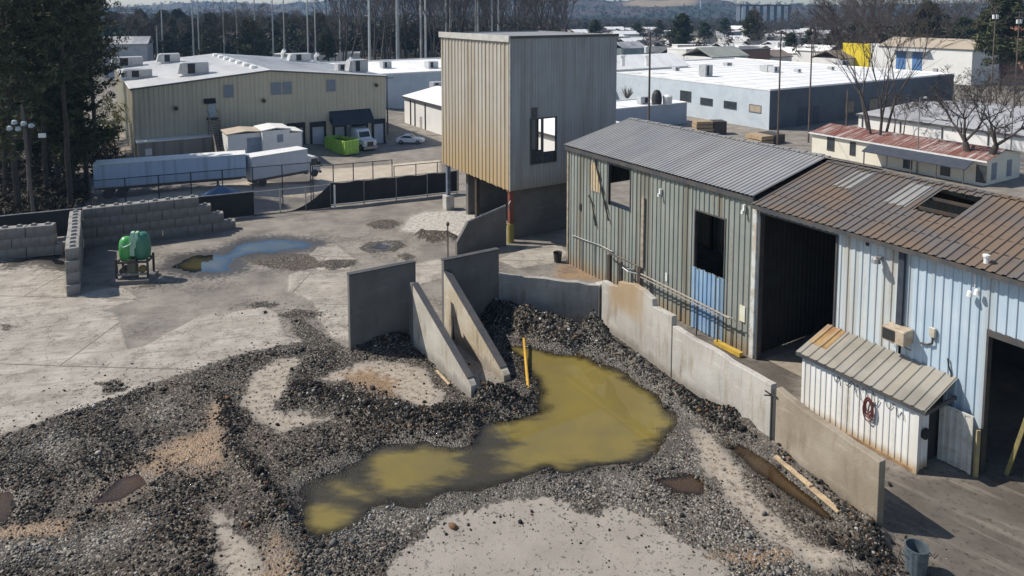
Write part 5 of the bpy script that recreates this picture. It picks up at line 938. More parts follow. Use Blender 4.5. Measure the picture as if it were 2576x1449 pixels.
bt = thing('box_truck', 'white box truck with a grey sided body parked right of the blue trailer', 'truck', b0, math.atan2(b1[1] - b0[1], b1[0] - b0[0])); LBX = math.dist(b0[:2], b1[:2]); print('box truck', LBX, b0)
q = MB().cbox(0, LBX, 0, 2.4, 0.85, 3.55, 0.05); q.build('box', M('box_grey', (0.55, 0.58, 0.63), (0.50, 0.53, 0.58), 1, 0.5), bt); MB().box(-0.03, LBX + 0.02, -0.04, 2.44, 3.552, 3.63).build('roof', m_white, bt); MB().box(-0.04, -0.003, 0.05, 2.35, 0.9, 3.5).build('rear_door', m_white, bt)
MB().box(0, LBX, -0.03, -0.003, 0.8, 0.98).build('skirt', m_steel, bt); MB().box(0.2, LBX + 1.4, 0.7, 1.7, 0.5, 0.84).build('chassis', m_steel, bt)
cbm = M('cab_white', (0.62, 0.63, 0.64), None, 1, 0.35); q = MB().prism([(LBX + 0.12, 0.55), (LBX + 1.75, 0.55), (LBX + 1.78, 1.25), (LBX + 1.45, 2.35), (LBX + 1.2, 2.5), (LBX + 0.12, 2.5)], 0.15, 2.25); cb = q.build('cab', cbm, bt)
MB().add([(LBX + 1.76, 0.25, 1.33), (LBX + 1.76, 2.15, 1.33), (LBX + 1.47, 2.1, 2.3), (LBX + 1.47, 0.3, 2.3)], [(0, 1, 2, 3)]).build('windscreen', m_glass, cb); MB().add([(LBX + 0.5, 0.14, 1.4), (LBX + 1.6, 0.14, 1.4), (LBX + 1.4, 0.14, 2.25), (LBX + 0.5, 0.14, 2.25)], [(0, 1, 2, 3)]).build('side_window', m_glass, cb)
MB().box(LBX + 1.5, LBX + 1.62, -0.15, 0.05, 1.4, 1.85).build('mirror', m_black, cb); MB().box(LBX + 1.7, LBX + 1.9, 0.1, 2.3, 0.35, 0.62).build('bumper', m_steel, bt)
for x in (1.3, LBX + 0.95):
    for y in (0.2, 2.2): wheel(bt, x, y, 0.45, 0.45)
m_cab = M('cabin_white', (0.76, 0.76, 0.75), (0.7, 0.7, 0.69), 1, 0.6)
def cabin(label, px, py, lx, ly, h, ang=PHI, door=None, tanroof=False):
    p = gpt(px, py); r = thing('site_cabin', label, 'cabin', p, ang, 'white cabins before the docks')
    MB().box(0, lx, 0, ly, 0, h).build('wall', m_cab, r); MB().prism([(-0.15, h + 0.003), (lx / 2, h + 0.25), (lx + 0.15, h + 0.003), (lx + 0.15, h + 0.12), (lx / 2, h + 0.37), (-0.15, h + 0.12)], -0.15, ly + 0.15).build('roof', M('tan_cabin_roof', (0.5, 0.42, 0.33), None, 1) if tanroof else m_white, r)
    if door: MB().box(door[0], door[1], -0.03, -0.003, door[2], door[3]).build('door', M('blue_grey_door', (0.28, 0.34, 0.42), None, 1), r)
cabin('white cabin with a tan roof and blue grey front beside the outdoor stair', 575, 408, 4.6, 4.5, 3.6, PHI, (2.4, 4.5, 0.2, 3.0), True); cabin('taller white cabin with a dark window between two other cabins', 662, 403, 3.6, 4.5, 3.9, PHI, (1.9, 2.7, 2.2, 3.3)); cabin('right hand white cabin with a plain front beside the dock doors', 705, 399, 3.0, 4.0, 3.4, PHI)
dp = gpt(868, 393); du = thing('skip', 'lime green open topped skip standing by the dock canopy', 'skip', dp, math.radians(46)); m_lime = M('lime_green', (0.33, 0.55, 0.09), (0.27, 0.47, 0.08), 2, 0.5)
q = MB().box(0, 0.08, 0, 5.5, 0.15, 2.2).box(2.32, 2.4, 0, 5.5, 0.15, 2.2).box(0.08, 2.32, 0, 0.08, 0.15, 2.1).box(0.08, 2.32, 5.42, 5.5, 0.15, 2.2).box(0.08, 2.32, 0.08, 5.42, 0.15, 0.25)
for i in range(9): q.box(-0.07, 0.0, 0.3 + i * 0.6, 0.42 + i * 0.6, 0.2, 2.1)
for i in range(4): q.box(0.2 + i * 0.6, 0.32 + i * 0.6, -0.07, 0.0, 0.2, 2.0)
q.build('body', m_lime, du); MB().box(-0.1, 2.5, -0.1, 0.0, 2.05, 2.2).build('rim', m_lime, du); MB().box(0.2, 2.2, 0.2, 5.3, 0.0, 0.149).build('skid', m_steel, du); MB().box(0.3, 2.1, 0.5, 5.2, 0.3, 1.8).build('load', m_steel, du)
tk = gpt(932, 380); st_ = thing('semi_truck', 'white semi truck backed up to the covered dock and facing the yard', 'truck', (tk[0], tk[1], tk[2]), math.radians(-52))
m_tw = M('tractor_white', (0.80, 0.80, 0.80), None, 1, 0.35)
q = MB().prism([(-4.6, 0.7), (-3.4, 0.7), (-1.9, 0.7), (-0.1, 0.75), (0, 1.55), (-1.7, 1.8), (-2.2, 2.75), (-2.6, 3.0), (-4.6, 3.2)], -1.05, 1.05); cb = q.build('cab', m_tw, st_)
MB().add([(-1.74, -0.9, 1.9), (-1.74, 0.9, 1.9), (-2.16, 0.85, 2.7), (-2.16, -0.85, 2.7)], [(0, 1, 2, 3)]).build('windscreen', m_glass, cb); MB().box(0.0, 0.04, -0.5, 0.5, 0.8, 1.45).build('radiator_grille', m_steel, cb)
for y in (-0.8, 0.8): MB().box(0.0, 0.05, y - 0.14, y + 0.14, 0.95, 1.2).build('headlight', m_white, cb)
MB().box(-0.1, 0.15, -1.1, 1.1, 0.35, 0.7).build('bumper', m_rim, st_); MB().box(-7.5, -0.2, -0.5, 0.5, 0.55, 0.72).build('chassis', m_steel, st_)
MB().box(-15.5, -5.2, -1.25, 1.25, 1.2, 3.9).build('trailer_box', M('trailer_blue_white', (0.42, 0.5, 0.62), None, 1, 0.5), st_)
for x in (-1.0, -5.6, -6.8):
    for y in (-0.95, 0.95): wheel(st_, x, y, 0.5)
def car(name, label, cat, loc, ang, L=4.6, Wd=1.8, hh=1.45, colr=(0.75, 0.76, 0.78), van=False):
    r = thing(name, label, cat, loc, ang); mc = M('car_paint_' + cat, colr, colr, 1, 0.25); h = Wd / 2; k_ = hh / 1.45
    prof = [(0, 0.35), (0.05, 0.75), (0.35, 0.86), (1.05, 0.92), (1.55, 0.95), (2.2, 1.40 * k_), (3.3, 1.43 * k_), (4.05, 1.0), (4.5, 0.92), (4.6, 0.6), (4.55, 0.35)] if not van else [(0, 0.4), (0.05, 0.95), (0.9, 1.1), (1.6, hh), (4.5, hh), (4.6, 1.0), (4.6, 0.4)]
    prof = [(a * L / 4.6, b) for a, b in prof]; n = len(prof); vs_ = []
    for y, f in ((-h, 0.0), (-h * 0.97, 1.0), (h * 0.97, 1.0), (h, 0.0)):
        for a, b in prof: vs_.append((a, y * (1 - 0.16 * max(0, b - 0.95) / 0.5), b - (0.03 if f == 0 and b > 0.8 else 0)))
    fs_ = [(k * n + i, (k + 1) * n + i, (k + 1) * n + (i + 1) % n, k * n + (i + 1) % n) for k in range(3) for i in range(n)] + [tuple(range(n)), tuple(range(4 * n - 1, 3 * n - 1, -1))]
    b_ = MB().add(vs_, fs_).build('body', mc, r)
    if not van:
        for s_ in (-1, 1): MB().add([(L * 0.36, s_ * (h * 0.985), 0.98), (L * 0.86, s_ * (h * 0.985), 1.02), (L * 0.71, s_ * h * 0.86, 1.36 * k_), (L * 0.49, s_ * h * 0.86, 1.36 * k_)], [(0, 1, 2, 3)]).build('side_window', m_glass, b_)
        MB().add([(L * 0.345, -h * 0.8, 0.98), (L * 0.345, h * 0.8, 0.98), (L * 0.468, h * 0.72, 1.38 * k_), (L * 0.468, -h * 0.72, 1.38 * k_)], [(0, 1, 2, 3)]).build('windscreen', m_glass, b_)
    else:
        for s_ in (-1, 1): MB().add([(L * 0.3, s_ * h * 0.96, 1.15), (L * 0.9, s_ * h * 0.96, 1.15), (L * 0.88, s_ * h * 0.88, hh - 0.12), (L * 0.38, s_ * h * 0.88, hh - 0.12)], [(0, 1, 2, 3)]).build('side_window', m_glass, b_)
        MB().add([(L * 0.215, -h * 0.8, 1.14), (L * 0.215, h * 0.8, 1.14), (L * 0.335, h * 0.72, hh - 0.08), (L * 0.335, -h * 0.72, hh - 0.08)], [(0, 1, 2, 3)]).build('windscreen', m_glass, b_)
    for x in (L * 0.19, L * 0.81):
        for s_ in (-1, 1): wheel(r, x, s_ * (h - 0.08), 0.33, 0.33, 0.22)
    return r
c0, c1 = gpt(1003, 360), gpt(1066, 361); car('parked_car', 'small white saloon car parked on the asphalt left of the tower', 'car', (c1[0], c1[1], c1[2]), math.atan2(c0[1] - c1[1], c0[0] - c1[0]), 4.3)
vp = gpt(2318, 270); car('parked_van', 'white estate car with dark windows parked beyond the grey roofed building', 'van', vp, math.radians(20), 4.8, 1.9, 1.75, (0.8, 0.8, 0.8), True)

# ---------------------------------------------------------------- other buildings
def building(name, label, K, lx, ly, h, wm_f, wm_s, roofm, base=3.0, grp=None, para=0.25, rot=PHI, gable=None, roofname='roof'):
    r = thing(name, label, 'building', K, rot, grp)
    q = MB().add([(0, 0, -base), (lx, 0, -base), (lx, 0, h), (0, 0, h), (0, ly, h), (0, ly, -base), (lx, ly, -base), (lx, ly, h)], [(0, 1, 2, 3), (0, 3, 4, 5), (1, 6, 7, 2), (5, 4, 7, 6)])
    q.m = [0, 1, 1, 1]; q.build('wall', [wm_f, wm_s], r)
    if gable is None:
        MB().box(0.02, lx - 0.02, 0.02, ly - 0.02, h - 0.2, h - 0.08).build('roof', roofm, r)
        MB().box(-0.06, lx + 0.06, -0.06, 0.12, h - 0.05, h + para).box(-0.06, 0.12, 0.12, ly + 0.06, h - 0.05, h + para).box(lx - 0.12, lx + 0.06, 0.12, ly + 0.06, h - 0.05, h + para).box(0.12, lx - 0.12, ly - 0.12, ly + 0.06, h - 0.05, h + para).build('parapet', roofm, r)
    elif gable[0] == 'x':
        g = gable[1]; MB().prism([(-0.4, h - 0.1), (ly / 2, h + g - 0.05), (ly + 0.4, h - 0.1), (ly + 0.4, h + 0.05), (ly / 2, h + g + 0.12), (-0.4, h + 0.05)], -0.3, lx + 0.3, 'x').build(roofname, roofm, r)
        [MB().prism([(0, h), (ly, h), (ly / 2, h + g - 0.06)], a_, a_ + 0.1, 'x').build('gable', wm_s, r) for a_ in (0.0, lx - 0.1)]
    else:
        g = gable[1]; MB().prism([(-0.4, h - 0.1), (lx / 2, h + g - 0.05), (lx + 0.4, h - 0.1), (lx + 0.4, h + 0.05), (lx / 2, h + g + 0.12), (-0.4, h + 0.05)], -0.3, ly + 0.3, 'y').build(roofname, roofm, r)
        [MB().prism([(0, h), (lx, h), (lx / 2, h + g - 0.06)], a_, a_ + 0.1, 'y').build('gable', wm_f, r) for a_ in (0.0, ly - 0.1)]
    return r
def win_s(r, y0, y1, z0, z1, mat=None, name='window'):          # on the side facing -x
    f_ = MB().box(-0.09, -0.003, y0 - 0.1, y1 + 0.1, z0 - 0.1, z0).box(-0.05, -0.003, y0 - 0.1, y0, z0, z1).box(-0.05, -0.003, y1, y1 + 0.1, z0, z1).box(-0.05, -0.003, y0 - 0.1, y1 + 0.1, z1, z1 + 0.1).build(name, m_trim, r); MB().box(-0.03, -0.004, y0, y1, z0, z1).build('pane', mat or m_glass, f_)
def win_f(r, x0, x1, z0, z1, mat=None, name='window', fm=None):
    f_ = MB().box(x0 - 0.1, x1 + 0.1, -0.09, -0.003, z0 - 0.1, z0).box(x0 - 0.1, x0, -0.05, -0.003, z0, z1).box(x1, x1 + 0.1, -0.05, -0.003, z0, z1).box(x0 - 0.1, x1 + 0.1, -0.05, -0.003, z1, z1 + 0.1).build(name, fm or m_trim, r); MB().box(x0, x1, -0.03, -0.004, z0, z1).build('pane', mat or m_glass, f_)
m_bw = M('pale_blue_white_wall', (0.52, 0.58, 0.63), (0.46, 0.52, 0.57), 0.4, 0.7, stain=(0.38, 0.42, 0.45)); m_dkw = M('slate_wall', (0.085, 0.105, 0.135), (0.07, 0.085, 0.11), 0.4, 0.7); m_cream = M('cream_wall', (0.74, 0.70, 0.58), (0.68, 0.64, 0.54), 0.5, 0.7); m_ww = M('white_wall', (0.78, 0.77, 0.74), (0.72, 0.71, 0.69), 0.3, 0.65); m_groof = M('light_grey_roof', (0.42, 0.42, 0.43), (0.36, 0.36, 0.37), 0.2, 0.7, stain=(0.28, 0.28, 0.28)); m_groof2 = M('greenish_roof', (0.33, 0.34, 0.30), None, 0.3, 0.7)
K = gpt(1934, 327); hK = ptY(1934, 228, K[1])[2] - K[2]; Lx = hit(K, v, 2400, 190)[0]; print('K', K, hK, Lx)
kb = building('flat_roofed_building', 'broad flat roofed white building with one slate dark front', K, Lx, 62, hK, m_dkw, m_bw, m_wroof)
for a, b in (((1712, 228), (1738, 256)), ((1763, 246), (1792, 266)), ((1822, 254), (1852, 275)), ((1886, 263), (1914, 284))):
    ya, za = hit(K, u, *a); yb, zb = hit(K, u, *b); win_s(kb, min(ya, yb), max(ya, yb), zb - K[2], za - K[2], M('tan_blind', (0.4, 0.33, 0.25), None, 1) if a[0] == 1886 else None)
for i in range(5): MB().box(8 + i * 2.2, 9.7 + i * 2.2, -0.06, -0.003, 0, 3.4).build('shutter', M('slate_door', (0.05, 0.06, 0.085), (0.06, 0.07, 0.09), 1), kb) if i < 3 else None
win_f(kb, 22, 25, 1.2, 3.8); win_f(kb, 30, 33, 1.2, 3.8)
zr = K[2] + hK
for k_, (px, py, sx, sy, h) in enumerate(((1775, 192, 2.2, 2, 2.6), (1928, 180, 2.2, 2.2, 1.6), (1946, 182, 1.8, 1.8, 1.5), (2006, 182, 1.2, 1.2, 0.9), (2090, 176, 1.2, 1.2, 0.9), (1700, 178, 1.4, 1.2, 1.0), (1830, 165, 2, 1.5, 0.9), (2118, 165, 2.6, 2, 1.4))):
    roof_unit(('tall roof unit above the row of four windows', 'left one of two close roof units behind the utility pole', 'right one of two close roof units behind the utility pole', 'small dark roof unit above the slate front', 'lone small roof unit near the right of the white roof', 'little roof unit left of the tall one on the white roof', 'low roof unit on the far edge of the white roof', 'grey roof unit beside the yellow painted gable')[k_], 0, 0, sx, sy, h, False, pt(px, py, zr - 0.05))
q = MB()
for i in range(1, 12): q.box(0.2, Lx - 0.2, i * 5.1, i * 5.1 + 0.1, hK - 0.079, hK - 0.05)
for i in range(1, 7): q.box(i * Lx / 7, i * Lx / 7 + 0.1, 0.2, 61.8, hK - 0.045, hK - 0.03)
q.build('roof_seams', M('seam_grey', (0.6, 0.6, 0.59), (0.5, 0.5, 0.5), 0.3), kb)
a0 = gpt(1727, 310); ha = ptY(1727, 258, a0[1])[2] - a0[2]
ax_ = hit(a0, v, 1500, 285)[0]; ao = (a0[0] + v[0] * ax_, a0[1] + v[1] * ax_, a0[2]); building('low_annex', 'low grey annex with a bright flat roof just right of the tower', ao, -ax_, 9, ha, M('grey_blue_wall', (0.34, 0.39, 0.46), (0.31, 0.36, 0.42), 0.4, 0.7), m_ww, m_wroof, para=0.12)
zr2 = ao[2] + ha
b_ = pt(1578, 247, zr2); shb = thing('shrub', 'dark leafless shrub behind the low annex roof', 'shrub', b_, 0); q = MB()
for i in range(70): a_ = rnd.uniform(0, 6.28); q.tube((0.2 * math.cos(a_), 0.2 * math.sin(a_), 0), (rnd.uniform(.4, 1.5) * math.cos(a_), rnd.uniform(.4, 1.3) * math.sin(a_), rnd.uniform(1.0, 2.7)), 0.05, 0.02, 4, False)
q.build('branches', m_pole, shb)
b_ = pt(1652, 263, zr2); cvm = thing('covered_machine', 'black covered machine standing behind the utility pole on the annex', 'machine', b_, PHI); MB().lathe([(0.9, 0), (1.0, 1.0), (0.85, 2.0), (0.5, 2.6), (0.1, 2.75)], n=12).build('cover', m_black, cvm)
b_ = pt(1679, 263, zr2); tnk = thing('white_tank', 'bright white tank beside the black covered machine', 'tank', b_, 0); MB().lathe([(0.1, 0), (0.85, 0.05), (0.9, 1.5), (0.6, 1.75), (0.15, 1.85)], n=14).build('body', m_white, tnk)
b_ = pt(1612, 262, zr2); gbx = thing('metal_cabinet', 'grey metal cabinet beside the leafless shrub on the annex', 'cabinet', b_, PHI); MB().cbox(0, 1.9, 0, 1.2, 0, 1.3, 0.04).build('casing', m_ru, gbx); MB().box(1.0, 1.7, -0.03, -0.003, 0.2, 1.1).build('door', m_seal, gbx)
# sloped white roof behind
B3 = ptY(1731, 165, 178); t3, z3 = hit(B3, u, 1692, 134); print('hall', B3, t3, z3); r3b = building('white_roofed_hall', 'hall with a bright white sloping roof right of the tower top', (B3[0] - v[0] * 40, B3[1] - v[1] * 40, -3.3), 40, 2 * t3, B3[2] + 3.3, m_ww, m_ww, m_wroof, gable=('x', z3 - B3[2]))
for k_, (px, py) in enumerate(((1567, 155), (1628, 155))):
    p = pt(px, py, 6.3); r = thing('roof_pipe', ('left white vent stack on the sloping white roof', 'right white vent stack on the sloping white roof')[k_], 'vent', (p[0], p[1], p[2] - 1), 0); MB().tube((0, 0, 0), (0, 0, 2.2), 0.5).tube((0, 0, 2.2), (0, 0, 2.5), 0.8).build('stack', m_white, r)
# cream house with the rusty roof
C0 = pt(2042, 380, -3.0); hC = ptY(2040, 333, C0[1])[2] + 3.0; Lc = hit(C0, mu, 2478, 390)[0]; print('cream', C0, hC, Lc)
cr_ = thing('cream_house', 'long cream building with a rust red roof and a dark lean-to porch', 'building', (C0[0], C0[1], -3.0), RZ)
q = MB().box(0, Lc, 0, 9, -0.5, hC); q.build('wall', m_cream, cr_)
m_rr = roofmat('rust_red_roof', (0.23, 0.085, 0.06), (0.19, 0.075, 0.055), (0.58, 0.52, 0.48), 0.8, (0.26, 0.12, 0.09))
q = MB(); slope_roof(q, -0.3, Lc + 0.4, -0.35, hC - 0.02, 4.5, hC + 0.95, pitch=0.5, depth=0.04); slope_roof(q, -0.3, Lc + 0.4, 9.35, hC - 0.02, 4.5, hC + 0.95, pitch=0.5, depth=0.04); q.build('roof', m_rr, cr_)
for a_ in (0, Lc - 0.1): MB().prism([(0, hC), (9, hC), (4.5, hC + 0.85)], a_, a_ + 0.1, 'x').build('gable', m_cream, cr_)
MB().box(-0.35, Lc + 0.45, -0.42, -0.36, hC - 0.15, hC + 0.05).build('eave_board', m_white, cr_)
p0_ = hit(C0, mu, 2195, 352)[0]; p1_ = hit(C0, mu, 2455, 400)[0]
q = MB().prism([(-2.4, hC - 1.05), (-0.43, hC - 0.25), (-0.43, hC - 0.15), (-2.4, hC - 0.93)], p0_, p1_, 'x'); po = q.build('porch_roof', M('slate_porch', (0.035, 0.045, 0.065), (0.05, 0.055, 0.075), 1, 0.8), cr_)
for i in range(5): MB().box(p0_ + 0.2 + i * (p1_ - p0_ - 0.5) / 4, p0_ + 0.32 + i * (p1_ - p0_ - 0.5) / 4, -2.3, -2.18, 0, hC - 0.95).build('porch_post', m_trim, cr_)
for x0, x1, z0, z1 in ((2.6, 3.6, 0.7, 2.5), (6.2, 6.9, 0.6, 2.3)) + tuple((p0_ + a, p0_ + a + 1.0, 0.2, 2.1) for a in (4.5, 9.3, 13.5)): win_f(cr_, x0, x1, z0, z1, fm=m_steel)
for y0 in (1.8, 5.6): MB().box(Lc + 0.003, Lc + 0.05, y0, y0 + 1.2, 0.2, 2.3).build('end_window', m_win, cr_)
# white building with the grey roof behind it
D0 = pt(2159, 318, -3.2); hD = ptY(2159, 288, D0[1])[2] + 3.2; Ld = 48
dg = thing('grey_roofed_building', 'low white building with a wide pale grey roof behind the cream house', 'building', (D0[0], D0[1], -3.2), RZ)
MB().box(0, Ld, 0, 36, -0.5, hD).build('wall', m_ww, dg); MB().prism([(-0.3, hD + 0.003), (18, hD + 0.9), (36.3, hD + 0.003), (36.3, hD + 0.15), (18, hD + 1.05), (-0.3, hD + 0.15)], -0.3, Ld + 0.3, 'x').build('roof', m_groof, dg); MB().box(-0.3, Ld + 0.3, -0.4, -0.31, hD - 0.2, hD + 0.15).build('gutter', m_trim, dg)
for i in range(7): MB().tube((0.8 + i * 7, -0.12, 0), (0.8 + i * 7, -0.12, hD - 0.1), 0.09, 0.09, 6).build('downpipe', m_trim, dg)
# yellow gabled store with blue doors
Yl = ptY(2122, 112, 236); yb_ = -3.3; ya_ = RZ; Ly_ = hit(Yl, mu, 2447, 124)[0]; hy = Yl[2] - yb_; print('yellow', Yl, Ly_)
yl = thing('painted_store', 'white store with a bright yellow end, tall blue doors and a tan roof', 'building', (Yl[0], Yl[1], yb_), ya_)
MB().box(0, Ly_, 0, 16, 0, hy).build('wall', m_ww, yl)
MB().prism([(-0.3, hy + 0.003), (8, hy + 2.6), (16.3, hy + 0.003), (16.3, hy + 0.2), (8, hy + 2.8), (-0.5, hy + 0.2)], Ly_ * 0.3, Ly_ + 0.5, 'x').build('roof', M('tan_roof', (0.42, 0.35, 0.27), (0.38, 0.32, 0.25), 0.3, 0.8), yl)
MB().prism([(0, hy), (16, hy), (8, hy + 2.5)], Ly_ - 0.2, Ly_, 'x').build('gable', m_ww, yl)
m_yw = M('bright_yellow_wall', (0.75, 0.58, 0.03), (0.68, 0.52, 0.03), 0.6, 0.6); MB().box(-0.2, Ly_ * 0.24, -0.06, -0.003, 2.2, hy + 0.6).build('yellow_panel', m_yw, yl); MB().box(0.3, Ly_ * 0.24 - 0.5, -0.065, -0.061, 0.8, 1.9).build('sign_band', m_ww, yl)
m_bd = M('blue_door', (0.10, 0.22, 0.45), (0.08, 0.19, 0.4), 1, 0.5)
for x0 in (0.45, 0.575): f_ = MB().box(Ly_ * x0, Ly_ * (x0 + 0.075), -0.05, -0.003, 1.6, hy - 1.2).build('door', m_bd, yl)
MB().prism([(-1.6, hy - 1.1), (-0.003, hy - 0.4), (-0.003, hy - 0.3), (-1.6, hy - 0.95)], Ly_ * 0.42, Ly_ * 0.7, 'x').build('door_hood', m_groof, yl)
MB().box(Ly_ * 0.735, Ly_ * 0.765, -0.3, -0.003, 2.2, 4.2).build('wall_unit', m_groof, yl)
# small white buildings left of the tower
E0 = gpt(1018, 308); hE = ptY(1014, 243, E0[1])[2] - E0[2]; le = 52
ee = thing('white_workshop', 'white workshop with a sunlit side wall just left of the tower', 'building', (E0[0], E0[1], E0[2]), RZ)
MB().box(0, le, 0, 14, -1, hE).build('wall', m_ww, ee); MB().prism([(-0.3, hE + 0.003), (7, hE + 1.5), (14.3, hE + 0.003), (14.3, hE + 0.15), (7, hE + 1.65), (-0.3, hE + 0.15)], -0.4, le + 0.3, 'x').build('roof', m_wroof, ee); MB().box(-0.4, le + 0.3, -0.4, -0.31, hE - 0.2, hE + 0.12).build('gutter', m_trim, ee)
MB().prism([(0, hE), (14, hE), (7, hE + 1.45)], 0, 0.1, 'x').build('gable', m_ww, ee)
for x in (3.0, 5.0, 9.5): MB().tube((x, -0.1, 0), (x, -0.1, hE - 0.2), 0.1, 0.1, 6).build('downpipe', m_trim, ee)
MB().box(7, 8, -0.05, -0.003, 0.0, 2.1).build('door', m_groof, ee)
Fz = gpt(950, 288); fb = building('flat_roofed_building', 'wide white flat roofed building directly behind the right end of the tan warehouse', (ptY(935, 240, 150)[0], 150, -3.3), 40, 40, 7.6, m_bw, m_ww, m_wroof)
roof_unit('white box unit on the flat roof just left of the tower', 0, 0, 2.5, 2.5, 1.8, False, pt(1085, 172, 4.2)); roof_unit('white drum unit on the flat roof behind the warehouse eave', 0, 0, 2.2, 2.2, 1.8, False, pt(970, 172, 4.2)); roof_unit('grey vent unit on the workshop roof against the tower edge', 0, 0, 2.2, 2.0, 1.4, False, pt(1098, 222, hE + E0[2] + 0.9))
# crate and pallet stacks beyond the shed
def stack(label, px, py, lx, ly, h, ang, n):
    p = gpt(px, py); r = thing('timber_stack', label, 'timber stack', p, ang, 'timber stacks beyond the shed')
    for i in range(n): MB().box(rnd.uniform(-.1, .1), lx + rnd.uniform(-.1, .1), rnd.uniform(-.1, .1), ly, h * i / n, h * (i + 0.82) / n).build('layer', m_wood, r)
    MB().box(lx + 0.15, lx + 2.4, 0, ly, 0, h * 0.95).build('dark_crate', M('dark_crate', (0.07, 0.06, 0.055), (0.05, 0.045, 0.04), 2), r)
stack('stack of pale boards with a dark crate behind the grey ridge', 1752, 340, 2.9, 2.4, 2.4, math.radians(5), 4); stack('slanted stack of tan boards near the cream house corner', 1915, 366, 2.6, 3.6, 1.5, math.radians(25), 2)

# ---------------------------------------------------------------- poles
def util_pole(label, px, ptop, pbot, Y, arms=1, trans=0, lamp=False, mat=None, r=0.16, grp='timber utility poles', name='utility_pole'):
    b = ptY(px, pbot, Y); zt = ptY(px, ptop, Y)[2]; z0 = gz(b[0], Y); o = thing(name, label, 'pole', (b[0], Y, z0), math.radians(20), grp); h = zt - z0
    MB().tube((0, 0, 0), (0, 0, h), r, r * 0.65, 10).build('shaft', mat or m_pole, o)
    for k_ in range(arms):
        a_ = MB().box(-1.15, 1.15, -0.06, 0.06, h - 0.5 - k_ * 1.0, h - 0.36 - k_ * 1.0).build('cross_arm', m_pole, o)
        for x in (-1.05, -0.5, 0.5, 1.05): MB().lathe([(0.03, 0), (0.06, 0.06), (0.03, 0.16)], (x, 0, h - 0.36 - k_ * 1.0), 6).build('insulator', m_grey, a_)
    for k_ in range(trans): MB().lathe([(0.05, 0), (0.24, 0.02), (0.25, 0.75), (0.12, 0.85)], ((-0.5, 0.5, 0.0)[k_], (0, 0, -0.45)[k_], h - 2.6), 10).build('transformer', m_white, o)
    if lamp: MB().path([(0, 0, h - 0.1), (0.5, -0.2, h + 0.1)], 0.04).build('lamp_arm', m_grey, o); MB().lathe([(0.05, -0.18), (0.26, -0.1), (0.2, 0.05), (0.03, 0.1)], (0.6, -0.24, h + 0.08), 10).build('lamp_head', m_white, o)
    return o
UP = [util_pole('tall plain pole rising just right of the tower behind the grey roof', 1632, 80, 305, 88, 0, 1), util_pole('pole with two white transformers before the white roof', 1957, 78, 330, 112, 2, 2), util_pole('dark plain pole before the slate front', 2036, 112, 290, 114, 1), util_pole('slim lamp pole with a white head before the cream house', 2307, 246, 400, 92, 0, 0, True, m_grey, 0.09),
      util_pole('tall pole with crossarms and transformers above the twisted bare tree', 2495, 14, 200, 140, 2, 2), util_pole('farthest right pole with a crossarm and two transformers', 2553, 28, 230, 150, 2, 2), util_pole('thin dark pole beside the right end of the tan warehouse', 975, 190, 320, 122, 1), util_pole('slim pole standing beside the slate front and the multi stemmed tree', 2129, 225, 320, 108, 0),
      util_pole('small pole with transformers among the far roofs', 2045, 60, 150, 240, 1, 1), util_pole('thin grey pole left of the twisted bare tree', 2543, 270, 370, 95, 0, 0, False, m_grey, 0.1)]
lp = util_pole('leaning lamp pole with a cluster of pale lamp heads before the dark pines', 88, 262, 538, 59, 0, 0, False, M('grey_brown_pole', (0.12, 0.1, 0.09), None, 2)); lp.rotation_euler = (0, math.radians(-2.5), math.radians(10))
hL = ptY(75, 262, 59)[2]
for k_, (dx, dz) in enumerate(((-1.0, -0.1), (-0.6, 0.35), (-0.35, -0.2), (0.1, 0.2), (0.65, 0.0))): MB().lathe([(0.05, -0.2), (0.24, -0.1), (0.2, 0.15), (0.05, 0.22)], (dx, -0.2, hL + dz), 8).build('lamp_head', M('lamp_glass', (0.45, 0.52, 0.55), None, 2, 0.3), lp)
MB().box(-1.2, 0.9, -0.05, 0.05, hL - 0.1, hL).build('lamp_bracket', m_steel, lp)
bx_ = ptY(106, 340, 59); sb = MB().cbox(-0.28, 0.28, -0.1, 0.1, 0, 0.36, 0.03).build('junction_box', m_white); sb.location = (bx_[0], 59, bx_[2] - 0.2); tag(sb, 'small white box hanging on the wire beside the leaning lamp pole', 'box')
def wire(label, a, b, sag=1.0, r=0.02):
    A, B = Vector(a), Vector(b); pts = [A.lerp(B, i / 12) - Vector((0, 0, sag * 4 * (i / 12) * (1 - i / 12))) for i in range(13)]; tag(MB().path(pts, r, 4).build('power_line', m_cable), label, 'wire')
wire('sagging wire from the leaning lamp pole to the tan warehouse corner', (bx_[0] - 1.2, 59, bx_[2]), (W0[0], W0[1] - 0.3, 1.2), 0.5); 
def ptop(o): return (o.location.x, o.location.y, o.location.z + o.children[0].bound_box[6][2] - 0.3) 
wire('wire slung between the plain pole and the transformer pole', ptop(UP[0]), ptop(UP[1]), 1.2, 0.03); wire('wire slung between the transformer pole and the slate front pole', ptop(UP[1]), ptop(UP[2]), 0.4, 0.03); wire('wire running from the slate front pole to the far right pole', ptop(UP[2]), ptop(UP[4]), 1.5, 0.03); wire('wire linking the two right hand poles', ptop(UP[4]), ptop(UP[5]), 0.5, 0.03)

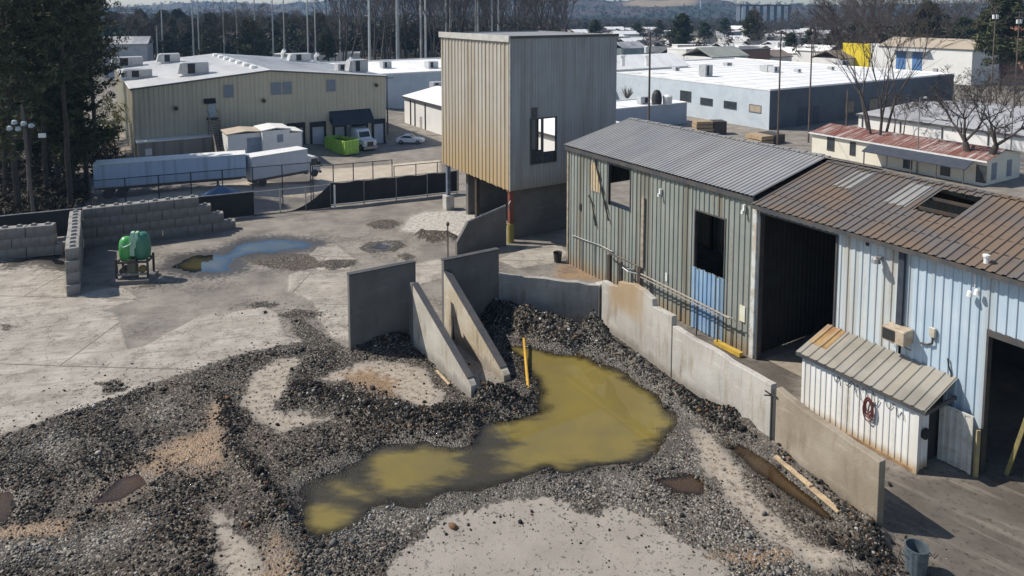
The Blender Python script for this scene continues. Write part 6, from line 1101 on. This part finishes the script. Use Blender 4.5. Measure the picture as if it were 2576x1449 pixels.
# ---------------------------------------------------------------- trees
m_bark = M('grey_bark', (0.085, 0.073, 0.065), (0.055, 0.047, 0.042), 2, 0.9); m_twig = M('bare_twigs', (0.105, 0.085, 0.077), (0.08, 0.066, 0.06), 0.3, 0.95, rand=0.25); m_dbark = M('dark_bark', (0.075, 0.06, 0.05), (0.05, 0.042, 0.037), 2, 0.9)
def leafmat(name, rand=0.2):
    m, t, p = newmat(name); a = t.new('ShaderNodeAttribute', attribute_name='tint').outputs['Color']
    r = t.new('ShaderNodeObjectInfo').outputs['Random']; n = t.new('ShaderNodeVectorMath', operation='SCALE'); t.lk(a, n.inputs[0]); t.lk(t.math('ADD', t.math('MULTIPLY', r, 2 * rand), 1 - rand), n.inputs[3])
    t.lk(n.outputs[0], p.inputs['Base Color']); p.inputs['Roughness'].default_value = 0.8; p.inputs['Specular IOR Level'].default_value = 0.2; return m
m_leaf = leafmat('pine_needles')
def tubes_np(segs, n=5):
    """list of (p0, p1, r0, r1) to one triangle-free mesh"""
    S = np.array([[*a, *b, r0, r1] for a, b, r0, r1 in segs]); p0, p1 = S[:, :3], S[:, 3:6]; d = p1 - p0; d /= np.linalg.norm(d, axis=1, keepdims=True) + 1e-9
    ref = np.where(np.abs(d[:, 2:3]) > 0.9, np.array([[1., 0, 0]]), np.array([[0., 0, 1]])); a = np.cross(d, ref); a /= np.linalg.norm(a, axis=1, keepdims=True); b = np.cross(d, a)
    th = 2 * np.pi * np.arange(n) / n; ring = a[:, None] * np.cos(th)[None, :, None] + b[:, None] * np.sin(th)[None, :, None]
    vs_ = np.concatenate([p0[:, None] + ring * S[:, 6][:, None, None], p1[:, None] + ring * S[:, 7][:, None, None]], 1).reshape(-1, 3)
    i = np.arange(n); f = np.stack([i, (i + 1) % n, n + (i + 1) % n, n + i], 1); fs_ = (f[None] + (np.arange(len(S)) * 2 * n)[:, None, None]).reshape(-1, 4); return vs_, fs_
def bare_tree_mesh(seed, h=18, stems=1, spread=0.55, trunk_frac=0.35, r0=0.28, twigs=5, lev=4):
    R = random.Random(seed); trunk, br = [], []
    def grow(p, d, L, r, k):
        q = p; n = 3 if k < 2 else 2
        for i in range(n):
            d = (d + Vector((R.uniform(-1, 1), R.uniform(-1, 1), R.uniform(-0.4, 0.7))) * (0.10 + 0.05 * k)).normalized(); q2 = q + d * (L / n); r2 = r * (0.86 if i < n - 1 else 0.75)
            (trunk if k == 0 else br).append((tuple(q), tuple(q2), r, r2))
            if k >= 1 and k < lev:
                for _ in range(1):
                    s_ = (d + Vector((R.uniform(-1, 1), R.uniform(-1, 1), R.uniform(-0.3, 0.8))) * 0.8).normalized(); grow2(q2, s_, L * 0.5, r2 * 0.5, k + 1)
            q, r = q2, r2
        if k < lev:
            m_ = 3 if k < 2 else 2
            for j in range(m_):
                t = j * 6.28 / m_ + R.uniform(0, 1.5); ax = d.orthogonal().normalized(); ax.rotate(__import__('mathutils').Quaternion(d, t)); s_ = (d + ax * spread * R.uniform(0.6, 1.5)).normalized(); grow(q, s_, L * R.uniform(0.55, 0.8), r * 0.72, k + 1)
        else:
            for j in range(twigs):
                s_ = (d + Vector((R.uniform(-1, 1), R.uniform(-1, 1), R.uniform(-0.6, 0.8)))).normalized(); br.append((tuple(q), tuple(q + s_ * L * R.uniform(0.4, 1.0)), r * 0.45, r * 0.15))
    def grow2(p, d, L, r, k):
        if k > lev: return
        q2 = p + d * L; br.append((tuple(p), tuple(q2), r, r * 0.5))
        for j in range(3):
            s_ = (d + Vector((R.uniform(-1, 1), R.uniform(-1, 1), R.uniform(-0.4, 0.8))) * 0.9).normalized(); br.append((tuple(p + d * L * R.uniform(0.3, 1)), tuple(q2 + s_ * L * 0.6), r * 0.4, r * 0.12))
    for s in range(stems):
        t = s * 2.4 + 0.7; d = Vector((0.28 * math.cos(t) * (stems > 1), 0.28 * math.sin(t) * (stems > 1), 1)).normalized(); grow(Vector((0.3 * math.cos(t) * (stems > 1), 0.3 * math.sin(t) * (stems > 1), -0.3)), d, h * trunk_frac, r0 * (1 if stems == 1 else 0.75), 0)
    return trunk, br
_tm = {}
def tree_thing(kind, name, label, loc, sc=1.0, rot=0.0, group=None, parts=True):
    tv, cv, tm, cm, cc = _tm[kind]; r = thing(name, label, 'tree', loc, rot, group); r.scale = (sc, sc, sc)
    for nm, me in (('trunk', tv), ('crown', cv)):
        o = bpy.data.objects.new(nm, me); COL.objects.link(o); o.parent = r
    return r
def reg_bare(kind, seed, tmat=None, rmin=0.03, **k):
    a, b = bare_tree_mesh(seed, **k); n = len(bpy.data.objects)
    o1 = npmesh('trunk', *tubes_np(a, 7), tmat or m_bark, 4); b = [(p, q, max(r_, rmin), max(s_, rmin * 0.6)) for p, q, r_, s_ in b]; o2 = npmesh('crown', *tubes_np(b, 3), m_twig if tmat is None else tmat, 4)
    print(kind, len(a), len(b)); _tm[kind] = (o1.data, o2.data, None, None, None); bpy.data.objects.remove(o1); bpy.data.objects.remove(o2)
def leaves_np(C, rad, n, size, R, flat=0.7, col=(0.05, 0.07, 0.03), cvar=0.4):
    """n small triangles round every centre"""
    C = np.repeat(C, n, 0); rad = np.repeat(np.broadcast_to(rad, (len(C) // n,)), n); d = R.normal(size=C.shape); d /= np.linalg.norm(d, axis=1, keepdims=True); P = C + d * (rad * R.random(len(C)) ** 0.5)[:, None] * np.array([1, 1, flat])
    a = R.normal(size=P.shape); a /= np.linalg.norm(a, axis=1, keepdims=True); b = np.cross(a, R.normal(size=P.shape)); b /= np.linalg.norm(b, axis=1, keepdims=True); s = size * R.uniform(0.6, 1.5, len(P))[:, None]
    vs_ = np.stack([P - a * s, P + a * s, P + b * s * 0.45], 1).reshape(-1, 3); fs_ = np.arange(len(vs_)).reshape(-1, 3)
    k_ = np.repeat(1 + cvar * R.uniform(-1, 1, len(P) // n), n) * (1 + 0.35 * R.uniform(-1, 1, len(P))); cols = np.repeat(np.clip(k_[:, None] * np.array(col)[None], 0, 1), 3, 0); return vs_, fs_, cols
def reg_pine(kind, seed, h=24, base=0.35, wide=4.2, col=(0.045, 0.062, 0.028), clump=0.75, nb=75, leaf=0.3, per=26):
    R = np.random.default_rng(seed); rr = random.Random(seed); segs = []; br = []; C = []; rads = []
    q = Vector((0, 0, -0.3)); N = 9
    for i in range(N):
        q2 = Vector((rr.uniform(-.15, .15) + q.x, rr.uniform(-.15, .15) + q.y, -0.3 + h * (i + 1) / N)); segs.append((tuple(q), tuple(q2), 0.30 * (1 - i / N) + 0.05, 0.30 * (1 - (i + 1) / N) + 0.05)); q = q2
    for k_ in range(nb):
        f = base + (1 - base) * (k_ / nb) ** 0.85; z = h * f; t = rr.uniform(0, 6.28); env = wide * (1 - ((f - base) / (1 - base)) ** 2.6) * (0.45 + 0.55 * min(1, (f - base) / 0.12 + 0.35)) + 0.5; L = env * rr.uniform(0.55, 1.1)
        d = Vector((math.cos(t), math.sin(t), rr.uniform(0.0, 0.45))).normalized(); p0 = Vector((0, 0, z)); p1 = p0 + d * L; br.append((tuple(p0), tuple(p1), 0.06, 0.02))
        for j in range(5):
            s_ = 0.35 + 0.7 * j / 4; c_ = p0 + d * L * s_ + Vector((rr.uniform(-.5, .5), rr.uniform(-.5, .5), rr.uniform(-.2, .45))); C.append(tuple(c_)); rads.append(clump * rr.uniform(0.6, 1.3))
    for k_ in range(int(nb * 0.25)):                               # dead lower limbs
        z = h * rr.uniform(0.12, base + 0.1); t = rr.uniform(0, 6.28); br.append(((0, 0, z), (math.cos(t) * rr.uniform(.8, 2.6), math.sin(t) * rr.uniform(.8, 2.6), z + rr.uniform(-.3, .5)), 0.035, 0.01))
    tv, tf = tubes_np(segs + br, 5); o1 = npmesh('trunk', tv, tf, m_dbark, 4); lv, lf, lc = leaves_np(np.array(C), np.array(rads), per, leaf, R, 0.6, col); o2 = npmesh('crown', lv, lf, m_leaf, 3, cols=lc)
    _tm[kind] = (o1.data, o2.data, None, None, None); bpy.data.objects.remove(o1); bpy.data.objects.remove(o2)
for i in range(3): reg_pine('pine%d' % i, 31 + i, 25 + 2 * i, 0.33 + 0.06 * i, 4.3, (0.075, 0.08, 0.042), 0.62, 78, 0.30, 17)
for i in range(3): reg_pine('fir%d' % i, 61 + i, 15 + i, 0.26, 4.6, ((0.042, 0.062, 0.03), (0.05, 0.06, 0.032), (0.065, 0.072, 0.032))[i], 1.1, 80, 0.5, 22)
for i in range(3): reg_bare('bare%d' % i, 21 + i, h=30, spread=0.32, trunk_frac=0.44, r0=0.34, twigs=8, rmin=0.035)
for i in range(2): reg_bare('wide%d' % i, 41 + i, h=22, spread=0.6, trunk_frac=0.27, r0=0.32, twigs=10, rmin=0.035)
reg_bare('multi', 52, lev=5, h=25, stems=5, spread=0.42, trunk_frac=0.34, r0=0.27, twigs=4, rmin=0.02)
reg_bare('gnarled', 58, tmat=m_dbark, h=17, lev=5, stems=2, spread=0.72, trunk_frac=0.24, r0=0.62, twigs=5, rmin=0.02)
def at(px, Y): x = ptY(px, 200, Y)[0]; return (x, Y, gz(x, Y))
# the dark stand at the left
PG = 'dark pines at the left edge'
spots = [(-40, 62), (-5, 74), (25, 66), (55, 70), (60, 88), (100, 72), (118, 95), (135, 80), (160, 69), (175, 90), (205, 78), (90, 110), (20, 100), (-60, 85), (-20, 120), (50, 130), (235, 92)]
for k_, (px, Y) in enumerate(spots):
    tree_thing('pine%d' % (k_ % 3), 'pine_tree', 'tall dark pine in the dense shaded stand at the left edge', at(px, Y), rnd.uniform(0.82, 1.02), rnd.uniform(0, 6), PG)
for k_, (px, Y) in enumerate(((30, 82), (110, 84), (170, 76))):
    tree_thing('fir%d' % (k_ % 3), 'evergreen_tree', 'lower bushy evergreen among the pines at the left edge', at(px, Y), rnd.uniform(0.65, 0.95), rnd.uniform(0, 6), 'lower evergreens among the left pines')
R_ = np.random.default_rng(5); nC = 260; bxs = R_.uniform(-60, 285, nC); bys = R_.uniform(62, 110, nC); BC = np.array([(*ptY(a, 200, b)[:2], 0) for a, b in zip(bxs, bys)]); BC[:, 2] = low_z(BC[:, 0], BC[:, 1]) + R_.uniform(0.1, 2.0, nC)
n_ = (BC[:, 0] - FN0[0]) * FNRM[0] + (BC[:, 1] - FN0[1]) * FNRM[1]; BC = BC[(n_ > 2.2) & ~((bxs > 200) & (bys < 84))]
lv, lf, lc = leaves_np(BC, 1.3, 60, 0.35, R_, 0.8, (0.045, 0.038, 0.026), 0.5); tag(npmesh('undergrowth', lv, lf, m_leaf, 3, cols=lc), 'dark tangled undergrowth filling the ground between the left pines', 'undergrowth', kind='stuff')
yb2 = at(280, 100); R_ = np.random.default_rng(9); lv, lf, lc = leaves_np(R_.normal(size=(24, 3)) * np.array([1.1, 1.1, 1.3]) + np.array([0, 0, 3.4]), 0.8, 60, 0.22, R_, 1, (0.16, 0.17, 0.035), 0.35)
sh_ = thing('yellow_green_shrub', 'yellow green shrub against the left wall of the tan warehouse', 'shrub', ptY(283, 262, 100)[:2] + (gz(*ptY(283, 262, 100)[:2]),), 0); npmesh('foliage', lv + np.array([0, 0, 1.6]), lf, m_leaf, 3, cols=lc, parent=sh_); MB().tube((0, 0, 0), (0, 0, 4.5), 0.1, 0.03).build('stem', m_bark, sh_)
# named trees on the right
T1 = at(2212, 101); tree_thing('multi', 'bare_tree', 'multi stemmed bare tree rising before the slate front and yellow gable', T1, 1.12, 0.4)
tree_thing('gnarled', 'bare_tree', 'dark twisted bare tree with a thick trunk at the right edge', at(2478, 88), 1.3, 2.1)
tree_thing('wide0', 'bare_tree', 'bare tree just behind the twisted one at the right edge', at(2545, 120), 0.7, 1.1)
tree_thing('wide1', 'bare_tree', 'small bare tree right beside the multi stemmed one', at(2255, 118), 0.5, 1.9)
tree_thing('fir0', 'evergreen_tree', 'large rounded evergreen beyond the white roof right of the tower', at(1712, 330), 1.25, 0.3); tree_thing('fir2', 'evergreen_tree', 'olive green evergreen behind the left of the white roof', at(1890, 360), 1.2, 1.3); tree_thing('fir1', 'evergreen_tree', 'small green tree showing above the tower roof', at(1497, 400), 0.95, 2.0)
tree_thing('fir2', 'evergreen_tree', 'tall yellow green conifer at the top right corner', at(2515, 190), 1.5, 0.8); tree_thing('fir0', 'evergreen_tree', 'dark evergreen between the store and the top right corner', at(2420, 250), 1.2, 2.8); tree_thing('fir1', 'evergreen_tree', 'dark evergreen high above the white store', at(2330, 260), 1.45, 0.5)
# the leafless wood behind the warehouse and tower
q_ = random.Random(3)
for k_ in range(118):
    px = 838 + k_ * 5.0 + q_.uniform(-8, 8); Y = q_.uniform(225, 330)
    tree_thing('bare%d' % q_.randrange(3), 'bare_tree', 'tall slim leafless tree in the grey brown wood behind warehouse and tower', at(px, Y), q_.uniform(0.9, 1.3), q_.uniform(0, 6), 'leafless wood behind warehouse and tower')
for k_ in range(80):
    px = q_.uniform(268, 860); Y = q_.uniform(225, 420)
    tree_thing('fir%d' % q_.randrange(3), 'evergreen_tree', 'dark evergreen in the wood behind the left part of the warehouse', at(px, Y), q_.uniform(0.75, 1.15), q_.uniform(0, 6), 'evergreens behind the warehouse')
for k_ in range(50):
    px = q_.uniform(280, 860); Y = q_.uniform(215, 360)
    tree_thing('bare%d' % q_.randrange(3), 'bare_tree', 'leafless tree mixed among the evergreens behind the warehouse roof', at(px, Y), q_.uniform(0.4, 0.62), q_.uniform(0, 6), 'leafless trees among the evergreens')
for k_ in range(120):
    px = q_.uniform(1900, 2640); Y = q_.uniform(250, 430) + 60 * (px < 2050)
    tree_thing(('wide%d' % q_.randrange(2)) if q_.random() < 0.6 else 'bare%d' % q_.randrange(3), 'bare_tree', 'leafless tree in the brown belt behind the yellow and white store', at(px, Y), q_.uniform(0.6, 1.0) * (1 if px > 2100 else 0.7), q_.uniform(0, 6), 'leafless trees behind the store')
for k_ in range(34):
    px = q_.uniform(1400, 1960); Y = q_.uniform(300, 560)
    tree_thing('wide%d' % q_.randrange(2), 'bare_tree', 'small leafless tree among the distant white houses', at(px, Y), q_.uniform(0.4, 0.65), q_.uniform(0, 6), 'leafless trees among the houses')
for k_, (px, Y, s_) in enumerate(((1985, 300, .75), (2040, 330, .8), (2095, 290, .8), (1770, 420, .9), (1600, 480, .8), (1655, 520, .8), (1820, 520, 1.0), (2150, 310, 1.0), (2200, 340, .9))):
    tree_thing('fir%d' % (k_ % 3), 'evergreen_tree', 'dark evergreen among the distant houses', at(px, Y), s_, k_, 'evergreens among the houses')
for k_ in range(9):
    tree_thing('wide%d' % (k_ % 2), 'bare_tree', 'brown leafless tree filling the right edge below the corner poles', at(2400 + k_ * 27 + q_.uniform(-8, 8), 128 + q_.uniform(0, 50)), q_.uniform(0.4, 0.65), k_, 'leafless trees at the right edge')
for k_ in range(8):
    tree_thing('wide%d' % (k_ % 2), 'bare_tree', 'low bare tree tangled before the long slate front', at(2255 + k_ * 24 + q_.uniform(-6, 6), 118 + q_.uniform(0, 10)), q_.uniform(0.32, 0.48), k_, 'bare thicket before the slate front')

# ---------------------------------------------------------------- tall slim netting poles
m_np = M('pale_pole', (0.50, 0.51, 0.50), (0.42, 0.43, 0.42), 0.3, 0.6)
NPX = [(330, 65, 145, 230), (399, 65, 141, 228), (413, 14, 140, 232), (490, -20, 136, 236), (504, -20, 136, 240), (567, -20, 136, 242), (600, -20, 138, 240), (645, -20, 142, 245), (690, -20, 145, 245), (718, -20, 147, 250), (777, -20, 154, 232), (796, -20, 156, 240), (858, -20, 152, 255), (931, -20, 163, 214), (1000, -20, 160, 230), (1003, -20, 162, 240), (1060, -20, 150, 232), (1072, -20, 155, 228), (1123, -20, 95, 240), (1134, -20, 95, 250), (1197, -20, 95, 238), (1203, -20, 95, 246), (1238, -20, 95, 240), (1254, -20, 95, 232)]
np_me = None
for k_, (px, yt, yb__, Y) in enumerate(NPX):
    b = at(px, Y); zt = ptY(px, yt, Y)[2] + (4 if yt < 0 else 0); hgt = zt - b[2]; wdt = (0.46 if px in (931,) else 0.30) + 0.1 * (px > 950)
    o = thing('netting_pole', 'tall pale slim pole in the row behind warehouse and tower' if k_ > 2 else ('shortest pale pole, leftmost of the row behind the warehouse', 'short pale pole, second from the left behind the warehouse', 'taller pale pole, third from the left behind the warehouse')[k_], 'pole', b, 0, 'pale netting poles')
    MB().tube((0, 0, 0), (0, 0, hgt), wdt, wdt * 0.6, 8).build('shaft', m_np, o)
    if px in (931, 504, 645): MB().box(-1.3, 0.3, -0.1, 0.1, hgt * 0.62, hgt * 0.62 + 0.25).build('bracket', m_np, o)

# ---------------------------------------------------------------- distant town
TW = random.Random(8)
wmats = [m_ww, m_cream, M('brick_far', (0.30, 0.17, 0.12), None, 0.3), M('grey_far', (0.45, 0.46, 0.48), None, 0.3), M('green_grey_far', (0.26, 0.32, 0.33), None, 0.3)]; rmats = [m_wroof, m_groof, M('dark_roof_far', (0.12, 0.12, 0.13), None, 0.3), M('brown_roof_far', (0.25, 0.2, 0.16), None, 0.3)]
def far_house(label, px, py, Y, lx, ly, h, wm, rm, rot, gable=True, grp=None, name='distant_house', zb=None):
    p = ptY(px, py, Y); z0 = gz(p[0], p[1]) if zb is None else zb; zt = p[2]; h = max(h, zt - z0)
    r = thing(name, label, 'building', (p[0], p[1], z0), rot, grp); MB().box(-lx / 2, lx / 2, -ly / 2, ly / 2, 0, h).build('wall', wm, r)
    if gable: MB().prism([(-ly / 2 - 0.4, h - 0.1), (0, h + ly * 0.22), (ly / 2 + 0.4, h - 0.1), (ly / 2 + 0.4, h + 0.15), (0, h + ly * 0.22 + 0.25), (-ly / 2 - 0.4, h + 0.15)], -lx / 2 - 0.3, lx / 2 + 0.3, 'x').build('roof', rm, r)
    else: MB().box(-lx / 2 - 0.1, lx / 2 + 0.1, -ly / 2 - 0.1, ly / 2 + 0.1, h + 0.003, h + 0.35).build('roof', rm, r)
    return r
for k_ in range(75):
    px = TW.uniform(1395, 2130); Y = TW.uniform(235, 620); yy = 25 + F * (18 + 3.3 - TW.uniform(3.5, 6)) / Y
    far_house('small pale house or shop in the distant town right of the tower', px, yy, Y, TW.uniform(8, 20), TW.uniform(7, 11), 3, TW.choice(wmats[:1] * 3 + wmats), TW.choice(rmats[:1] * 3 + rmats), TW.choice((PHI, PHI, RZ, 0.1, 0.5)), TW.random() < 0.6, 'distant pale houses')
far_house('green grey gabled house peeping from behind the tower', 1577, 120, 262, 11, 9, 4, wmats[4], rmats[1], PHI); far_house('grey roofed low shop behind the far edge of the white roof', 1800, 140, 225, 16, 12, 4, m_ww, m_groof2, PHI)
far_house('long low dark roofed shop row behind the white roof', 1850, 125, 240, 24, 9, 4, wmats[2], rmats[2], PHI, False); far_house('long white flat shop left of the dark roofed shop row', 1760, 122, 250, 22, 9, 4, m_ww, m_wroof, PHI, False)
far_house('long low white shed roof on the far left skyline', 300, 33, 640, 52, 24, 8, wmats[3], m_wroof, 0.03, False); far_house('orange roofed brown house at the right edge', 2572, 85, 215, 14, 10, 5, wmats[2], M('orange_roof', (0.45, 0.17, 0.08), None, 1), 0.4)
far_house('grey industrial roof half hidden behind the left pines', 322, 110, 215, 12, 9, 4, wmats[3], m_groof, 0.3); far_house('white low building seen between the netting poles', 800, 143, 262, 30, 10, 4, m_ww, m_wroof, 0.2, False); far_house('second white low building seen farther between the netting poles', 700, 105, 430, 30, 10, 4, m_ww, m_wroof, 0.2, False)
ap = thing('apartment_block', 'far row of pale striped apartment towers on the skyline', 'building', (*ptY(1925, 30, 900)[:2], -3.3), 0.05)
MB().box(-32, 32, 0, 14, 0, 27).build('wall', M('apartment_dark', (0.12, 0.14, 0.17), None, 0.3), ap)
for i in range(7): MB().box(-30 + i * 9, -25.5 + i * 9, -1.2, 0, 0, 26.2).build('bay', m_ww, ap)
MB().box(-33, 33, -1.5, 15, 27.003, 28).build('roof', rmats[2], ap)
wt = thing('water_tower', 'tiny pale blue water tower on the far skyline', 'water tower', (*ptY(1763, 8, 1500)[:2], 0), 0); MB().lathe([(2, 0), (1.2, 6), (1.2, 38), (5, 42), (6, 46), (4, 49), (0.5, 50)], n=14).build('tank', M('pale_blue_far', (0.5, 0.62, 0.72), None, 0.3), wt)

# ---------------------------------------------------------------- far woods and hills
HP = np.array([(-2600, 22), (0, 22), (250, 21), (330, 19), (420, 12), (500, 7), (600, 9), (700, 13), (800, 6), (900, 3), (1050, 2), (1200, 0), (1400, 3), (1480, 0), (1540, 7), (1600, 2), (1700, -3), (1780, -2), (1850, 10), (1900, 15), (2000, 15), (2100, 17), (2300, 12), (2576, 10), (5200, 18)], float)
hx = np.linspace(-2600, 5200, 900); hr = np.linspace(0, 1, 46); HXp, HR_ = np.meshgrid(hx, hr); ridge = np.interp(HXp, HP[:, 0], HP[:, 1])
YY = 1150 + 1500 * HR_ + 260 * np.sin(HXp / 410.0) * HR_; XX = (HXp - 1288) / F * YY; zt = 18 + (25 - ridge) / F * YY
prof = np.where(HR_ < 0.62, sstep(0, 0.62, HR_), 1 - 0.6 * sstep(0.62, 1, HR_)); ZZ = -4 + (zt + 4) * prof + prof * (9 * fbm(XX, YY, 1 / 55, 3) + 6 * fbm(XX, YY, 1 / 17, 2))
bald = sstep(0.0, 0.35, 1 - np.hypot((HXp - 1660) / 115, (HR_ - 0.47) / 0.12)) 
ev = sstep(-0.12, 0.12, fbm(XX, YY, 1 / 130, 3)); hc = (np.array([0.034, 0.044, 0.034])[None, None] * ev[..., None] + np.array([0.07, 0.058, 0.052])[None, None] * (1 - ev[..., None])) * (1 + 0.8 * fbm(XX, YY, 1 / 14, 2))[..., None]; hc = hc * (1 - bald[..., None]) + np.array([0.26, 0.20, 0.13]) * bald[..., None]
nxh = len(hx); ih = (np.arange(len(hr) - 1)[:, None] * nxh + np.arange(nxh - 1)[None]).ravel()
tag(npmesh('hills', np.stack([XX, YY, ZZ], -1).reshape(-1, 3), np.stack([ih, ih + 1, ih + nxh + 1, ih + nxh], 1), tintmat('wooded_hills'), 4, cols=np.clip(hc, 0, 1).reshape(-1, 3), smooth=False), kind='structure')
R_ = np.random.default_rng(41); sel = R_.integers(0, HXp.size, 15000); hv = np.stack([XX, YY, ZZ], -1).reshape(-1, 3)[sel]; ok_ = (HR_.ravel()[sel] > 0.04) & (HR_.ravel()[sel] < 0.66) & (bald.ravel()[sel] < 0.2) & (HXp.ravel()[sel] > -300) & (HXp.ravel()[sel] < 2900); hv = hv[ok_]; e_ = ev.ravel()[sel][ok_]
lv, lf, lc = leaves_np(hv + R_.normal(size=hv.shape) * np.array([9, 9, 1.5]) + np.array([0, 0, 3.5]), 4.2, 12, 2.4, R_, 0.9, (1, 1, 1), 0.35); lc = lc * np.repeat(np.where(e_[:, None] > 0.5, np.array([0.032, 0.045, 0.03]), np.array([0.075, 0.06, 0.053])), 36, 0)
tag(npmesh('hill_wood', lv, lf, m_leaf, 3, cols=np.clip(lc, 0, 1)), 'dark woodland covering the hills along the skyline', 'wood', kind='stuff')
R_ = np.random.default_rng(77); NF = 13000; fpx = R_.uniform(-250, 2830, NF); fY = 260 + 940 * R_.random(NF) ** 1.3; fX = (fpx - 1288) / F * fY; town = (fpx > 1390) & (fpx < 2120) & (fY < 640) & (R_.random(NF) < 0.96); leftpine = (fpx > 860) & (fpx < 1400) & (fY < 285)
lb = (fpx > 215) & (fpx < 385) & (fY < 620) & (R_.random(NF) < .5)
kf = ~(town | leftpine | lb); fpx, fY, fX = fpx[kf], fY[kf], fX[kf]; NF = len(fX); hgt = R_.uniform(8, 16, NF) * np.where((fpx > 1390) & (fpx < 2100), 0.7, 1.0); evg = R_.random(NF) < np.where(fpx < 900, 0.6, np.where(fpx < 1850, 0.35, 0.25))
fC = []; fR = []; fcol = []
K_ = 9
off = R_.normal(size=(NF, K_, 3)); off /= np.linalg.norm(off, axis=2, keepdims=True); rad_ = R_.random((NF, K_, 1)) ** 0.5
P = np.stack([fX, fY, low_z(fX, fY) + hgt * 0.6], -1)[:, None] + off * rad_ * (hgt[:, None, None] * np.array([0.32, 0.32, 0.40]))
base_c = np.where(evg[:, None], np.array([0.036, 0.05, 0.028]), np.array([0.10, 0.082, 0.07])) * R_.uniform(0.7, 1.3, (NF, 1))
lv, lf, lc = leaves_np(P.reshape(-1, 3), np.repeat(hgt * 0.17, K_), 7, 1.15, R_, 1.0, (1, 1, 1), 0.3); lc = lc * np.repeat(base_c, K_ * 7 * 3, 0)
tag(npmesh('distant_wood', lv, lf, m_leaf, 3, cols=np.clip(lc, 0, 1)), 'distant mixed woodland stretching from the town to the hills', 'wood', kind='stuff')
# ---------------------------------------------------------------- the air
hz = MB().box(-3300, 3300, -60, 2960, -12, 120).build('haze', newmat('haze_air')[0]); tag(hz, 'thin blue haze lying over the whole valley', 'haze', kind='stuff')
hm = hz.data.materials[0]; ht = NT(hm); ht.n.remove(ht.n['Principled BSDF']); pv = ht.new('ShaderNodeVolumePrincipled'); pv.inputs['Color'].default_value = (0.36, 0.62, 1.0, 1); pv.inputs['Density'].default_value = 0.00016; pv.inputs['Anisotropy'].default_value = 0.2; ht.lk(pv.outputs[0], ht.n['Material Output'].inputs['Volume'])
